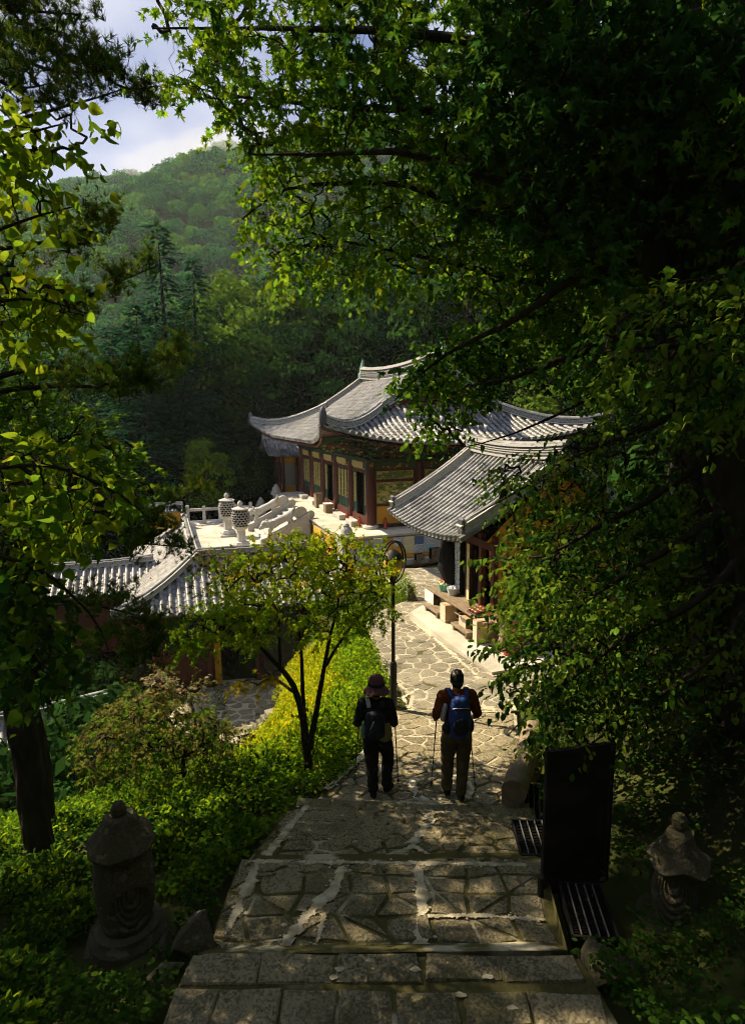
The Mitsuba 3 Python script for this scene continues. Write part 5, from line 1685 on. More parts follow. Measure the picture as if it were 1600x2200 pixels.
for x, y in spots:
    q = to_local((x, y, 0), TO, TYAW)
    if -12 < q[0] < D + 4.5 and -10 < q[1] < L + 8:
        continue
    if math.hypot(x - 5, y - 17) < 7.5:
        continue
    z = float(ground_z(x, y))
    h = fr.uniform(9, 17) if y > 48 else fr.uniform(6, 11)
    px, py, dz = (float(a) for a in project((x, y, z + h)))
    if px < -150 or px > 1750:
        continue
    lim = float(np.interp(px, LIM_X, LIM_Y))
    if x < -12 and y < 50:
        lim = max(lim, 900)
    if py < lim:
        top = at(px, lim, y)[2]
        h = top - z
    if h < 2.5:
        continue
    fir = fr.random() < (.5 if px < 900 else .2)
    side = 'left of the two tall firs' if px < 300 else 'behind the two tall firs' if px < 480 else 'left of the temple roof' if px < 680 else 'over the left of the temple roof' if px < 900 else 'over the right of the temple roof' if px < 1120 else 'behind the shop' if px < 1350 else 'behind the big maple trunk'
    deep = 'low' if y < 30 else 'at the foot of the slope' if y < 58 else 'halfway up the slope' if y < 80 else 'high on the slope'
    size = 'small' if h < 7 else 'middling' if h < 12 else 'tall'
    lit = x > 9 and y < 50 and fr.random() < .55  # these trees take the bright leaf copy to suggest sunny gaps
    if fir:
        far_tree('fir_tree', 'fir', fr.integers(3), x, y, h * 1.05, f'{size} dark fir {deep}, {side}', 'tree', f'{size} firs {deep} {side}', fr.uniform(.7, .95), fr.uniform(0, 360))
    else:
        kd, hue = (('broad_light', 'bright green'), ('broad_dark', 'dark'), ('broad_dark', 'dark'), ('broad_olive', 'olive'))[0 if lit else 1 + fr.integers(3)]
        far_tree('broadleaf_tree', kd, fr.integers(3), x, y, h, f'{size} {hue} tree {deep}, {side}', 'tree', f'{size} {hue} trees {deep} {side}', fr.uniform(.9, 1.25), fr.uniform(0, 360))

# undergrowth: low bushes that cover the slopes as one mass
V, Fc, C = place_leaves(DIAM, *cluster_crown(140, 1.7, 1.5, 16, 46, .24, (.024, .066, .013), .05))
scene['bush_mass'] = {'type': 'shapegroup', 'crown': mikit.ply((V, Fc), 'leaf_soft', smooth=True, color=C)}
labels['undergrowth'] = {'label': 'dense dark undergrowth covering the slopes round the temple', 'category': 'undergrowth', 'kind': 'stuff'}
k = 0
for _ in range(5200):
    x, y = fr.uniform(-34, 26), fr.uniform(5, 72)
    q = to_local((x, y, 0), TO, TYAW)
    if -10.5 < q[0] < D + 3.0 and -6 < q[1] < L + 6:
        continue
    if -12.6 < q[0] < -1 and -6 < q[1] < 16:
        continue
    if (1.0 < x < 9.2 and 12 < y < 23) or PATH.distance(Point(x, y)) < 1.1 or (-8.2 < x < 1 and y < 25) or (x < -6 and y < 9) or (x > 0 and y < 9 and x < 5) or (x < -1 and y < 12):
        continue
    k += 1
    if k > 1150:
        break
    s = fr.uniform(.7, 1.7)
    scene[f'undergrowth__{k:03d}'] = {'type': 'instance', 'group': {'type': 'ref', 'id': 'bush_mass'}, 'to_world': T().translate([x, y, float(ground_z(x, y)) - .2]).rotate([0, 0, 1], fr.uniform(0, 360)).scale([s, s, s * fr.uniform(.7, 1.2)])}

# the slope behind the viewer is wooded too and keeps the sky light off the steps
labels['rear_wood'] = {'label': 'dense wood on the slope behind the viewer', 'category': 'wood', 'kind': 'stuff'}
for k, (x, y) in enumerate(((-11, -6), (-6.5, -8), (-2.5, -11), (3, -11), (7, -7), (11, -4), (-14, -1), (13, 1.5), (-9, -13), (-4, -14), (1, -14), (6, -13), (11, -11), (-16, -9), (17, -4), (-13, 4.5), (-20, 2))):
    s = fr.uniform(.9, 1.15)
    scene[f'rear_wood__{k + 1:03d}'] = {'type': 'instance', 'group': {'type': 'ref', 'id': f'broad_dark_{k % 3}'}, 'to_world': T().translate([x, y, float(ground_z(x, y)) - 2.6]).rotate([0, 0, 1], fr.uniform(0, 360)).scale([s, s, s])}

# the far forest
def dome_crown(seed, h, r, n, size, base):
    g = np.random.default_rng(seed)
    d = unit(g.normal(size=(n, 3)) + [0, 0, .35])
    d[:, 2] = np.abs(d[:, 2]) * 1.0 - .25
    q = d * np.array([r, r, h * .5])
    b = meshkit.fbm(d * 1.9 + seed * 7.7, 3)
    p = q * (.55 + .9 * b)[:, None] + [0, 0, h * .5]
    o = unit(d / np.array([r, r, h * .5]) * r + g.normal(0, .28, (n, 3)))
    c = jitter_colors(g, n, base, .16, .08) * (.75 + .6 * b)[:, None]  # hollows coloured darker and bulges lighter, painting crown shading in
    return p, np.cross(o, g.normal(size=(n, 3))), o, size * g.uniform(.6, 1.2, n), c


for i, c in enumerate(((.055, .185, .026), (.036, .14, .032), (.10, .235, .024), (.025, .105, .030))):
    V, Fc, C = place_leaves(DIAM, *dome_crown(150 + i, 12, 4.9, 520, 1.15, c))
    scene[f'mountain_tree_{i}'] = {'type': 'shapegroup', 'crown': mikit.ply((V, Fc), 'leaf_soft', smooth=True, color=C)}
labels['mountain_forest'] = {'label': 'pale green broadleaf forest covering the far mountain', 'category': 'forest', 'kind': 'stuff'}
k = 0
for yy in np.arange(170, 490, 6.6):
    for xx in np.arange(-420, 90, 6.6):
        x, y = xx + fr.uniform(-3, 3), yy + fr.uniform(-3, 3)
        z = float(mountain_z(np.array(x), np.array(y)))
        px, py, dz = (float(a) for a in project((x, y, z + 8)))
        if px < -60 or px > 900 or py > 800:
            continue
        k += 1
        s = fr.uniform(.6, 1.15)
        w_ = s * fr.uniform(.9, 1.2)
        scene[f'mountain_forest__{k:03d}'] = {'type': 'instance', 'group': {'type': 'ref', 'id': f'mountain_tree_{fr.integers(4)}'}, 'to_world': T().translate([x, y, z - 1.0]).rotate([0, 0, 1], fr.uniform(0, 360)).scale([w_, w_, s])}
# ------------------------------------------------------------------ the planted slope
GOLD, LIME, GREEN = (.46, .43, .010), (.24, .36, .012), (.085, .18, .012)
ORD = 'first second third fourth fifth sixth seventh eighth ninth tenth eleventh twelfth thirteenth fourteenth fifteenth sixteenth seventeenth eighteenth nineteenth twentieth twenty-first twenty-second twenty-third twenty-fourth twenty-fifth twenty-sixth twenty-seventh twenty-eighth twenty-ninth thirtieth thirty-first thirty-second thirty-third'.split()
gr = np.random.default_rng(41)
STEM = mikit.ply(B().tube([(0, 0, -.15), (.03, 0, .15), (.14, .06, .38)], [.018, .014, .008], 5).tube([(0, 0, -.1), (-.06, .05, .2), (-.14, -.04, .4)], [.016, .012, .007], 5).tube([(0, 0, -.1), (.02, -.08, .2), (.06, -.16, .38)], [.016, .012, .007], 5).mesh(), 'bark', smooth=True)


def shrub(name, x, y, r, h, color, label, cat='shrub', group=None, n=1100, size=.06, tm=None, color2=None, z=None, bs='leaf_low'):
    g = np.random.default_rng(int(abs(x * 131 + y * 977) * 10) + 5)
    t = thing(name, label, cat, group)
    z = float(ground_z(x, y)) if z is None else z
    d = unit(g.normal(size=(n, 3)))
    d[:, 2] = np.abs(d[:, 2])
    q = d * np.array([r, r, h])
    bump = .72 + .55 * meshkit.fbm(q * 2.6 / max(r, .3) + x, 3)[:, None]
    dep = 1 - .45 * g.random((n, 1)) ** 2
    p = q * bump * dep + [x, y, 0]
    p[:, 2] += z + (ground_z(p[:, 0], p[:, 1]) - ground_z(x, y)) * .8 if name != 'clipped_bush' else z
    o = unit(d + g.normal(0, .4, (n, 3)) + [0, 0, .35])
    yd = np.cross(o, g.normal(size=(n, 3))) + d * .8 + [0, 0, .1]
    c = jitter_colors(g, n, color, .22, .12)
    if color2 is not None:
        k = g.random(n) < .35
        c[k] = jitter_colors(g, int(k.sum()), color2, .2, .1)
    V, Fc, C = place_leaves(tm or tmpl_oval(.24), p, yd, o, size * g.uniform(.7, 1.2, n), c)
    put(f'{t}__foliage', (V, Fc), bs, True, color=C)
    put(f'{t}__stems', STEM, None, to=T().translate([x, y, z]).scale([r * 1.6, r * 1.6, h * 1.5]))
    return t


gold_spots = [(-2.05, 13.6), (-2.35, 15.0), (-1.75, 12.5), (-2.75, 16.2), (-2.5, 13.9), (-1.55, 14.3), (-3.0, 14.8), (-2.2, 11.6), (-2.9, 13.0), (-1.7, 16.2), (-3.1, 17.4), (-2.4, 17.4), (-1.5, 11.3), (-1.75, 17.6), (-1.1, 13.2), (-1.2, 15.3), (-2.4, 18.3), (-2.75, 19.2), (-2.6, 20.1), (-1.7, 18.8), (-1.9, 19.9), (-2.9, 20.9), (-1.2, 19.0)]
for i, (x, y) in enumerate(gold_spots):
    shrub('golden_shrub', x, y, gr.uniform(.62, .85), gr.uniform(.55, .85), GOLD, f'golden yellow shrub on the garden slope, {ORD[sorted(q[1] for q in gold_spots).index(y)]} counting up from the garden maple', 'shrub', 'golden shrubs on the garden slope', 1300, .09, color2=LIME)
path_left = np.array(PATH_L)
for i, yy in enumerate(np.arange(8.7, 18.3, .86)):
    xl = float(np.interp(yy, path_left[4:, 1], path_left[4:, 0]))
    if 10.0 < yy < 10.4:
        continue
    x = xl - gr.uniform(.62, .85)
    shrub('azalea_shrub', x, yy, gr.uniform(.5, .66), gr.uniform(.65, .95), LIME, f'azalea shrub edging the left side of the path, {ORD[i]} counting from the hikers', 'shrub', 'azalea shrubs along the left edge of the path', 1000, .085, color2=GREEN)
for sl_n, (x, y, r) in enumerate(sorted(((-1.75, 9.6, .7), (-2.3, 10.3, .75), (-2.6, 8.9, .7), (-3.4, 9.6, .8), (-3.3, 11.0, .8), (-4.3, 10.4, .9), (-1.75, 8.4, .55), (-3.9, 12.2, .9), (-4.8, 12.0, .8), (-5.4, 10.6, .9), (-2.7, 7.7, .5), (-5.6, 9.2, .8), (-4.0, 13.8, .8), (-5.2, 14.2, 1.0), (-4.2, 15.6, .8), (-6.6, 12.4, 1.0), (-6.3, 15.6, 1.0), (-6.9, 10.4, .9), (-7.2, 17.5, 1.0), (-5.4, 17.6, .8), (-2.5, 6.7, .42), (-3.3, 7.3, .5), (-3.9, 6.3, .5), (-4.9, 5.8, .5), (-3.1, 8.1, .5), (-4.7, 8.5, .6), (-5.6, 7.6, .6), (-3.3, 5.5, .4), (-4.2, 4.9, .45), (-3.1, 4.3, .36), (-2.7, 3.6, .3), (-2.0, 7.2, .4)), key=lambda q: math.hypot(q[0], q[1]))):
    shrub('slope_shrub', x, y, r, r * .8, (.04, .095, .012) if y < 8.6 else (.13, .20, .010) if x > -3.6 else GREEN, f'mixed green shrub on the slope round the bronze maple, {ORD[sl_n]} by distance from the viewer', 'shrub', 'green shrubs on the garden slope', 1300, .085, color2=LIME)  # near shrubs get a darker green that paints in the deep shade
# clipped round bushes by the temple end of the path
shrub('clipped_bush', .98, 19.9, .47, 1.02, (.20, .34, .012), 'bright green egg shaped clipped bush beside the street lamp globe', 'bush', None, 2600, .055, z=5.72)
shrub('clipped_bush', .25, 21.4, .42, .72, (.17, .28, .012), 'smaller clipped bush behind the lamp post', 'bush', None, 1800, .055, z=5.5)
shrub('low_bush', -3.75, 19.0, .42, .42, (.05, .10, .012), 'small dark bush on the rocks beside the lower garden steps', 'bush', None, 900, .05)
shrub('low_bush', -3.9, 17.7, .3, .28, (.08, .12, .012), 'small low bush at the foot of the lower garden steps', 'bush', None, 700, .05)

# garden maples
jm = thing('garden_maple', 'slender maple with fine yellow green leaves in the middle, left of the street lamp', 'tree')
w = Wood(51)
w.limb([(-.98, 8.25, 6.6), at(655, 1575, 8.25), at(632, 1480, 8.3), at(560, 1390, 8.5), at(490, 1330, 8.7)], [.075, .06, .045, .03, .012], 0, 20, .03, 9, 'trunk')
w.limb([at(664, 1610, 8.22), at(690, 1470, 8.2), at(715, 1340, 8.3), at(745, 1230, 8.6)], .05, .010, 16, .04, 7, 'trunk')
for pts, r0 in (([(655, 1560, 8.25), (648, 1430, 8.6), (640, 1300, 8.9), (620, 1210, 9.2)], .04), ([(600, 1440, 8.4), (600, 1330, 8.2), (560, 1250, 8.2)], .028), ([(700, 1430, 8.2), (770, 1330, 8.0), (830, 1270, 8.0)], .026), ([(640, 1330, 8.8), (700, 1230, 9.2), (740, 1170, 9.4)], .022), ([(560, 1390, 8.5), (470, 1360, 8.2), (400, 1330, 8.2)], .02), ([(635, 1490, 8.3), (570, 1440, 8.9), (500, 1290, 9.4)], .025)):
    w.limb([at(*q) for q in pts], r0, .006, 14, .04, 6)
Lj = Leaves(52)
J1, J2, J3 = (.26, .35, .010), (.14, .26, .010), (.40, .30, .012)
crown(jm, w, Lj, [
    dict(where=[(470, 1240), (560, 1170), (640, 1150), (700, 1165), (760, 1200), (700, 1260), (560, 1290), (480, 1290)], n=250, near=7.7, far=9.6, len=.28, k=11, size=.062, color=J1, color2=J3, mix=.06, up=1.0, droop=.3),
    dict(where=[(640, 1180), (740, 1135), (800, 1165), (850, 1210), (840, 1260), (750, 1280), (680, 1260)], n=160, near=7.6, far=9.2, len=.28, k=11, size=.062, color=J1, color2=J3, mix=.08, up=1.0, droop=.3),
    dict(where=[(385, 1330), (450, 1270), (560, 1270), (620, 1330), (560, 1390), (470, 1370), (390, 1400), (370, 1360)], n=210, near=7.5, far=9.5, len=.28, k=11, size=.062, color=J2, color2=J1, mix=.4, up=1.0, droop=.3),
    dict(where=[(620, 1270), (760, 1260), (850, 1290), (820, 1330), (720, 1370), (640, 1380)], n=150, near=7.6, far=9.3, len=.28, k=11, size=.062, color=J2, color2=J1, mix=.4, up=1.0, droop=.3),
    dict(where=[(440, 1180), (520, 1180), (560, 1220), (470, 1250), (400, 1240)], n=70, near=8.6, far=9.8, len=.28, k=11, size=.06, color=(.12, .10, .03), color2=J2, mix=.4, up=1.0),
    dict(where=[(505, 1465), (560, 1450), (600, 1440), (560, 1480)], n=14, near=8.2, far=8.6, len=.25, k=9, size=.062, color=J3, up=1.0)], variants(MAPLE5), 'leaf_low', 0)
rm = thing('bronze_maple', 'low spreading maple with bronze red leaves on the slope at lower left', 'tree')
w = Wood(53)
zb = float(ground_z(-3.1, 9.3))
w.limb([(-3.1, 9.3, zb - .1), at(352, 1640, 9.3), at(330, 1560, 9.3), at(300, 1500, 9.3)], [.07, .05, .03, .015], 0, 14, .05, 8, 'trunk')
w.limb([(-2.9, 9.25, zb - .1), at(392, 1640, 9.2), at(420, 1560, 9.3), at(400, 1480, 9.6)], [.055, .04, .03, .012], 0, 14, .05, 8, 'trunk')
for pts in ([(355, 1650, 9.3), (260, 1590, 9.1), (180, 1590, 9.0)], [(395, 1630, 9.2), (470, 1580, 9.4), (510, 1560, 9.5)], [(352, 1640, 9.3), (250, 1540, 9.4), (200, 1540, 9.6)]):
    w.limb([at(*q) for q in pts], .03, .006, 12, .05, 6)
Lr = Leaves(54)
R1, R2, R3 = (.15, .155, .035), (.11, .19, .016), (.26, .23, .13)
crown(rm, w, Lr, [
    dict(where=[(150, 1590), (220, 1540), (270, 1490), (330, 1490), (380, 1530), (470, 1540), (510, 1580), (500, 1650), (400, 1620), (300, 1640), (170, 1660)], n=430, near=8.0, far=10.2, len=.3, k=11, size=.065, color=R1, color2=R2, mix=.4, up=1.0, droop=.2),
    dict(where=[(310, 1460), (350, 1435), (390, 1470), (440, 1460), (430, 1500), (330, 1510)], n=60, near=8.8, far=9.8, len=.3, k=11, size=.065, color=R3, color2=R1, mix=.4, up=1.0, droop=.2),
    dict(where=[(150, 1640), (300, 1610), (480, 1630), (460, 1690), (330, 1710), (200, 1700)], n=110, near=8.0, far=9.4, len=.3, k=11, size=.065, color=R2, color2=GREEN, mix=.4, up=1.0)], variants(MAPLE5), 'leaf_low', 0)

# ground cover
labels['ground_cover'] = {'label': 'low leafy ground cover carpeting the slopes on both sides of the path', 'category': 'ground cover', 'kind': 'stuff'}


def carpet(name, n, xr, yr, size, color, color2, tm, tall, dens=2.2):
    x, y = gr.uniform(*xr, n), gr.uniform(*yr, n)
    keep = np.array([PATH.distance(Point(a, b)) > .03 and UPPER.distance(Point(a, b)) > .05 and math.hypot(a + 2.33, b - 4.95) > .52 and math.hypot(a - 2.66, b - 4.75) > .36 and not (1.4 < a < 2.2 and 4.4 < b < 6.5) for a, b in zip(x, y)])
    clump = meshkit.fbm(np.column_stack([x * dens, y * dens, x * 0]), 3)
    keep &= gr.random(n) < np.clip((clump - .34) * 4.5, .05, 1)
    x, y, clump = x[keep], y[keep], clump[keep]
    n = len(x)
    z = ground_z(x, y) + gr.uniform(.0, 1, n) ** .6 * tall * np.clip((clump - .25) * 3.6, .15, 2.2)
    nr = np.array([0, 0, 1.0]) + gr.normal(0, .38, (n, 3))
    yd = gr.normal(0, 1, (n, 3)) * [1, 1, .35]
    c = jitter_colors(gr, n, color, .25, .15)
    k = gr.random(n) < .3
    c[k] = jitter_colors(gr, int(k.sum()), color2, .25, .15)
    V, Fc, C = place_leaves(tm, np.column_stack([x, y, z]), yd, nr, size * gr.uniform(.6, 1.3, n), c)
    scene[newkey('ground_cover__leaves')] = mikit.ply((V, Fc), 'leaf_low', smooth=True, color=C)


OV3 = tmpl_oval(.34)
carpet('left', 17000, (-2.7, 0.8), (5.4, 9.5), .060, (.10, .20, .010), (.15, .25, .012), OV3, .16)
carpet('left shade', 22000, (-8, -1.4), (3.0, 8.5), .060, (.035, .085, .010), (.06, .12, .012), OV3, .18)  # shade painted in: leaf colours darkened where the bank lies in shadow
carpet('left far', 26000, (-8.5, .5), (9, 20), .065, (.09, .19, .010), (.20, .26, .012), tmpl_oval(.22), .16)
carpet('right', 20000, (1.5, 7), (2.2, 10), .055, (.035, .09, .012), (.05, .115, .012), OV3, .18)  # darker leaf colour stands in for shade on this side
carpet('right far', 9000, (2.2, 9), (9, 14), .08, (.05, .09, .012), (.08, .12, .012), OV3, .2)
carpet('near left', 9000, (-3.6, -1.5), (2.6, 5.2), .042, (.03, .075, .010), (.05, .10, .012), OV3, .2, 3.0)  # deep foreground shade put into the leaf colour
carpet('near right', 9000, (1.55, 3.8), (2.4, 4.6), .042, (.035, .085, .012), (.05, .11, .012), OV3, .22, 3.0)  # leaf colour darkened for the shaded corner
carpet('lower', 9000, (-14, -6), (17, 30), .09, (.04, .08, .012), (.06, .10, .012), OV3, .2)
# ------------------------------------------------------------------ the two hikers
mat('skin', (.30, .17, .11), .55, .4)
mat('cloth_black', lambda p, n, uv: mixc((.008, .008, .009), (.022, .022, .023), fb(p.x * 30, p.y * 30, p.z * 30, 3)), .85, .15, bump=(lambda p, n, uv: fb(p.x * 14, p.y * 14, p.z * 9, 3), .03))
mat('cloth_khaki', lambda p, n, uv: mixc((.060, .050, .026), (.13, .11, .06), fb(p.x * 16, p.y * 16, p.z * 10, 3)), .9, .15, bump=(lambda p, n, uv: fb(p.x * 15, p.y * 15, p.z * 8, 3), .035))
mat('cloth_rust', lambda p, n, uv: mixc((.11, .030, .010), (.21, .06, .017), fb(p.x * 18, p.y * 18, p.z * 14, 3)), .85, .2, bump=(lambda p, n, uv: fb(p.x * 15, p.y * 15, p.z * 9, 3), .03))
mat('cloth_olive', (.20, .19, .07), .9, .15)
mat('cloth_plum', lambda p, n, uv: mixc((.075, .03, .045), (.17, .075, .10), fb(p.x * 25, p.y * 25, p.z * 25, 3)), .85, .2)
mat('pack_blue', lambda p, n, uv: mixc((.012, .035, .17), (.02, .06, .28), fb(p.x * 20, p.y * 20, p.z * 20, 3)), .6, .4, bump=(lambda p, n, uv: fb(p.x * 20, p.y * 20, p.z * 12, 3), .02))
mat('pack_dark', (.012, .014, .03), .7, .3)
mat('hair', lambda p, n, uv: mixc((.006, .005, .005), (.02, .016, .013), fb(p.x * 90, p.y * 90, p.z * 20, 3)), .5, .4)
mat('pale_cloth', (.42, .43, .46), .8, .2)


def ball(c, r, n=20):
    return m3.Manifold.sphere(float(r), n).translate([float(a) for a in c])


def bone(a, b, ra, rb, n=18):
    return m3.Manifold.batch_hull([ball(a, ra, n), ball(b, rb, n)])


def skin_mesh(ms, edge=.022, it=8):
    u = ms[0]
    for q in ms[1:]:
        u = u + q
    u = u.refine_to_length(edge)
    q = u.to_mesh()
    t = trimesh.Trimesh(q.vert_properties[:, :3], q.tri_verts, process=True)
    trimesh.smoothing.filter_taubin(t, .5, -.52, it)
    return t


def folds(t, amp, seed):
    """Wrinkles in cloth."""
    v = np.array(t.vertices)
    a = np.abs(meshkit.fbm(v * [9, 9, 17] + seed, 3) - .5) * 2 + .5 * np.abs(meshkit.fbm(v * [22, 22, 30] + seed, 2) - .5)
    return v + t.vertex_normals * ((.42 - a) * amp)[:, None], t.faces


def chain(pts, rad):
    return [bone(pts[i], pts[i + 1], rad[i], rad[i + 1]) for i in range(len(pts) - 1)]


def ell(c, s, n=20):
    return m3.Manifold.sphere(1.0, n).scale([float(a) for a in s]).translate([float(a) for a in c])


def hand(wrist, d, palm_n, side, r=.0095, curl=1.0):
    """A hand closed round a pole: palm, four fingers of different lengths and a thumb from the side of the palm."""
    d, pn = unit(np.array(d, float)), unit(np.array(palm_n, float))
    s = unit(np.cross(d, pn)) * side
    w_ = np.array(wrist, float)
    out = [bone(w_, w_ + d * .035, .024, .026), m3.Manifold.batch_hull([ball(w_ + d * .03 + s * q, .016, 12) for q in (-.025, .025)] + [ball(w_ + d * .085 + s * q, .013, 12) for q in (-.033, .033)])]
    for q, ln in ((-.031, .8), (-.010, 1.0), (.011, .95), (.031, .72)):
        a = w_ + d * .088 + s * q
        b = a + unit(d * (1 - .55 * curl) + pn * curl) * .036 * ln
        c = b + unit(pn * .6 - d * curl * .9 + d * .35) * .026 * ln
        e = c + unit(-d * curl + pn * -.25) * .020 * ln
        out += chain([a, b, c, e], [r * 1.1, r, r * .9, r * .8])
    a = w_ + d * .03 - s * .028
    b = a + unit(-s * .6 + d * .7 + pn * .5) * .034
    out += chain([a, b, b + unit(d * .5 + pn * .9 + s * .35) * .030], [r * 1.25, r * 1.1, r * .9])
    return skin_mesh(out, .006, 3)


def person(label, foot, yaw, J, who):
    """J: joints in the person's frame, x right, y ahead, z up from the standing foot."""
    t = thing('person', label, 'person')
    P = frame(foot, yaw)
    j = {k: np.array(v, float) for k, v in J.items()}
    sh_l, sh_r, hip_l, hip_r = j['sh_l'], j['sh_r'], j['hip_l'], j['hip_r']
    ch, ab, pe, nk, hd = j['chest'], j['waist'], j['pelvis'], j['neck'], j['head']
    torso = [m3.Manifold.batch_hull([ell(ch + [0, 0, .02], (.165, .105, .15)), ell(ab, (.135, .095, .10))]), m3.Manifold.batch_hull([ell(ab, (.135, .095, .10)), ell(pe, (.155, .11, .10))]),
             m3.Manifold.batch_hull([ball(sh_l, .062), ball(sh_r, .062), ell(ch + [0, 0, .06], (.13, .09, .12))])]
    legs = []
    for s in 'lr':
        legs += chain([j['hip_' + s], j['knee_' + s], j['ankle_' + s]], [.088, .058, .042])
    arms = []
    for s in 'lr':
        arms += chain([j['sh_' + s], j['el_' + s], j['wr_' + s]], [.050, .038, .026])
    neck = [bone(nk - [0, 0, .05], nk + [0, .01, .06], .056, .052)]
    f = unit(np.array(j.get('look', (0, 1, -.1))))
    head = [ell(hd + [0, 0, .025], (.076, .094, .098), 28), ell(hd + [0, .02, -.05], (.060, .075, .062)), bone(hd + [0, .092, .0], hd + [0, .108, -.028], .011, .015), ell(hd + [-.078, -.005, -.01], (.012, .024, .032)), ell(hd + [.078, -.005, -.01], (.012, .024, .032)),
            ell(hd + [0, .082, -.062], (.026, .014, .008)), ell(hd + [-.032, .080, .008], (.014, .012, .009)), ell(hd + [.032, .080, .008], (.014, .012, .009))]
    feet_sk = [bone(j['ankle_' + s], j['ankle_' + s] - [0, 0, .05], .04, .038) for s in 'lr']
    put(f'{t}__body', skin_mesh(torso + legs + arms + neck + head + feet_sk, .02, 8), 'skin', True, to=P)
    for s, sg in (('l', 1), ('r', -1)):
        d = j['wr_' + s] - j['el_' + s]
        put(f'{t}__hand', hand(j['wr_' + s] - unit(d) * .005, d + np.array([0, .12, -.02]), np.array([-sg * -1.0 * .55, .2, -.85]) if False else np.array([(.7 if s == 'l' else -.7), .15, -.5]), sg), 'skin' if not who.get('glove') else who['glove'], True, to=P)
    # trousers and shirt follow the same bones
    tr = [m3.Manifold.batch_hull([ell(pe + [0, 0, .08], (.158, .112, .04)), ell(pe - [0, .01, .02], (.172, .128, .10))])]
    for s in 'lr':
        h_, k_, a_ = j['hip_' + s], j['knee_' + s], j['ankle_' + s]
        md = (h_ + k_) / 2
        tr += chain([h_, md, k_, (k_ + a_) / 2 - [0, .012, 0], a_ + [0, 0, .02]], [.105, .097, .077, .072, .064])
    put(f'{t}__trousers', folds(skin_mesh(tr, .014, 8), .026, 3), who['trousers'], True, to=P)
    shirt = [m3.Manifold.batch_hull([ell(ch + [0, 0, .02], (.182, .122, .16)), ell(ab, (.160, .118, .10))]), m3.Manifold.batch_hull([ell(ab, (.160, .118, .10)), ell(pe + [0, 0, .03], (.176, .128, .07))]),
             m3.Manifold.batch_hull([ball(sh_l, .074), ball(sh_r, .074), ell(ch + [0, 0, .08], (.14, .10, .11))])]
    for s in 'lr':
        q = j['el_' + s] if who['sleeve'] >= 1 else j['sh_' + s] * (1 - who['sleeve']) + j['el_' + s] * who['sleeve']
        shirt += [bone(j['sh_' + s], q, .070, .058)]
        if who['sleeve'] > 1:
            shirt += [bone(j['el_' + s], j['wr_' + s] * .95 + j['el_' + s] * .05, .054, .040)]
    put(f'{t}__shirt', folds(skin_mesh(shirt, .014, 8), .024, 7), who['shirt'], True, to=P)
    for s in 'lr':
        a_ = j['ankle_' + s]
        dd = unit(np.array(j.get('toe_' + s, (0, 1, -.05))))
        shoe = [m3.Manifold.batch_hull([ell(a_ + [0, -.03, -.055], (.044, .055, .036)), ell(a_ + dd * .12 - [0, 0, .062], (.048, .07, .026)), ball(a_ + [0, 0, .03], .052)])]
        put(f'{t}__shoe', skin_mesh(shoe, .02, 3), 'cloth_black', True, to=P)
    return t, P, j


def pole(P, top, tip, label):
    k = thing('trekking_pole', label, 'trekking pole')
    top, tip = np.array(top, float), np.array(tip, float)
    d = tip - top
    put(f'{k}__shaft', B().tube([top + d * .1, tip], [.0085, .0055], 8).mesh(), 'iron', 40, to=P)
    put(f'{k}__grip', B().tube([top - d * .02, top + d * .02, top + d * .11], [.018, .015, .017], 10).mesh(), 'cloth_black', 40, to=P)
    put(f'{k}__basket', B().lathe([(0, 0), (.03, .004), (.03, .010), (0, .014)], top + d * .955, 10).mesh(), 'iron', 40, to=P)


def zp(x, y):
    return float(path_z(np.array(x), np.array(y)))


fx, fy = .02, 7.36
w1 = dict(trousers='cloth_black', shirt='cloth_black', sleeve=.95)
t1, P1, j1 = person('person in black with a plum sun hat, the left one of the two hikers', (fx, fy, zp(fx, fy) + .012), 2.0,
                    dict(pelvis=(.02, .02, .84), waist=(.015, .03, .98), chest=(0, .05, 1.16), neck=(0, .06, 1.36), head=(0.01, .085, 1.49), sh_l=(-.165, .05, 1.30), sh_r=(.165, .04, 1.29), el_l=(-.245, .05, 1.02), wr_l=(-.235, .23, .90), el_r=(.235, .02, 1.02), wr_r=(.235, .24, .93),
                         hip_l=(-.075, .02, .80), knee_l=(-.06, .05, .44), ankle_l=(-.05, .0, .085), hip_r=(.095, .02, .80), knee_r=(.165, .20, .47), ankle_r=(.13, .10, .10), toe_r=(.55, .8, -.12)), w1)
hat = B().lathe([(.0, .125), (.055, .122), (.088, .10), (.102, .045), (.106, .0), (.118, -.012), (.165, -.05), (.172, -.062), (.160, -.052), (.104, -.010)], j1['head'] + [0, 0, .045], 24, 1, 1.08).mesh()
v = hat[0]
v[:, 2] += (meshkit.fbm(v * 16, 2) - .5) * .03 - .25 * np.abs(v[:, 0] - j1['head'][0]) * (v[:, 2] < j1['head'][2] + .04)
put(f'{t1}__sun_hat', (v, hat[1]), 'cloth_plum', True, to=P1)
put(f'{t1}__hat_band', B().lathe([(.108, .0), (.112, .005), (.110, .034), (.102, .04)], j1['head'] + [0, 0, .045], 20, 1, 1.08).mesh(), 'cloth_black', True, to=P1)
put(f'{t1}__hair', skin_mesh([ell(j1['head'] + [0, -.03, -.02], (.078, .075, .10))], .03, 2), 'hair', True, to=P1)
put(f'{t1}__vest', skin_mesh([m3.Manifold.batch_hull([ell(j1['waist'] + [.045, .0, .03], (.135, .135, .10)), ell(j1['pelvis'] + [.05, .0, .0], (.150, .140, .05))])], .03, 4), 'cloth_olive', True, to=P1)
bp = thing('backpack', 'small black backpack with pale strap and bottle on the hiker in the plum hat', 'backpack')
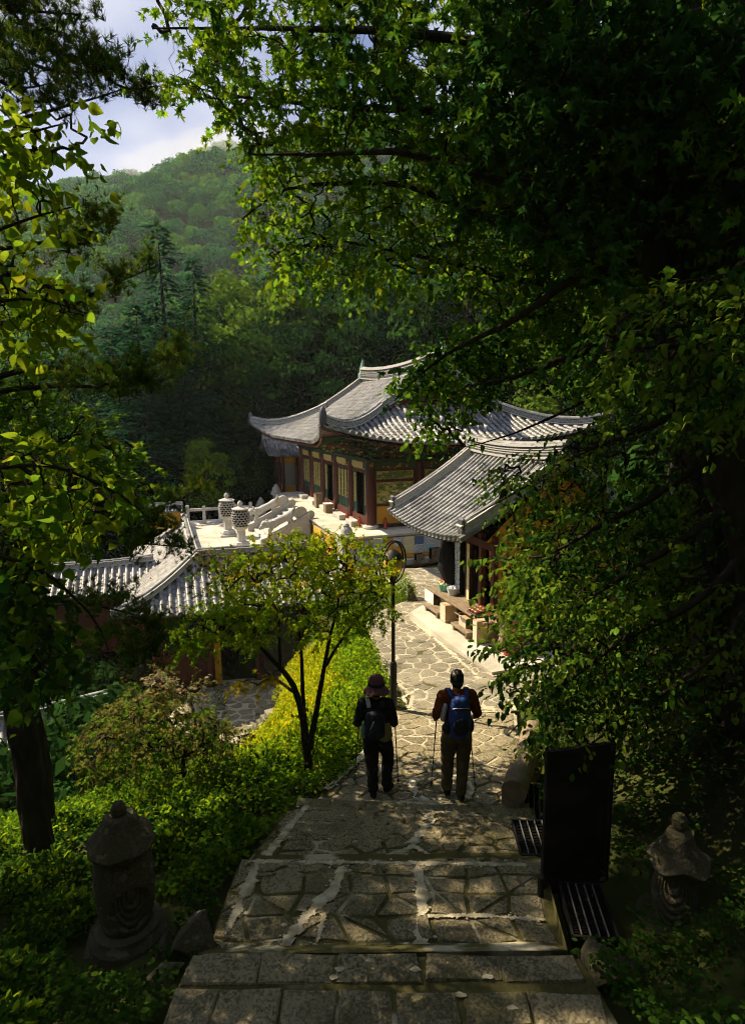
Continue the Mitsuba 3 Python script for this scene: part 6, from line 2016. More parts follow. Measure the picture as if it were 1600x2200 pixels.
put(f'{bp}__bag', skin_mesh([m3.Manifold.batch_hull([ell((-.02, -.13, 1.22), (.125, .07, .06)), ell((-.02, -.16, .98), (.135, .085, .08))])], .03, 4), 'pack_dark', True, to=P1)
for sx in (-1, 1):
    put(f'{bp}__strap', B().sweep(bez([(sx * .085 - .01, -.08, 1.30), (sx * .105 - .01, .0, 1.385), (sx * .11 - .01, .12, 1.32), (sx * .12, .16, 1.15)], 10), [(-.025, .0), (-.025, .012), (.025, .012), (.025, .0)]).mesh(), 'pale_cloth' if sx < 0 else 'pack_dark', 40, to=P1)
put(f'{bp}__pocket', skin_mesh([ell((-.02, -.235, 1.0), (.095, .03, .08))], .03, 2), 'pack_dark', True, to=P1)
put(f'{bp}__bottle', B().lathe([(0, 0), (.032, 0), (.034, .14), (.018, .17), (.018, .20), (0, .2)], (-.175, -.14, .93), 12).mesh(), 'verdigris', 40, to=P1)
put(f'{bp}__clip', B().box((-.06, -.215, 1.12), (.02, .02, .12), pitch=.4, bevel=.004).mesh(), 'steel', to=P1)
pole(P1, (.262, .30, .98), (.305, .28, -.02), 'thin black trekking pole in the right hand of the hiker in the plum hat')
pole(P1, (-.215, .29, .95), (-.30, .42, -.03), 'thin black trekking pole in the left hand of the hiker in the plum hat')

fx2, fy2 = 1.06, 7.26
w2 = dict(trousers='cloth_khaki', shirt='cloth_rust', sleeve=.9)
t2, P2, j2 = person('person in rust coloured shirt and khaki trousers with dark hair, right of the two hikers', (fx2, fy2, zp(fx2, fy2) + .012), 3.0,
                    dict(pelvis=(.0, .02, .93), waist=(0, .03, 1.08), chest=(0, .04, 1.28), neck=(0, .05, 1.50), head=(0, .065, 1.63), sh_l=(-.185, .03, 1.435), sh_r=(.185, .03, 1.435), el_l=(-.275, .02, 1.15), wr_l=(-.245, .22, 1.03), el_r=(.275, .03, 1.15), wr_r=(.235, .22, 1.02),
                         hip_l=(-.095, .02, .89), knee_l=(-.105, .10, .49), ankle_l=(-.10, .14, .075), hip_r=(.095, .02, .89), knee_r=(.09, .05, .48), ankle_r=(.06, .0, .085)), w2)
h2 = j2['head']
hr = skin_mesh([ell(h2 + [0, -.016, .045], (.088, .102, .100), 30), ell(h2 + [0, -.05, -.02], (.076, .062, .075))], .018, 2)
vv = np.array(hr.vertices)
vv += unit(vv - h2) * ((meshkit.fbm(vv * 40, 3) - .5) * .022)[:, None]
put(f'{t2}__hair', (vv, hr.faces), 'hair', True, to=P2)
put(f'{t2}__headband', B().lathe([(.083, -.012), (.089, -.008), (.089, .016), (.083, .02)], h2 + [0, -.012, -.012], 20, 1, 1.15).mesh(), 'paint_green', True, to=P2)
bq = thing('backpack', 'blue hiking backpack with white piping on the hiker in the rust shirt', 'backpack')
put(f'{bq}__bag', skin_mesh([m3.Manifold.batch_hull([ell((0, -.15, 1.46), (.115, .075, .06)), ell((0, -.18, 1.22), (.150, .10, .12)), ell((0, -.16, 1.0), (.135, .09, .07))])], .026, 4), 'pack_blue', True, to=P2)
put(f'{bq}__lid', skin_mesh([m3.Manifold.batch_hull([ell((0, -.17, 1.47), (.12, .095, .05)), ell((0, -.225, 1.40), (.115, .05, .04))])], .026, 4), 'pack_blue', True, to=P2)
put(f'{bq}__front_pocket', skin_mesh([ell((0, -.275, 1.16), (.11, .035, .12))], .026, 3), 'pack_dark', True, to=P2)
put(f'{bq}__piping', B().tube(bez([(-.105, -.235, 1.385), (-.04, -.278, 1.41), (.04, -.278, 1.41), (.105, -.235, 1.385)], 10), .006, 6).mesh(), 'pale_cloth', 40, to=P2)
for sx in (-1, 1):
    put(f'{bq}__mesh_pocket', skin_mesh([ell((sx * .15, -.16, 1.12), (.035, .06, .10))], .026, 2), 'pack_dark', True, to=P2)
    put(f'{bq}__strap', B().sweep(bez([(sx * .09, -.09, 1.46), (sx * .115, .0, 1.535), (sx * .12, .13, 1.45), (sx * .13, .17, 1.25)], 10), [(-.028, 0), (-.028, .013), (.028, .013), (.028, 0)]).mesh(), 'pack_blue', 40, to=P2)
    put(f'{bq}__hip_belt', B().sweep(bez([(sx * .10, -.13, 1.02), (sx * .185, .0, 1.0), (sx * .10, .15, .98)], 8), [(-.012, -.025), (-.012, .025), (.006, .025), (.006, -.025)]).mesh(), 'pack_dark', 40, to=P2)
put(f'{t2}__towel', skin_mesh([m3.Manifold.batch_hull([ell((-.165, -.05, 1.33), (.03, .05, .05)), ell((-.195, -.04, 1.17), (.035, .055, .05))])], .02, 3), 'pale_cloth', True, to=P2)
pole(P2, (-.215, .28, 1.09), (-.275, .38, -.06), 'thin black trekking pole in the left hand of the hiker in rust shirt')
pole(P2, (.205, .28, 1.08), (.31, .26, -.03), 'thin black trekking pole in the right hand of the hiker in rust shirt')
# ------------------------------------------------------------------ lanterns, rocks and iron in the foreground
def rough(m, amp, freq, seed=0.0, sub=.05):
    """Roughens a closed mesh as carved or broken stone."""
    t = trimesh.Trimesh(m[0], m[1], process=True) if isinstance(m, tuple) else m
    v, f = trimesh.remesh.subdivide_to_size(t.vertices, t.faces, sub, max_iter=12)
    t = trimesh.Trimesh(v, f, process=True)
    n = t.vertex_normals
    d = meshkit.fbm(t.vertices * freq + seed, 4) - .5
    return t.vertices + n * (d * amp)[:, None], t.faces


def boulder(x, y, z, s, seed, label, m='oldstone', group=None):
    g = np.random.default_rng(seed)
    t = trimesh.convex.convex_hull(g.normal(size=(16, 3)) * np.array(s) * .55)
    v, f = rough(t, .10 * max(s), 3.2 / max(s), seed, max(s) / 9)
    k = put('boulder', (v + [x, y, z], f), m, 35)
    labels[k] = {'label': label, 'category': 'rock'}
    if group:
        labels[k]['group'] = group
    return k


ln = thing('stone_lantern', 'stocky weathered stone lantern with domed cap at the left edge of the path', 'stone lantern')
o = np.array([-2.33, 5.0, 7.06])
put(f'{ln}__foot_slab', rough(B().box(o + [0, 0, -.03], (.80, .70, .12), yaw=.25).mesh(), .012, 9, 1, .05), 'oldstone', 40)
put(f'{ln}__base', rough(B().lathe([(0, 0.03), (.33, .03), (.345, .07), (.335, .20), (.305, .25), (.295, .30), (0, .31)], o, 36).mesh(), .016, 11, 2, .03), 'oldstone', 40)
body = rough(B().lathe([(0, .30), (.215, .30), (.24, .42), (.262, .62), (.265, .80), (.25, .96), (.22, 1.08), (.0, 1.09)], o, 40).mesh(), .008, 9, 3, .022)
v = body[0] - o
ang = np.arctan2(v[:, 0], -v[:, 1])
for r_, cz in ((.20, .64), (.155, .67), (.11, .70), (.06, .73)):
    a0 = ang - .62
    dd = np.sqrt((a0 * .33) ** 2 + ((v[:, 2] - cz) * .80) ** 2)
    cut = np.exp(-((dd - r_) / .013) ** 2) * (v[:, 2] < cz + .07)
    sc = 1 - .10 * cut
    v[:, 0] *= sc
    v[:, 1] *= sc
put(f'{ln}__body', (v + o, body[1]), 'oldstone', True)
cap_ = B().lathe([(0, 1.065), (.245, 1.07), (.285, 1.09), (.295, 1.125), (.27, 1.165), (.21, 1.23), (.165, 1.30), (.14, 1.36), (.12, 1.39), (0, 1.40)], o, 40).mesh()
v = cap_[0] - o
a = np.arctan2(v[:, 1], v[:, 0])
rr = np.hypot(v[:, 0], v[:, 1])
k = 1 + .06 * np.cos(6 * a) * (rr / .4)
v[:, 0] *= k
v[:, 1] *= k
v[:, 2] += .03 * np.cos(6 * a) * (rr / .4) ** 2
put(f'{ln}__cap', rough((v + o, cap_[1]), .022, 16, 4, .025), 'oldstone', 40)
put(f'{ln}__finial', rough(B().lathe([(0, 1.38), (.058, 1.38), (.066, 1.42), (.062, 1.47), (.04, 1.51), (0, 1.53)], o, 18).mesh(), .012, 20, 5, .02), 'oldstone', 40)
l2 = thing('stone_lantern', 'stone lantern with a flared mushroom cap and carved rings in the dark bushes at right', 'stone lantern')
o = np.array([2.66, 4.8, 7.42])
put(f'{l2}__base', rough(B().lathe([(0, -.2), (.30, -.2), (.31, .10), (0, .12)], o, 28).mesh(), .015, 11, 6, .04), 'oldstone', 40)
body = rough(B().lathe([(0, .08), (.14, .08), (.18, .20), (.195, .36), (.17, .53), (.13, .65), (0, .67)], o, 44).mesh(), .006, 9, 7, .018)
v = body[0] - o
ang = np.arctan2(v[:, 0], -v[:, 1])
for r_, cz in ((.225, .44), (.18, .47), (.135, .50), (.09, .53), (.045, .56)):
    a0 = ang + .55
    dd = np.sqrt((a0 * .25) ** 2 + ((v[:, 2] - cz) * .85) ** 2)
    sc = 1 - .13 * np.exp(-((dd - r_) / .011) ** 2) * (v[:, 2] < cz + .06)
    v[:, 0] *= sc
    v[:, 1] *= sc
put(f'{l2}__body', (v + o, body[1]), 'oldstone', True)
cap_ = B().lathe([(0, .64), (.15, .64), (.24, .665), (.26, .70), (.215, .735), (.155, .80), (.125, .88), (.10, .95), (.07, .98), (0, .99)], o, 44).mesh()
v = cap_[0] - o
a = np.arctan2(v[:, 1], v[:, 0])
rr = np.hypot(v[:, 0], v[:, 1])
v[:, 2] += .055 * np.cos(4 * a + .9) * (rr / .30) ** 2
put(f'{l2}__cap', rough((v + o, cap_[1]), .022, 15, 8, .024), 'oldstone', 40)
put(f'{l2}__finial', rough(B().lathe([(0, .97), (.05, .98), (.068, 1.02), (.064, 1.08), (.035, 1.115), (0, 1.125)], o, 16).mesh(), .01, 20, 9, .02), 'oldstone', 40)
boulder(-1.60, 4.60, 7.50, (.17, .17, .30), 61, 'tall dark boulder between the left stone lantern and the path')
boulder(-1.88, 4.76, 7.24, (.20, .18, .20), 62, 'rough rock leaning between the lantern base and the dark boulder')
boulder(-1.78, 4.28, 7.46, (.15, .14, .14), 63, 'small mossy rock at the corner of the upper step')
boulder(1.78, 4.16, 7.60, (.22, .16, .11), 64, 'mossy rock at the right end of the upper step')
boulder(1.30, 19.6, 5.95, (.18, .16, .34), 65, 'brown upright rock right of the clipped egg shaped bush')
for i, (x, y, s) in enumerate(((-3.15, 17.3, .3), (-3.3, 17.9, .34), (-3.05, 18.4, .28), (-3.5, 16.7, .26), (-3.4, 19.3, .36), (-3.9, 19.6, .3), (-3.6, 18.7, .3))):
    boulder(x, y, float(ground_z(x, y)) + .08, (s * .6, s * .55, s * .5), 70 + i, f'pale edging stone beside the lower garden steps, {ORD[i]} counting from the near end', 'granite', 'edging stones of the lower garden steps')

gt = thing('iron_gate', 'black iron gate leaf standing open on the right side of the landing', 'gate')
gx0, gy0, gz0 = 1.58, 5.22, 7.32
put(f'{gt}__panel', B().box((gx0 + .37, gy0 + .09, gz0 + .78), (.68, .022, 1.50), yaw=.22).mesh(), 'iron')
fr_ = B()
for q, s in (((.04, 0, .78), (.05, .05, 1.60)), ((.71, 0, .78), (.05, .05, 1.60)), ((.375, 0, .03), (.62, .045, .05)), ((.375, 0, 1.55), (.62, .045, .05))):
    c, s_ = math.cos(.22), math.sin(.22)
    fr_.box((gx0 + q[0] * c, gy0 + q[0] * s_ + q[1], gz0 + q[2]), s, yaw=.22, bevel=.005)
put(f'{gt}__frame', fr_.mesh(), 'iron')
put(f'{gt}__hinge_post', B().tube([(gx0 - .02, gy0 - .1, gz0 - .2), (gx0 - .02, gy0 - .1, gz0 + .35)], .03, 10).mesh(), 'iron', 40)
put(f'{gt}__latch_bar', B().tube([(gx0 - .22, gy0 + .05, gz0 + .22), (gx0 - .05, gy0 - .04, gz0 + .05)], .016, 8).tube([(gx0 - .24, gy0 - .02, gz0 + .06), (gx0 - .06, gy0 - .08, gz0 + .03)], .014, 8).mesh(), 'steel', 40)


mat('grate_steel', (.13, .135, .135), .5, .4)


def grate(x0, x1, y0, y1, z, label, yaw=0.0):
    k = thing('drain_grate', label, 'drain grate')
    cx, cy = (x0 + x1) / 2, (y0 + y1) / 2
    w_, h_ = x1 - x0, y1 - y0
    F = frame((cx, cy, z), yaw)
    put(f'{k}__frame', B().box((0, h_ / 2, 0), (w_, .02, .03)).box((0, -h_ / 2, 0), (w_, .02, .03)).box((w_ / 2, 0, 0), (.02, h_ - .02, .03)).box((-w_ / 2, 0, 0), (.02, h_ - .02, .03)).mesh(), 'iron', to=F)
    put(f'{k}__pit', B().box((0, 0, -.13), (w_, h_, .2)).mesh(), 'interior', to=F)
    for i in range(1, 5):
        put(f'{k}__bearing_bar', B().box((-w_ / 2 + w_ * i / 5, 0, .006), (.007, h_ - .022, .03)).mesh(), 'grate_steel', to=F)
    for i in range(1, 22):
        put(f'{k}__cross_bar', B().box((0, -h_ / 2 + h_ * i / 22, -.012), (w_ - .022, .006, .02)).mesh(), 'iron', to=F)


grate(1.56, 1.98, 5.78, 6.34, 7.36, 'steel drain grate beside the lower landing, left of the iron gate', -3)
grate(1.72, 2.10, 4.55, 5.16, 7.55, 'long steel drain grate below the foot of the iron gate', -6)
grate(1.86, 2.2, 6.62, 7.3, 7.18, 'narrow drain grate behind the log stump beside the path', -14)

lg = thing('log_bench', 'thick barkless log laid along the right edge of the path on a stump', 'log')
v, f = rough(B().tube([(1.70, 6.80, 7.42), (1.96, 7.4, 7.42), (2.36, 8.4, 7.36)], [.155, .16, .15], 20).mesh(), .03, 4, 21, .05)
put(f'{lg}__log', (v, f), 'wood_old', 40)
v, f = rough(B().tube([(1.70, 6.86, 6.96), (1.72, 6.90, 7.29)], [.155, .14], 16).mesh(), .04, 7, 22, .04)
put(f'{lg}__stump', (v, f), 'wood_old', 40)
v, f = rough(B().tube([(2.26, 8.1, 6.8), (2.26, 8.12, 7.22)], [.16, .15], 14).mesh(), .04, 7, 23, .05)
put(f'{lg}__stump', (v, f), 'wood_old', 40)

# ------------------------------------------------------------------ street lamp
sl = thing('street_lamp', 'black post lamp with a round ring and amber globe at the bend of the path', 'street lamp')
o = np.array([.36, 10.72, 6.42])
put(f'{sl}__base', B().lathe([(0, 0), (.085, 0), (.085, .08), (.066, .12), (.066, .98), (.052, 1.04), (0, 1.05)], o, 16).mesh(), 'iron', 40)
put(f'{sl}__post', B().tube([o + [0, 0, 1.0], o + [0, 0, 2.60]], .036, 12).mesh(), 'iron', 40)
c = o + [0, 0, 2.95]
a = np.linspace(0, 2 * np.pi, 33)
rd = np.array([math.cos(.95), math.sin(.95), 0])
for q, off in ((.385, -.03), (.385, .03)):
    nrm = np.array([-rd[1], rd[0], 0]) * off
    put(f'{sl}__ring', B().tube(c + nrm + q * (np.cos(a)[:, None] * rd + np.sin(a)[:, None] * np.array([0, 0, 1.0])), .017, 8, caps=False).mesh(), 'iron', True)
put(f'{sl}__hood', B().lathe([(0, .24), (.06, .23), (.15, .16), (.19, .09), (.18, .08), (0, .08)], c, 18).mesh(), 'iron', 40)
mat('amber_globe', (.70, .38, .10), .35, .5)
put(f'{sl}__globe', B().lathe([(0, -.22), (.08, -.21), (.15, -.14), (.185, -.05), (.18, .03), (.15, .085), (0, .09)], c, 20).mesh(), 'amber_globe', True)
put(f'{sl}__collar', B().lathe([(0, -.36), (.05, -.36), (.07, -.28), (.09, -.21), (0, -.20)], c, 14).mesh(), 'iron', 40)

# ------------------------------------------------------------------ stonework of the courtyard (temple frame)
def ttag(name, label, cat, group=None):
    return thing(name, label, cat, group)


def lattice_lamp(u, vv_, label):
    k = ttag('stone_lamp', label, 'stone lamp')
    F = frame(to_world_pt((vv_, u, -1.36), TO, TYAW), TYAW)
    put(f'{k}__base', B().box((0, 0, .06), (.95, .95, .12), bevel=.02).lathe([(0, .12), (.42, .12), (.44, .2), (.36, .34), (.24, .38), (.22, .95), (.30, 1.0), (.38, 1.10), (.40, 1.18), (0, 1.2)], (0, 0, 0), 8).mesh(), 'granite', 30, to=F)
    prof = [(.30, 1.18), (.40, 1.32), (.455, 1.52), (.46, 1.70), (.42, 1.90), (.33, 2.04)]
    put(f'{k}__core', B().lathe([(0, 1.18)] + [(r - .05, z) for r, z in prof] + [(0, 2.04)], (0, 0, 0), 20).mesh(), 'interior', True, to=F)
    net = B()
    for ring in range(7):
        z = 1.22 + ring * .125
        r = float(np.interp(z, [q[1] for q in prof], [q[0] for q in prof]))
        n = 14
        for i in range(n):
            a0 = (i + .5 * (ring % 2)) * 2 * math.pi / n
            dirn = np.array([math.cos(a0), math.sin(a0), 0])
            c = dirn * r + [0, 0, z]
            hexa = [c + np.array([-dirn[1], dirn[0], 0]) * .095 * math.cos(q) + np.array([0, 0, 1.0]) * .072 * math.sin(q) for q in np.linspace(0, 2 * np.pi, 7)]
            net.tube(hexa, .017, 4, caps=False)
    put(f'{k}__lattice', net.mesh(), 'granite', 40, to=F)
    put(f'{k}__cap', B().lathe([(0, 2.02), (.35, 2.02), (.44, 2.06), (.45, 2.10), (.30, 2.15), (.13, 2.20), (.10, 2.26), (.14, 2.32), (.13, 2.40), (.07, 2.48), (0, 2.52)], (0, 0, 0), 18).mesh(), 'granite', 40, to=F)


lattice_lamp(7.9, -6.0, 'white stone lamp with honeycomb globe by the courtyard railing, the farther of two')
lattice_lamp(4.2, -5.7, 'white stone lamp with honeycomb globe above the small maple, the nearer of two')


def put_at(key, mesh, bsdf, smooth, to):
    scene[key] = mikit.ply(mesh, bsdf, smooth=smooth, to_world=to)


def wheel(y, r, x, z, big, label):
    k = newkey('stone_stair__wheel')
    labels[k] = {'label': label}
    a = np.linspace(0, 2 * np.pi, 25)
    disc = Point(0, 0).buffer(r, 24)
    holes = [Point(.60 * r * math.cos(q), .60 * r * math.sin(q)).buffer(.17 * r, 6) for q in np.arange(8) * math.pi / 4] if big else [Point(0, 0).buffer(.3 * r, 8)]
    rim = B().prism(disc, -.07, .07)
    vv = np.vstack(rim.v)
    put_at(k, (np.stack([vv[:, 0] + x, vv[:, 2] + y, vv[:, 1] + z], 1), np.vstack(rim.f)[:, ::-1]), 'granite', 40, TF)
    face = B().prism(disc.difference(Point(0, 0).buffer(r * .84, 24)), -.10, .10)
    for q in np.arange(8) * math.pi / 4:
        if big:
            face.prism(Polygon([(.12 * r * math.cos(q + 1), .12 * r * math.sin(q + 1)), (.5 * r * math.cos(q + .30), .5 * r * math.sin(q + .30)), (.78 * r * math.cos(q), .78 * r * math.sin(q)), (.5 * r * math.cos(q - .30), .5 * r * math.sin(q - .30)), (.12 * r * math.cos(q - 1), .12 * r * math.sin(q - 1))]).buffer(-.02 * r), -.094, .094)
    vv = np.vstack(face.v)
    put(f'{k}__carving', (np.stack([vv[:, 0] + x, vv[:, 2] + y, vv[:, 1] + z], 1), np.vstack(face.f)[:, ::-1]), 'granite', 40, to=TF)


wheel(4.1, .36, -2.55, .32, True, 'large carved stone wheel at the head of the near stair balustrade')
wheel(8.9, .36, -2.55, .32, True, 'large carved stone wheel at the head of the far stair balustrade')
wheel(4.1, .22, -2.0, .22, False, 'small stone wheel beside the large one of the near balustrade')
wheel(8.9, .22, -2.0, .22, False, 'small stone wheel beside the large one of the far balustrade')


def lion(y, label):
    """A crouching guardian lion walking down the balustrade, head low and hind quarters high; one continuous body."""
    k = ttag('stone_lion', label, 'stone lion')
    sl_ = .50
    b = lambda x, z, dy=0.0: np.array([x, y + dy, -.55 + (x + 3.9) * sl_ + z])
    ms = [m3.Manifold.batch_hull([ball(b(-4.05, .42), .24), ball(b(-3.75, .44), .22)]), m3.Manifold.batch_hull([ball(b(-3.75, .44), .22), ball(b(-3.35, .40), .21)]), m3.Manifold.batch_hull([ball(b(-3.35, .40), .21), ball(b(-3.1, .42), .24)]),
          bone(b(-4.05, .45), b(-4.40, .62), .20, .19), ball(b(-4.48, .66), .22), m3.Manifold.batch_hull([ball(b(-4.55, .60), .14), ball(b(-4.72, .60), .10)]), ball(b(-4.36, .84, .12), .06), ball(b(-4.36, .84, -.12), .06),
          bone(b(-3.02, .5), b(-2.85, .66), .07, .06), bone(b(-2.85, .66), b(-2.92, .82), .06, .03)]
    for s in (-1, 1):
        ms += chain([b(-4.08, .35, s * .13), b(-4.22, .18, s * .15), b(-4.18, -.02, s * .15), b(-4.32, -.03, s * .15)], [.11, .08, .06, .06])
        ms += chain([b(-3.08, .38, s * .15), b(-3.25, .2, s * .16), b(-3.02, .1, s * .16), b(-3.1, -.03, s * .16), b(-3.22, -.03, s * .16)], [.14, .10, .07, .06, .055])
        for q in range(4):
            ms.append(ball(b(-4.30 + .07 * q, .60 + .06 * math.sin(q), s * .19), .075))
    t = skin_mesh(ms, .05, 6)
    vv = np.array(t.vertices)
    mane = (vv[:, 0] < -4.1)
    vv += t.vertex_normals * ((meshkit.fbm(vv * 12, 3) - .5) * np.where(mane, .08, .02))[:, None]
    put(f'{k}__body', (vv, t.faces), 'granite', True, to=TF)
    put(f'{k}__plinth', B().sweep([b(-4.55, -.07), b(-2.85, -.07)], [(-.22, -.06), (-.22, .04), (.22, .04), (.22, -.06)]).mesh(), 'granite', to=TF)


lion(4.1, 'white stone guardian lion crouching on the near stair balustrade')
lion(8.9, 'white stone guardian lion crouching on the far stair balustrade')
for (x, y, lab) in ((-1.72, -1.60, 'bell shaped stone finial on the near corner of the temple platform'), (-1.72, L + 1.4, 'bell shaped stone finial on the far corner of the temple platform'), (-2.7, L + 2.4, 'grey stone finial standing lower beyond the platform corner')):
    k = ttag('stone_finial', lab, 'stone finial')
    z0 = 0.02 if x > -2 else -1.0
    put(f'{k}__dome', B().lathe([(0, 0), (.36, 0), (.38, .05), (.33, .10), (.29, .14), (.27, .32), (.20, .42), (.14, .46), (.15, .52), (.10, .60), (0, .63)], (x, y, z0), 20).mesh(), 'granite', 40, to=TF)
    put(f'{k}__foot', B().box((x, y, z0 - .07 if x > -2 else z0 - .5), (.7, .7, .12 if x > -2 else 1.0), bevel=.02).mesh(), 'granite', to=TF)
# railing and tile capped wall on the far side of the courtyard
rl = ttag('stone_railing', 'white stone railing along the far edge of the courtyard', 'railing')
for i, x in enumerate(np.linspace(-8.0, -4.0, 5)):
    put(f'{rl}__post', B().box((x, 12.6, -.78), (.20, .20, 1.16 if i % 4 else 1.34), bevel=.025).mesh(), 'granite', to=TF)
put(f'{rl}__rail', B().box((-6.0, 12.6, -.42), (3.9, .16, .18), bevel=.03).mesh(), 'granite', to=TF)
yw = ttag('courtyard_wall', 'short orange wall with a cap of dark roof tiles at the far end of the courtyard', 'wall')
WF2 = frame(to_world_pt((-9.4, 11.9, -1.36), TO, TYAW), TYAW)
put(f'{yw}__wall', B().box((0, 0, .55), (1.9, .4, 1.1)).mesh(), 'ochre', to=WF2)
for sg in (1, -1):
    tile_slope(f'{yw}__cap', gable_slope((-1.05, -sg * .42, 0), (1, 0, 0), (0, sg, 0), 2.1, .42, 1.08, .26, .0, .0), .19, .05, sg > 0, WF2)
ridge(f'{yw}__cap', sagline((-1.1, 0, 1.40), (1.1, 0, 1.40), 4, .0), .6, .35, to=WF2)

# things standing on the platform of the hall
for i, (y, ln_) in enumerate(((.75, 1.0), (3.0, 1.3), (6.1, 1.0), (8.9, 1.3), (11.8, 1.2))):
    k = ttag('stone_step_block', 'grey granite doorstep block before a lattice door of the hall', 'step', 'granite doorsteps along the front of the hall')
    put(f'{k}__block', B().box((-.52, y + .5, .13), (.46, ln_, .27), bevel=.02).mesh(), 'granite', to=TF)
for y, h, lab in ((7.75, .82, 'tall wooden offering box on the platform between two doorsteps'), (5.55, .5, 'low wooden stand with a white sheet on the platform')):
    k = ttag('wooden_box', lab, 'box')
    put(f'{k}__case', B().box((-.62, y, h / 2 + .01), (.42, .5, h), bevel=.012).mesh(), 'wood_old', to=TF)
    put(f'{k}__lid', B().box((-.62, y, h + .028), (.48, .56, .03), bevel=.006).mesh(), 'wood_red' if h > .6 else 'white_paint', to=TF)
for x, y, lab in ((-.38, 2.55, 'red fire extinguisher by the second front column of the hall'), (-.42, .45, 'red fire extinguisher just left of the near corner column'), (.62, -.42, 'red fire extinguisher right of the near corner column, below the yellow panel')):
    k = ttag('fire_extinguisher', lab, 'fire extinguisher')
    put(f'{k}__bottle', B().lathe([(0, 0), (.075, 0), (.08, .04), (.08, .38), (.05, .45), (.025, .47), (0, .47)], (x, y, 0.0), 14).mesh(), 'paint_red', True, to=TF)
    put(f'{k}__handle', B().box((x, y, .50), (.04, .12, .03)).box((x, y + .03, .53), (.03, .12, .02), rollx=.3).mesh(), 'iron', to=TF)
    put(f'{k}__hose', B().tube(bez([(x, y + .05, .49), (x - .06, y + .12, .4), (x - .05, y + .1, .15)], 8), .012, 6).mesh(), 'iron', True, to=TF)


def notice(p, n, uv):
    return mixc((.52, .55, .58), (.22, .26, .30), sst(.62, .66, mikit.cell_rand(p.x * 60 + p.y * 40, p.z * 38, 1)) * sst(.3, .35, fb(p.x * 4, p.y * 4, p.z * 5, 2)))


mat('notice_pale', notice, .8, .2)
mat('notice_blue', (.10, .16, .30), .7, .2)
mat('notice_cyan', (.30, .48, .50), .7, .2)
mat('notice_yellow', (.62, .58, .34), .7, .2)
NOTES = (('notice_pale', 'pale notice at the left end of the upper row on the yellow wall'), ('notice_yellow', 'cream notice second from left in the upper row on the yellow wall'), ('notice_blue', 'deep blue notice in the upper row on the yellow wall'), ('notice_pale', 'white notice at the right end of the upper row on the yellow wall'),
         ('notice_yellow', 'cream notice at the left of the lower row on the yellow wall'), ('notice_pale', 'pale blue notice in the middle of the lower row on the yellow wall'), ('notice_cyan', 'light cyan notice at the right of the lower row on the yellow wall'))
for i, (m, lab) in enumerate(NOTES):
    c, r = (i, 0) if i < 4 else (i - 3, 1)
    k = ttag('notice', lab, 'notice')
    put(f'{k}__sheet', B().box((.72 + .52 * c, -1.872, -.36 - .40 * r), (.48, .012, .36 if r else .40)).mesh(), m, to=TF)
    put(f'{k}__edge', B().box((.72 + .52 * c, -1.866, -.36 - .40 * r), (.50, .008, .38 if r else .42)).mesh(), 'white_paint', to=TF)
k = ttag('notice', 'pale notice on the yellow panel nearest the shop roof', 'notice')
put(f'{k}__sheet', B().box((3.35, -1.872, -.42), (.5, .012, .36)).mesh(), 'notice_pale', to=TF)
for x, w_, h_, lab in ((1.55, .42, .30, 'small dark wooden crate against the yellow platform wall'), (2.35, .50, .52, 'dark slatted wooden bin against the yellow platform wall')):
    k = ttag('wooden_bin', lab, 'bin')
    put(f'{k}__box', B().box((x, -2.35, -1.2 + h_ / 2), (w_ - .03, .30, h_ - .02)).mesh(), 'interior', to=TF)
    for q in np.linspace(-w_ / 2 + .04, w_ / 2 - .04, 6):
        put(f'{k}__slat', B().box((x + q, -2.515, -1.2 + h_ / 2), (.055, .025, h_)).mesh(), 'wood_old', to=TF)

# ------------------------------------------------------------------ in front of the shop (shop frame: x inwards, y = -distance along the front)
FS = SF @ T().translate([0, -1.45, 0])       # things along the counter
ct = thing('shop_counter', 'weathered wooden counter board along the open front of the shop', 'counter')
for i in range(4):
    put(f'{ct}__plank', B().box((.56 + .165 * i, -2.2, .62), (.158, 3.5, .045), bevel=.006).mesh(), 'wood_old', to=FS)
for a in (.6, 1.6, 2.7, 3.8):
    put(f'{ct}__leg', B().box((.85, -a, .33), (.5, .09, .52), bevel=.01).mesh(), 'wood_old', to=FS)
put(f'{ct}__white_cloth', B().box((.462, -.72, .42), (.012, .62, .36)).mesh(), 'white_paint', to=FS)
put(f'{ct}__skirt_board', B().box((.66, -2.3, .54), (.02, 3.2, .09)).mesh(), 'wood_red', to=FS)
mat('cardboard', lambda p, n, uv: mixc((.32, .22, .12), (.42, .30, .17), fb(p.x * 8, p.y * 8, p.z * 8, 3)), .9, .15)
mat('cardboard_pale', (.56, .50, .38), .9, .15)


def carton(a, x, s, lab, open_=False, z=.07):
    k = thing('cardboard_box', lab, 'box')
    put(f'{k}__case', B().box((x, -a, z + s[2] / 2), s, bevel=.004).mesh(), 'cardboard', to=FS)
    put(f'{k}__printed_side', B().box((x - s[0] / 2 - .004, -a, z + s[2] / 2), (.006, s[1] * .96, s[2] * .94)).mesh(), 'cardboard_pale', to=FS)
    if open_:
        put(f'{k}__flap', B().box((x - s[0] / 2 - .08, -a, z + s[2] + .05), (.20, s[1] * .9, .008), pitch=.7).mesh(), 'cardboard_pale', to=FS)
        put(f'{k}__flap', B().box((x, -a + s[1] / 2 + .07, z + s[2] + .03), (s[0] * .9, .18, .008), rollx=-.4).mesh(), 'cardboard', to=FS)
    else:
        put(f'{k}__tape', B().box((x, -a, z + s[2] + .002), (s[0] * .98, .05, .004)).mesh(), 'cardboard_pale', to=FS)


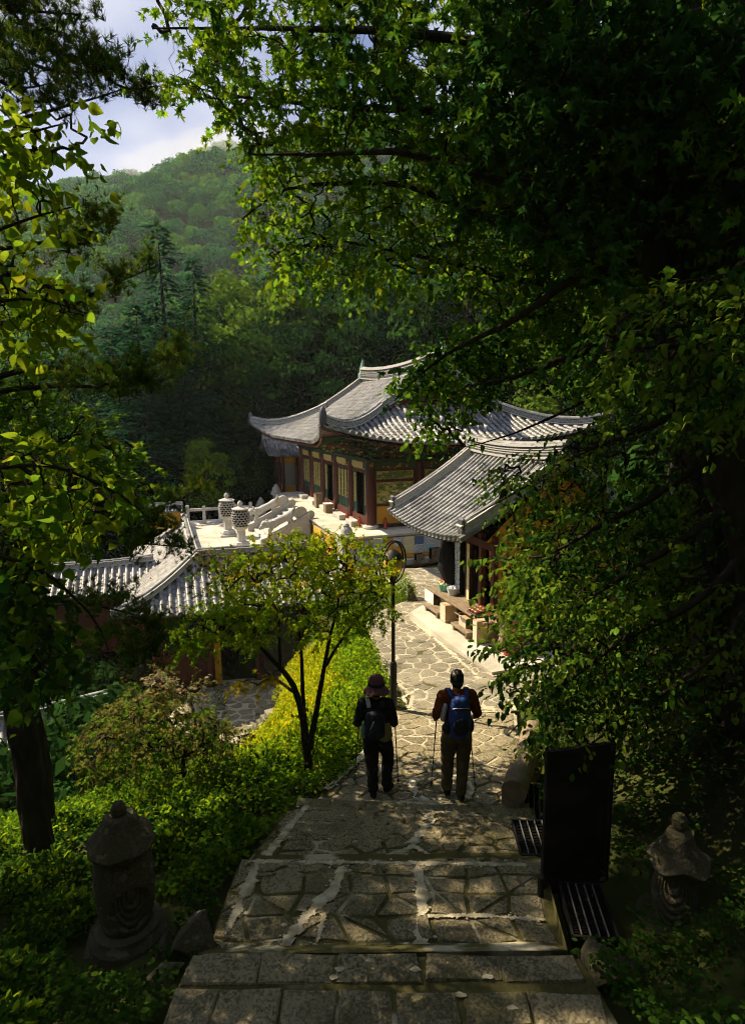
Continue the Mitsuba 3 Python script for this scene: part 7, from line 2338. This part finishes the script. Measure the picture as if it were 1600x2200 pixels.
carton(1.95, .50, (.36, .34, .50), 'tall cardboard box under the middle of the shop counter')
carton(3.0, .55, (.32, .40, .44), 'open cardboard box with a raised flap under the shop counter', True)
carton(3.75, .50, (.30, .22, .60), 'upright pale cardboard box at the near end of the shop counter')
carton(1.15, .88, (.3, .4, .36), 'cardboard box in shade behind the white cloth of the counter')
for a0, a1, lab in ((.75, 1.75, 'long weathered plank bench under the far half of the counter'), (2.55, 3.5, 'low stone kerb block under the near half of the counter')):
    k = thing('low_bench', lab, 'bench')
    put(f'{k}__seat', B().box((.42, -(a0 + a1) / 2, .22), (.34, a1 - a0, .07), bevel=.01).mesh(), 'wood_old', to=FS)
    for a in (a0 + .12, a1 - .12):
        put(f'{k}__leg', B().box((.42, -a, .125), (.28, .08, .12)).mesh(), 'wood_old', to=FS)
mat('tub_green', (.16, .42, .30), .4, .5)
mat('tub_white', (.55, .60, .66), .4, .5)


def tub(a, x, m, lab, fill):
    k = thing('tub', lab, 'tub')
    put(f'{k}__bowl', B().lathe([(0, .645), (.13, .645), (.17, .86), (.178, .86), (.175, .84), (.135, .665), (0, .665)], (x, -a, 0), 20).mesh(), m, 40, to=FS)
    g = np.random.default_rng(int(a * 100))
    pts = np.column_stack([g.uniform(-.11, .11, 14) + x, g.uniform(-.11, .11, 14) - a, g.uniform(.80, .88, 14)])
    bb = B()
    for q in pts:
        bb.mesh_(trimesh.creation.icosphere(1, .045).apply_translation(q))
    put(f'{k}__contents', bb.mesh(), fill, True, to=FS)


tub(.98, .82, 'tub_green', 'mint green tub on the far end of the shop counter', 'notice_yellow')
tub(1.45, .88, 'tub_white', 'white tub of produce on the counter beside the mint green one', 'tub_white')
tub(.72, .98, 'tub_white', 'pale bucket behind the mint green tub on the counter', 'paint_red')
ub = thing('parasol', 'closed black parasol leaning at the corner of the shop front', 'parasol')
put(f'{ub}__canopy', B().tube([(1.0, -.95, 2.35), (.92, -1.0, 1.9), (.9, -1.05, 1.4), (1.0, -1.12, .95), (1.02, -1.14, .85)], [.05, .20, .30, .20, .04], 12).mesh(), 'cloth_black', 50, to=FS)
put(f'{ub}__pole', B().tube([(.99, -.94, 2.5), (1.03, -1.16, .66)], .018, 8).mesh(), 'iron', 40, to=FS)
for a, m1, lab in ((1.45, 'notice_pale', 'long white banner of small print hanging between two shop posts'), (2.1, 'notice_yellow', 'narrow yellow banner on the shop post right of the white one')):
    k = thing('banner', lab, 'banner')
    put(f'{k}__cloth', B().box((1.02, -a, 1.48), (.012, (.30 if a < 2 else .14), 1.62)).mesh(), m1, to=FS)
    put(f'{k}__bar', B().box((1.02, -a, 2.30), (.02, (.34 if a < 2 else .16), .025)).mesh(), 'wood_red', to=FS)
mat('glazed_brown', lambda p, n, uv: mixc((.07, .022, .01), (.26, .11, .04), fb(p.x * 12, p.y * 12, p.z * 12, 3)), .25, .6)
ty = thing('carved_tray', 'tray of glossy brown carved gourds on the near part of the counter', 'tray')
put(f'{ty}__tray', B().box((.78, -3.25, .665), (.5, .62, .04), bevel=.01).mesh(), 'wood_red', to=FS)
for i in range(8):
    v, f = rough(trimesh.creation.icosphere(2, .075).apply_scale([1, 1.25, .62]).apply_translation([.62 + .16 * (i % 3), -3.03 - .15 * (i // 3), .735]), .02, 14, i, .04)
    put(f'{ty}__gourd', (v, f), 'glazed_brown', True, to=FS)
for i, (a, x, h) in enumerate(((3.92, .9, .62), (4.35, .78, .55), (4.55, 1.0, .78))):
    g = np.random.default_rng(80 + i)
    pts = bez([(x, -a, .06 if i else .64), (x + .05, -a - .05, .3 + .3 * (i == 0)), (x - .04, -a, h + .3)], 12)
    v, f = rough(B().tube(pts, [.16, .20, .15, .19, .16, .13, .17, .14, .10, .12, .08, .03], 12).mesh(), .10, 7, i, .04)
    k = put('root_carving', (v, f), 'glazed_brown' if i != 1 else 'wood_old', True, to=FS)
    labels[k] = {'label': ('dark glossy root carving standing on the near end of the counter', 'pale brown root carving in front of the near shop wall', 'tall brown root carving against the near corner of the shop')[i], 'category': 'carving'}
bk = thing('bucket', 'red bucket half hidden by leaves on the near end of the apron', 'bucket')
put(f'{bk}__pail', B().lathe([(0, .065), (.12, .065), (.15, .30), (.155, .30), (.15, .28), (.125, .085), (0, .085)], (.75, -4.7, 0), 16).mesh(), 'paint_red', 40, to=FS)
put(f'{bk}__handle', B().tube(bez([(.60, -4.7, .29), (.75, -4.73, .42), (.90, -4.7, .29)], 9), .006, 5).mesh(), 'steel', True, to=FS)
k = thing('planter_stone', 'grey stone trough at the near end of the apron behind the leaves', 'trough')
put(f'{k}__trough', rough(B().box((1.7, -4.6, .26), (.7, .5, .42)).mesh(), .04, 6, 3, .08), 'oldstone', 40, to=FS)
put(f'{k}__soil', B().box((1.7, -4.6, .475), (.5, .32, .03)).mesh(), 'soil', to=FS)

# ------------------------------------------------------------------ lower court and its steps
pave2 = struct('lower_court', bed_mesh(Polygon([(-8.6, 22.2), (-3.9, 20.3), (-3.5, 22.0), (-2.6, 27.0), (-7.5, 26.2)]), lambda x, y: np.asarray(x) * 0 + .06, 0, .5), 'mortar', 'shaded crazy paving in front of the lower hall', 'pavement', smooth=False)
lay('lower_court', cells(Polygon([(-8.4, 22.25), (-3.95, 20.5), (-3.6, 22.0), (-2.9, 26.6), (-7.3, 26.0)]), .5, .04, aspect=1.3), lambda x, y: np.asarray(x) * 0 + .06, .004, 300)
ls2 = thing('garden_steps', 'weathered stone steps climbing from the lower court towards the path', 'stair')
for i in range(6):
    z = .10 + .30 * i
    c = np.array([-4.35 + .20 * i, 20.75 - .24 * i, 0])
    v, f = rough(B().box(c + [0, 0, z / 2], (.42, 1.5, z + .3), yaw=.55, bevel=.02).mesh(), .015, 5, i, .12)
    put(f'{ls2}__step', (v, f), 'paving_pale', 40)
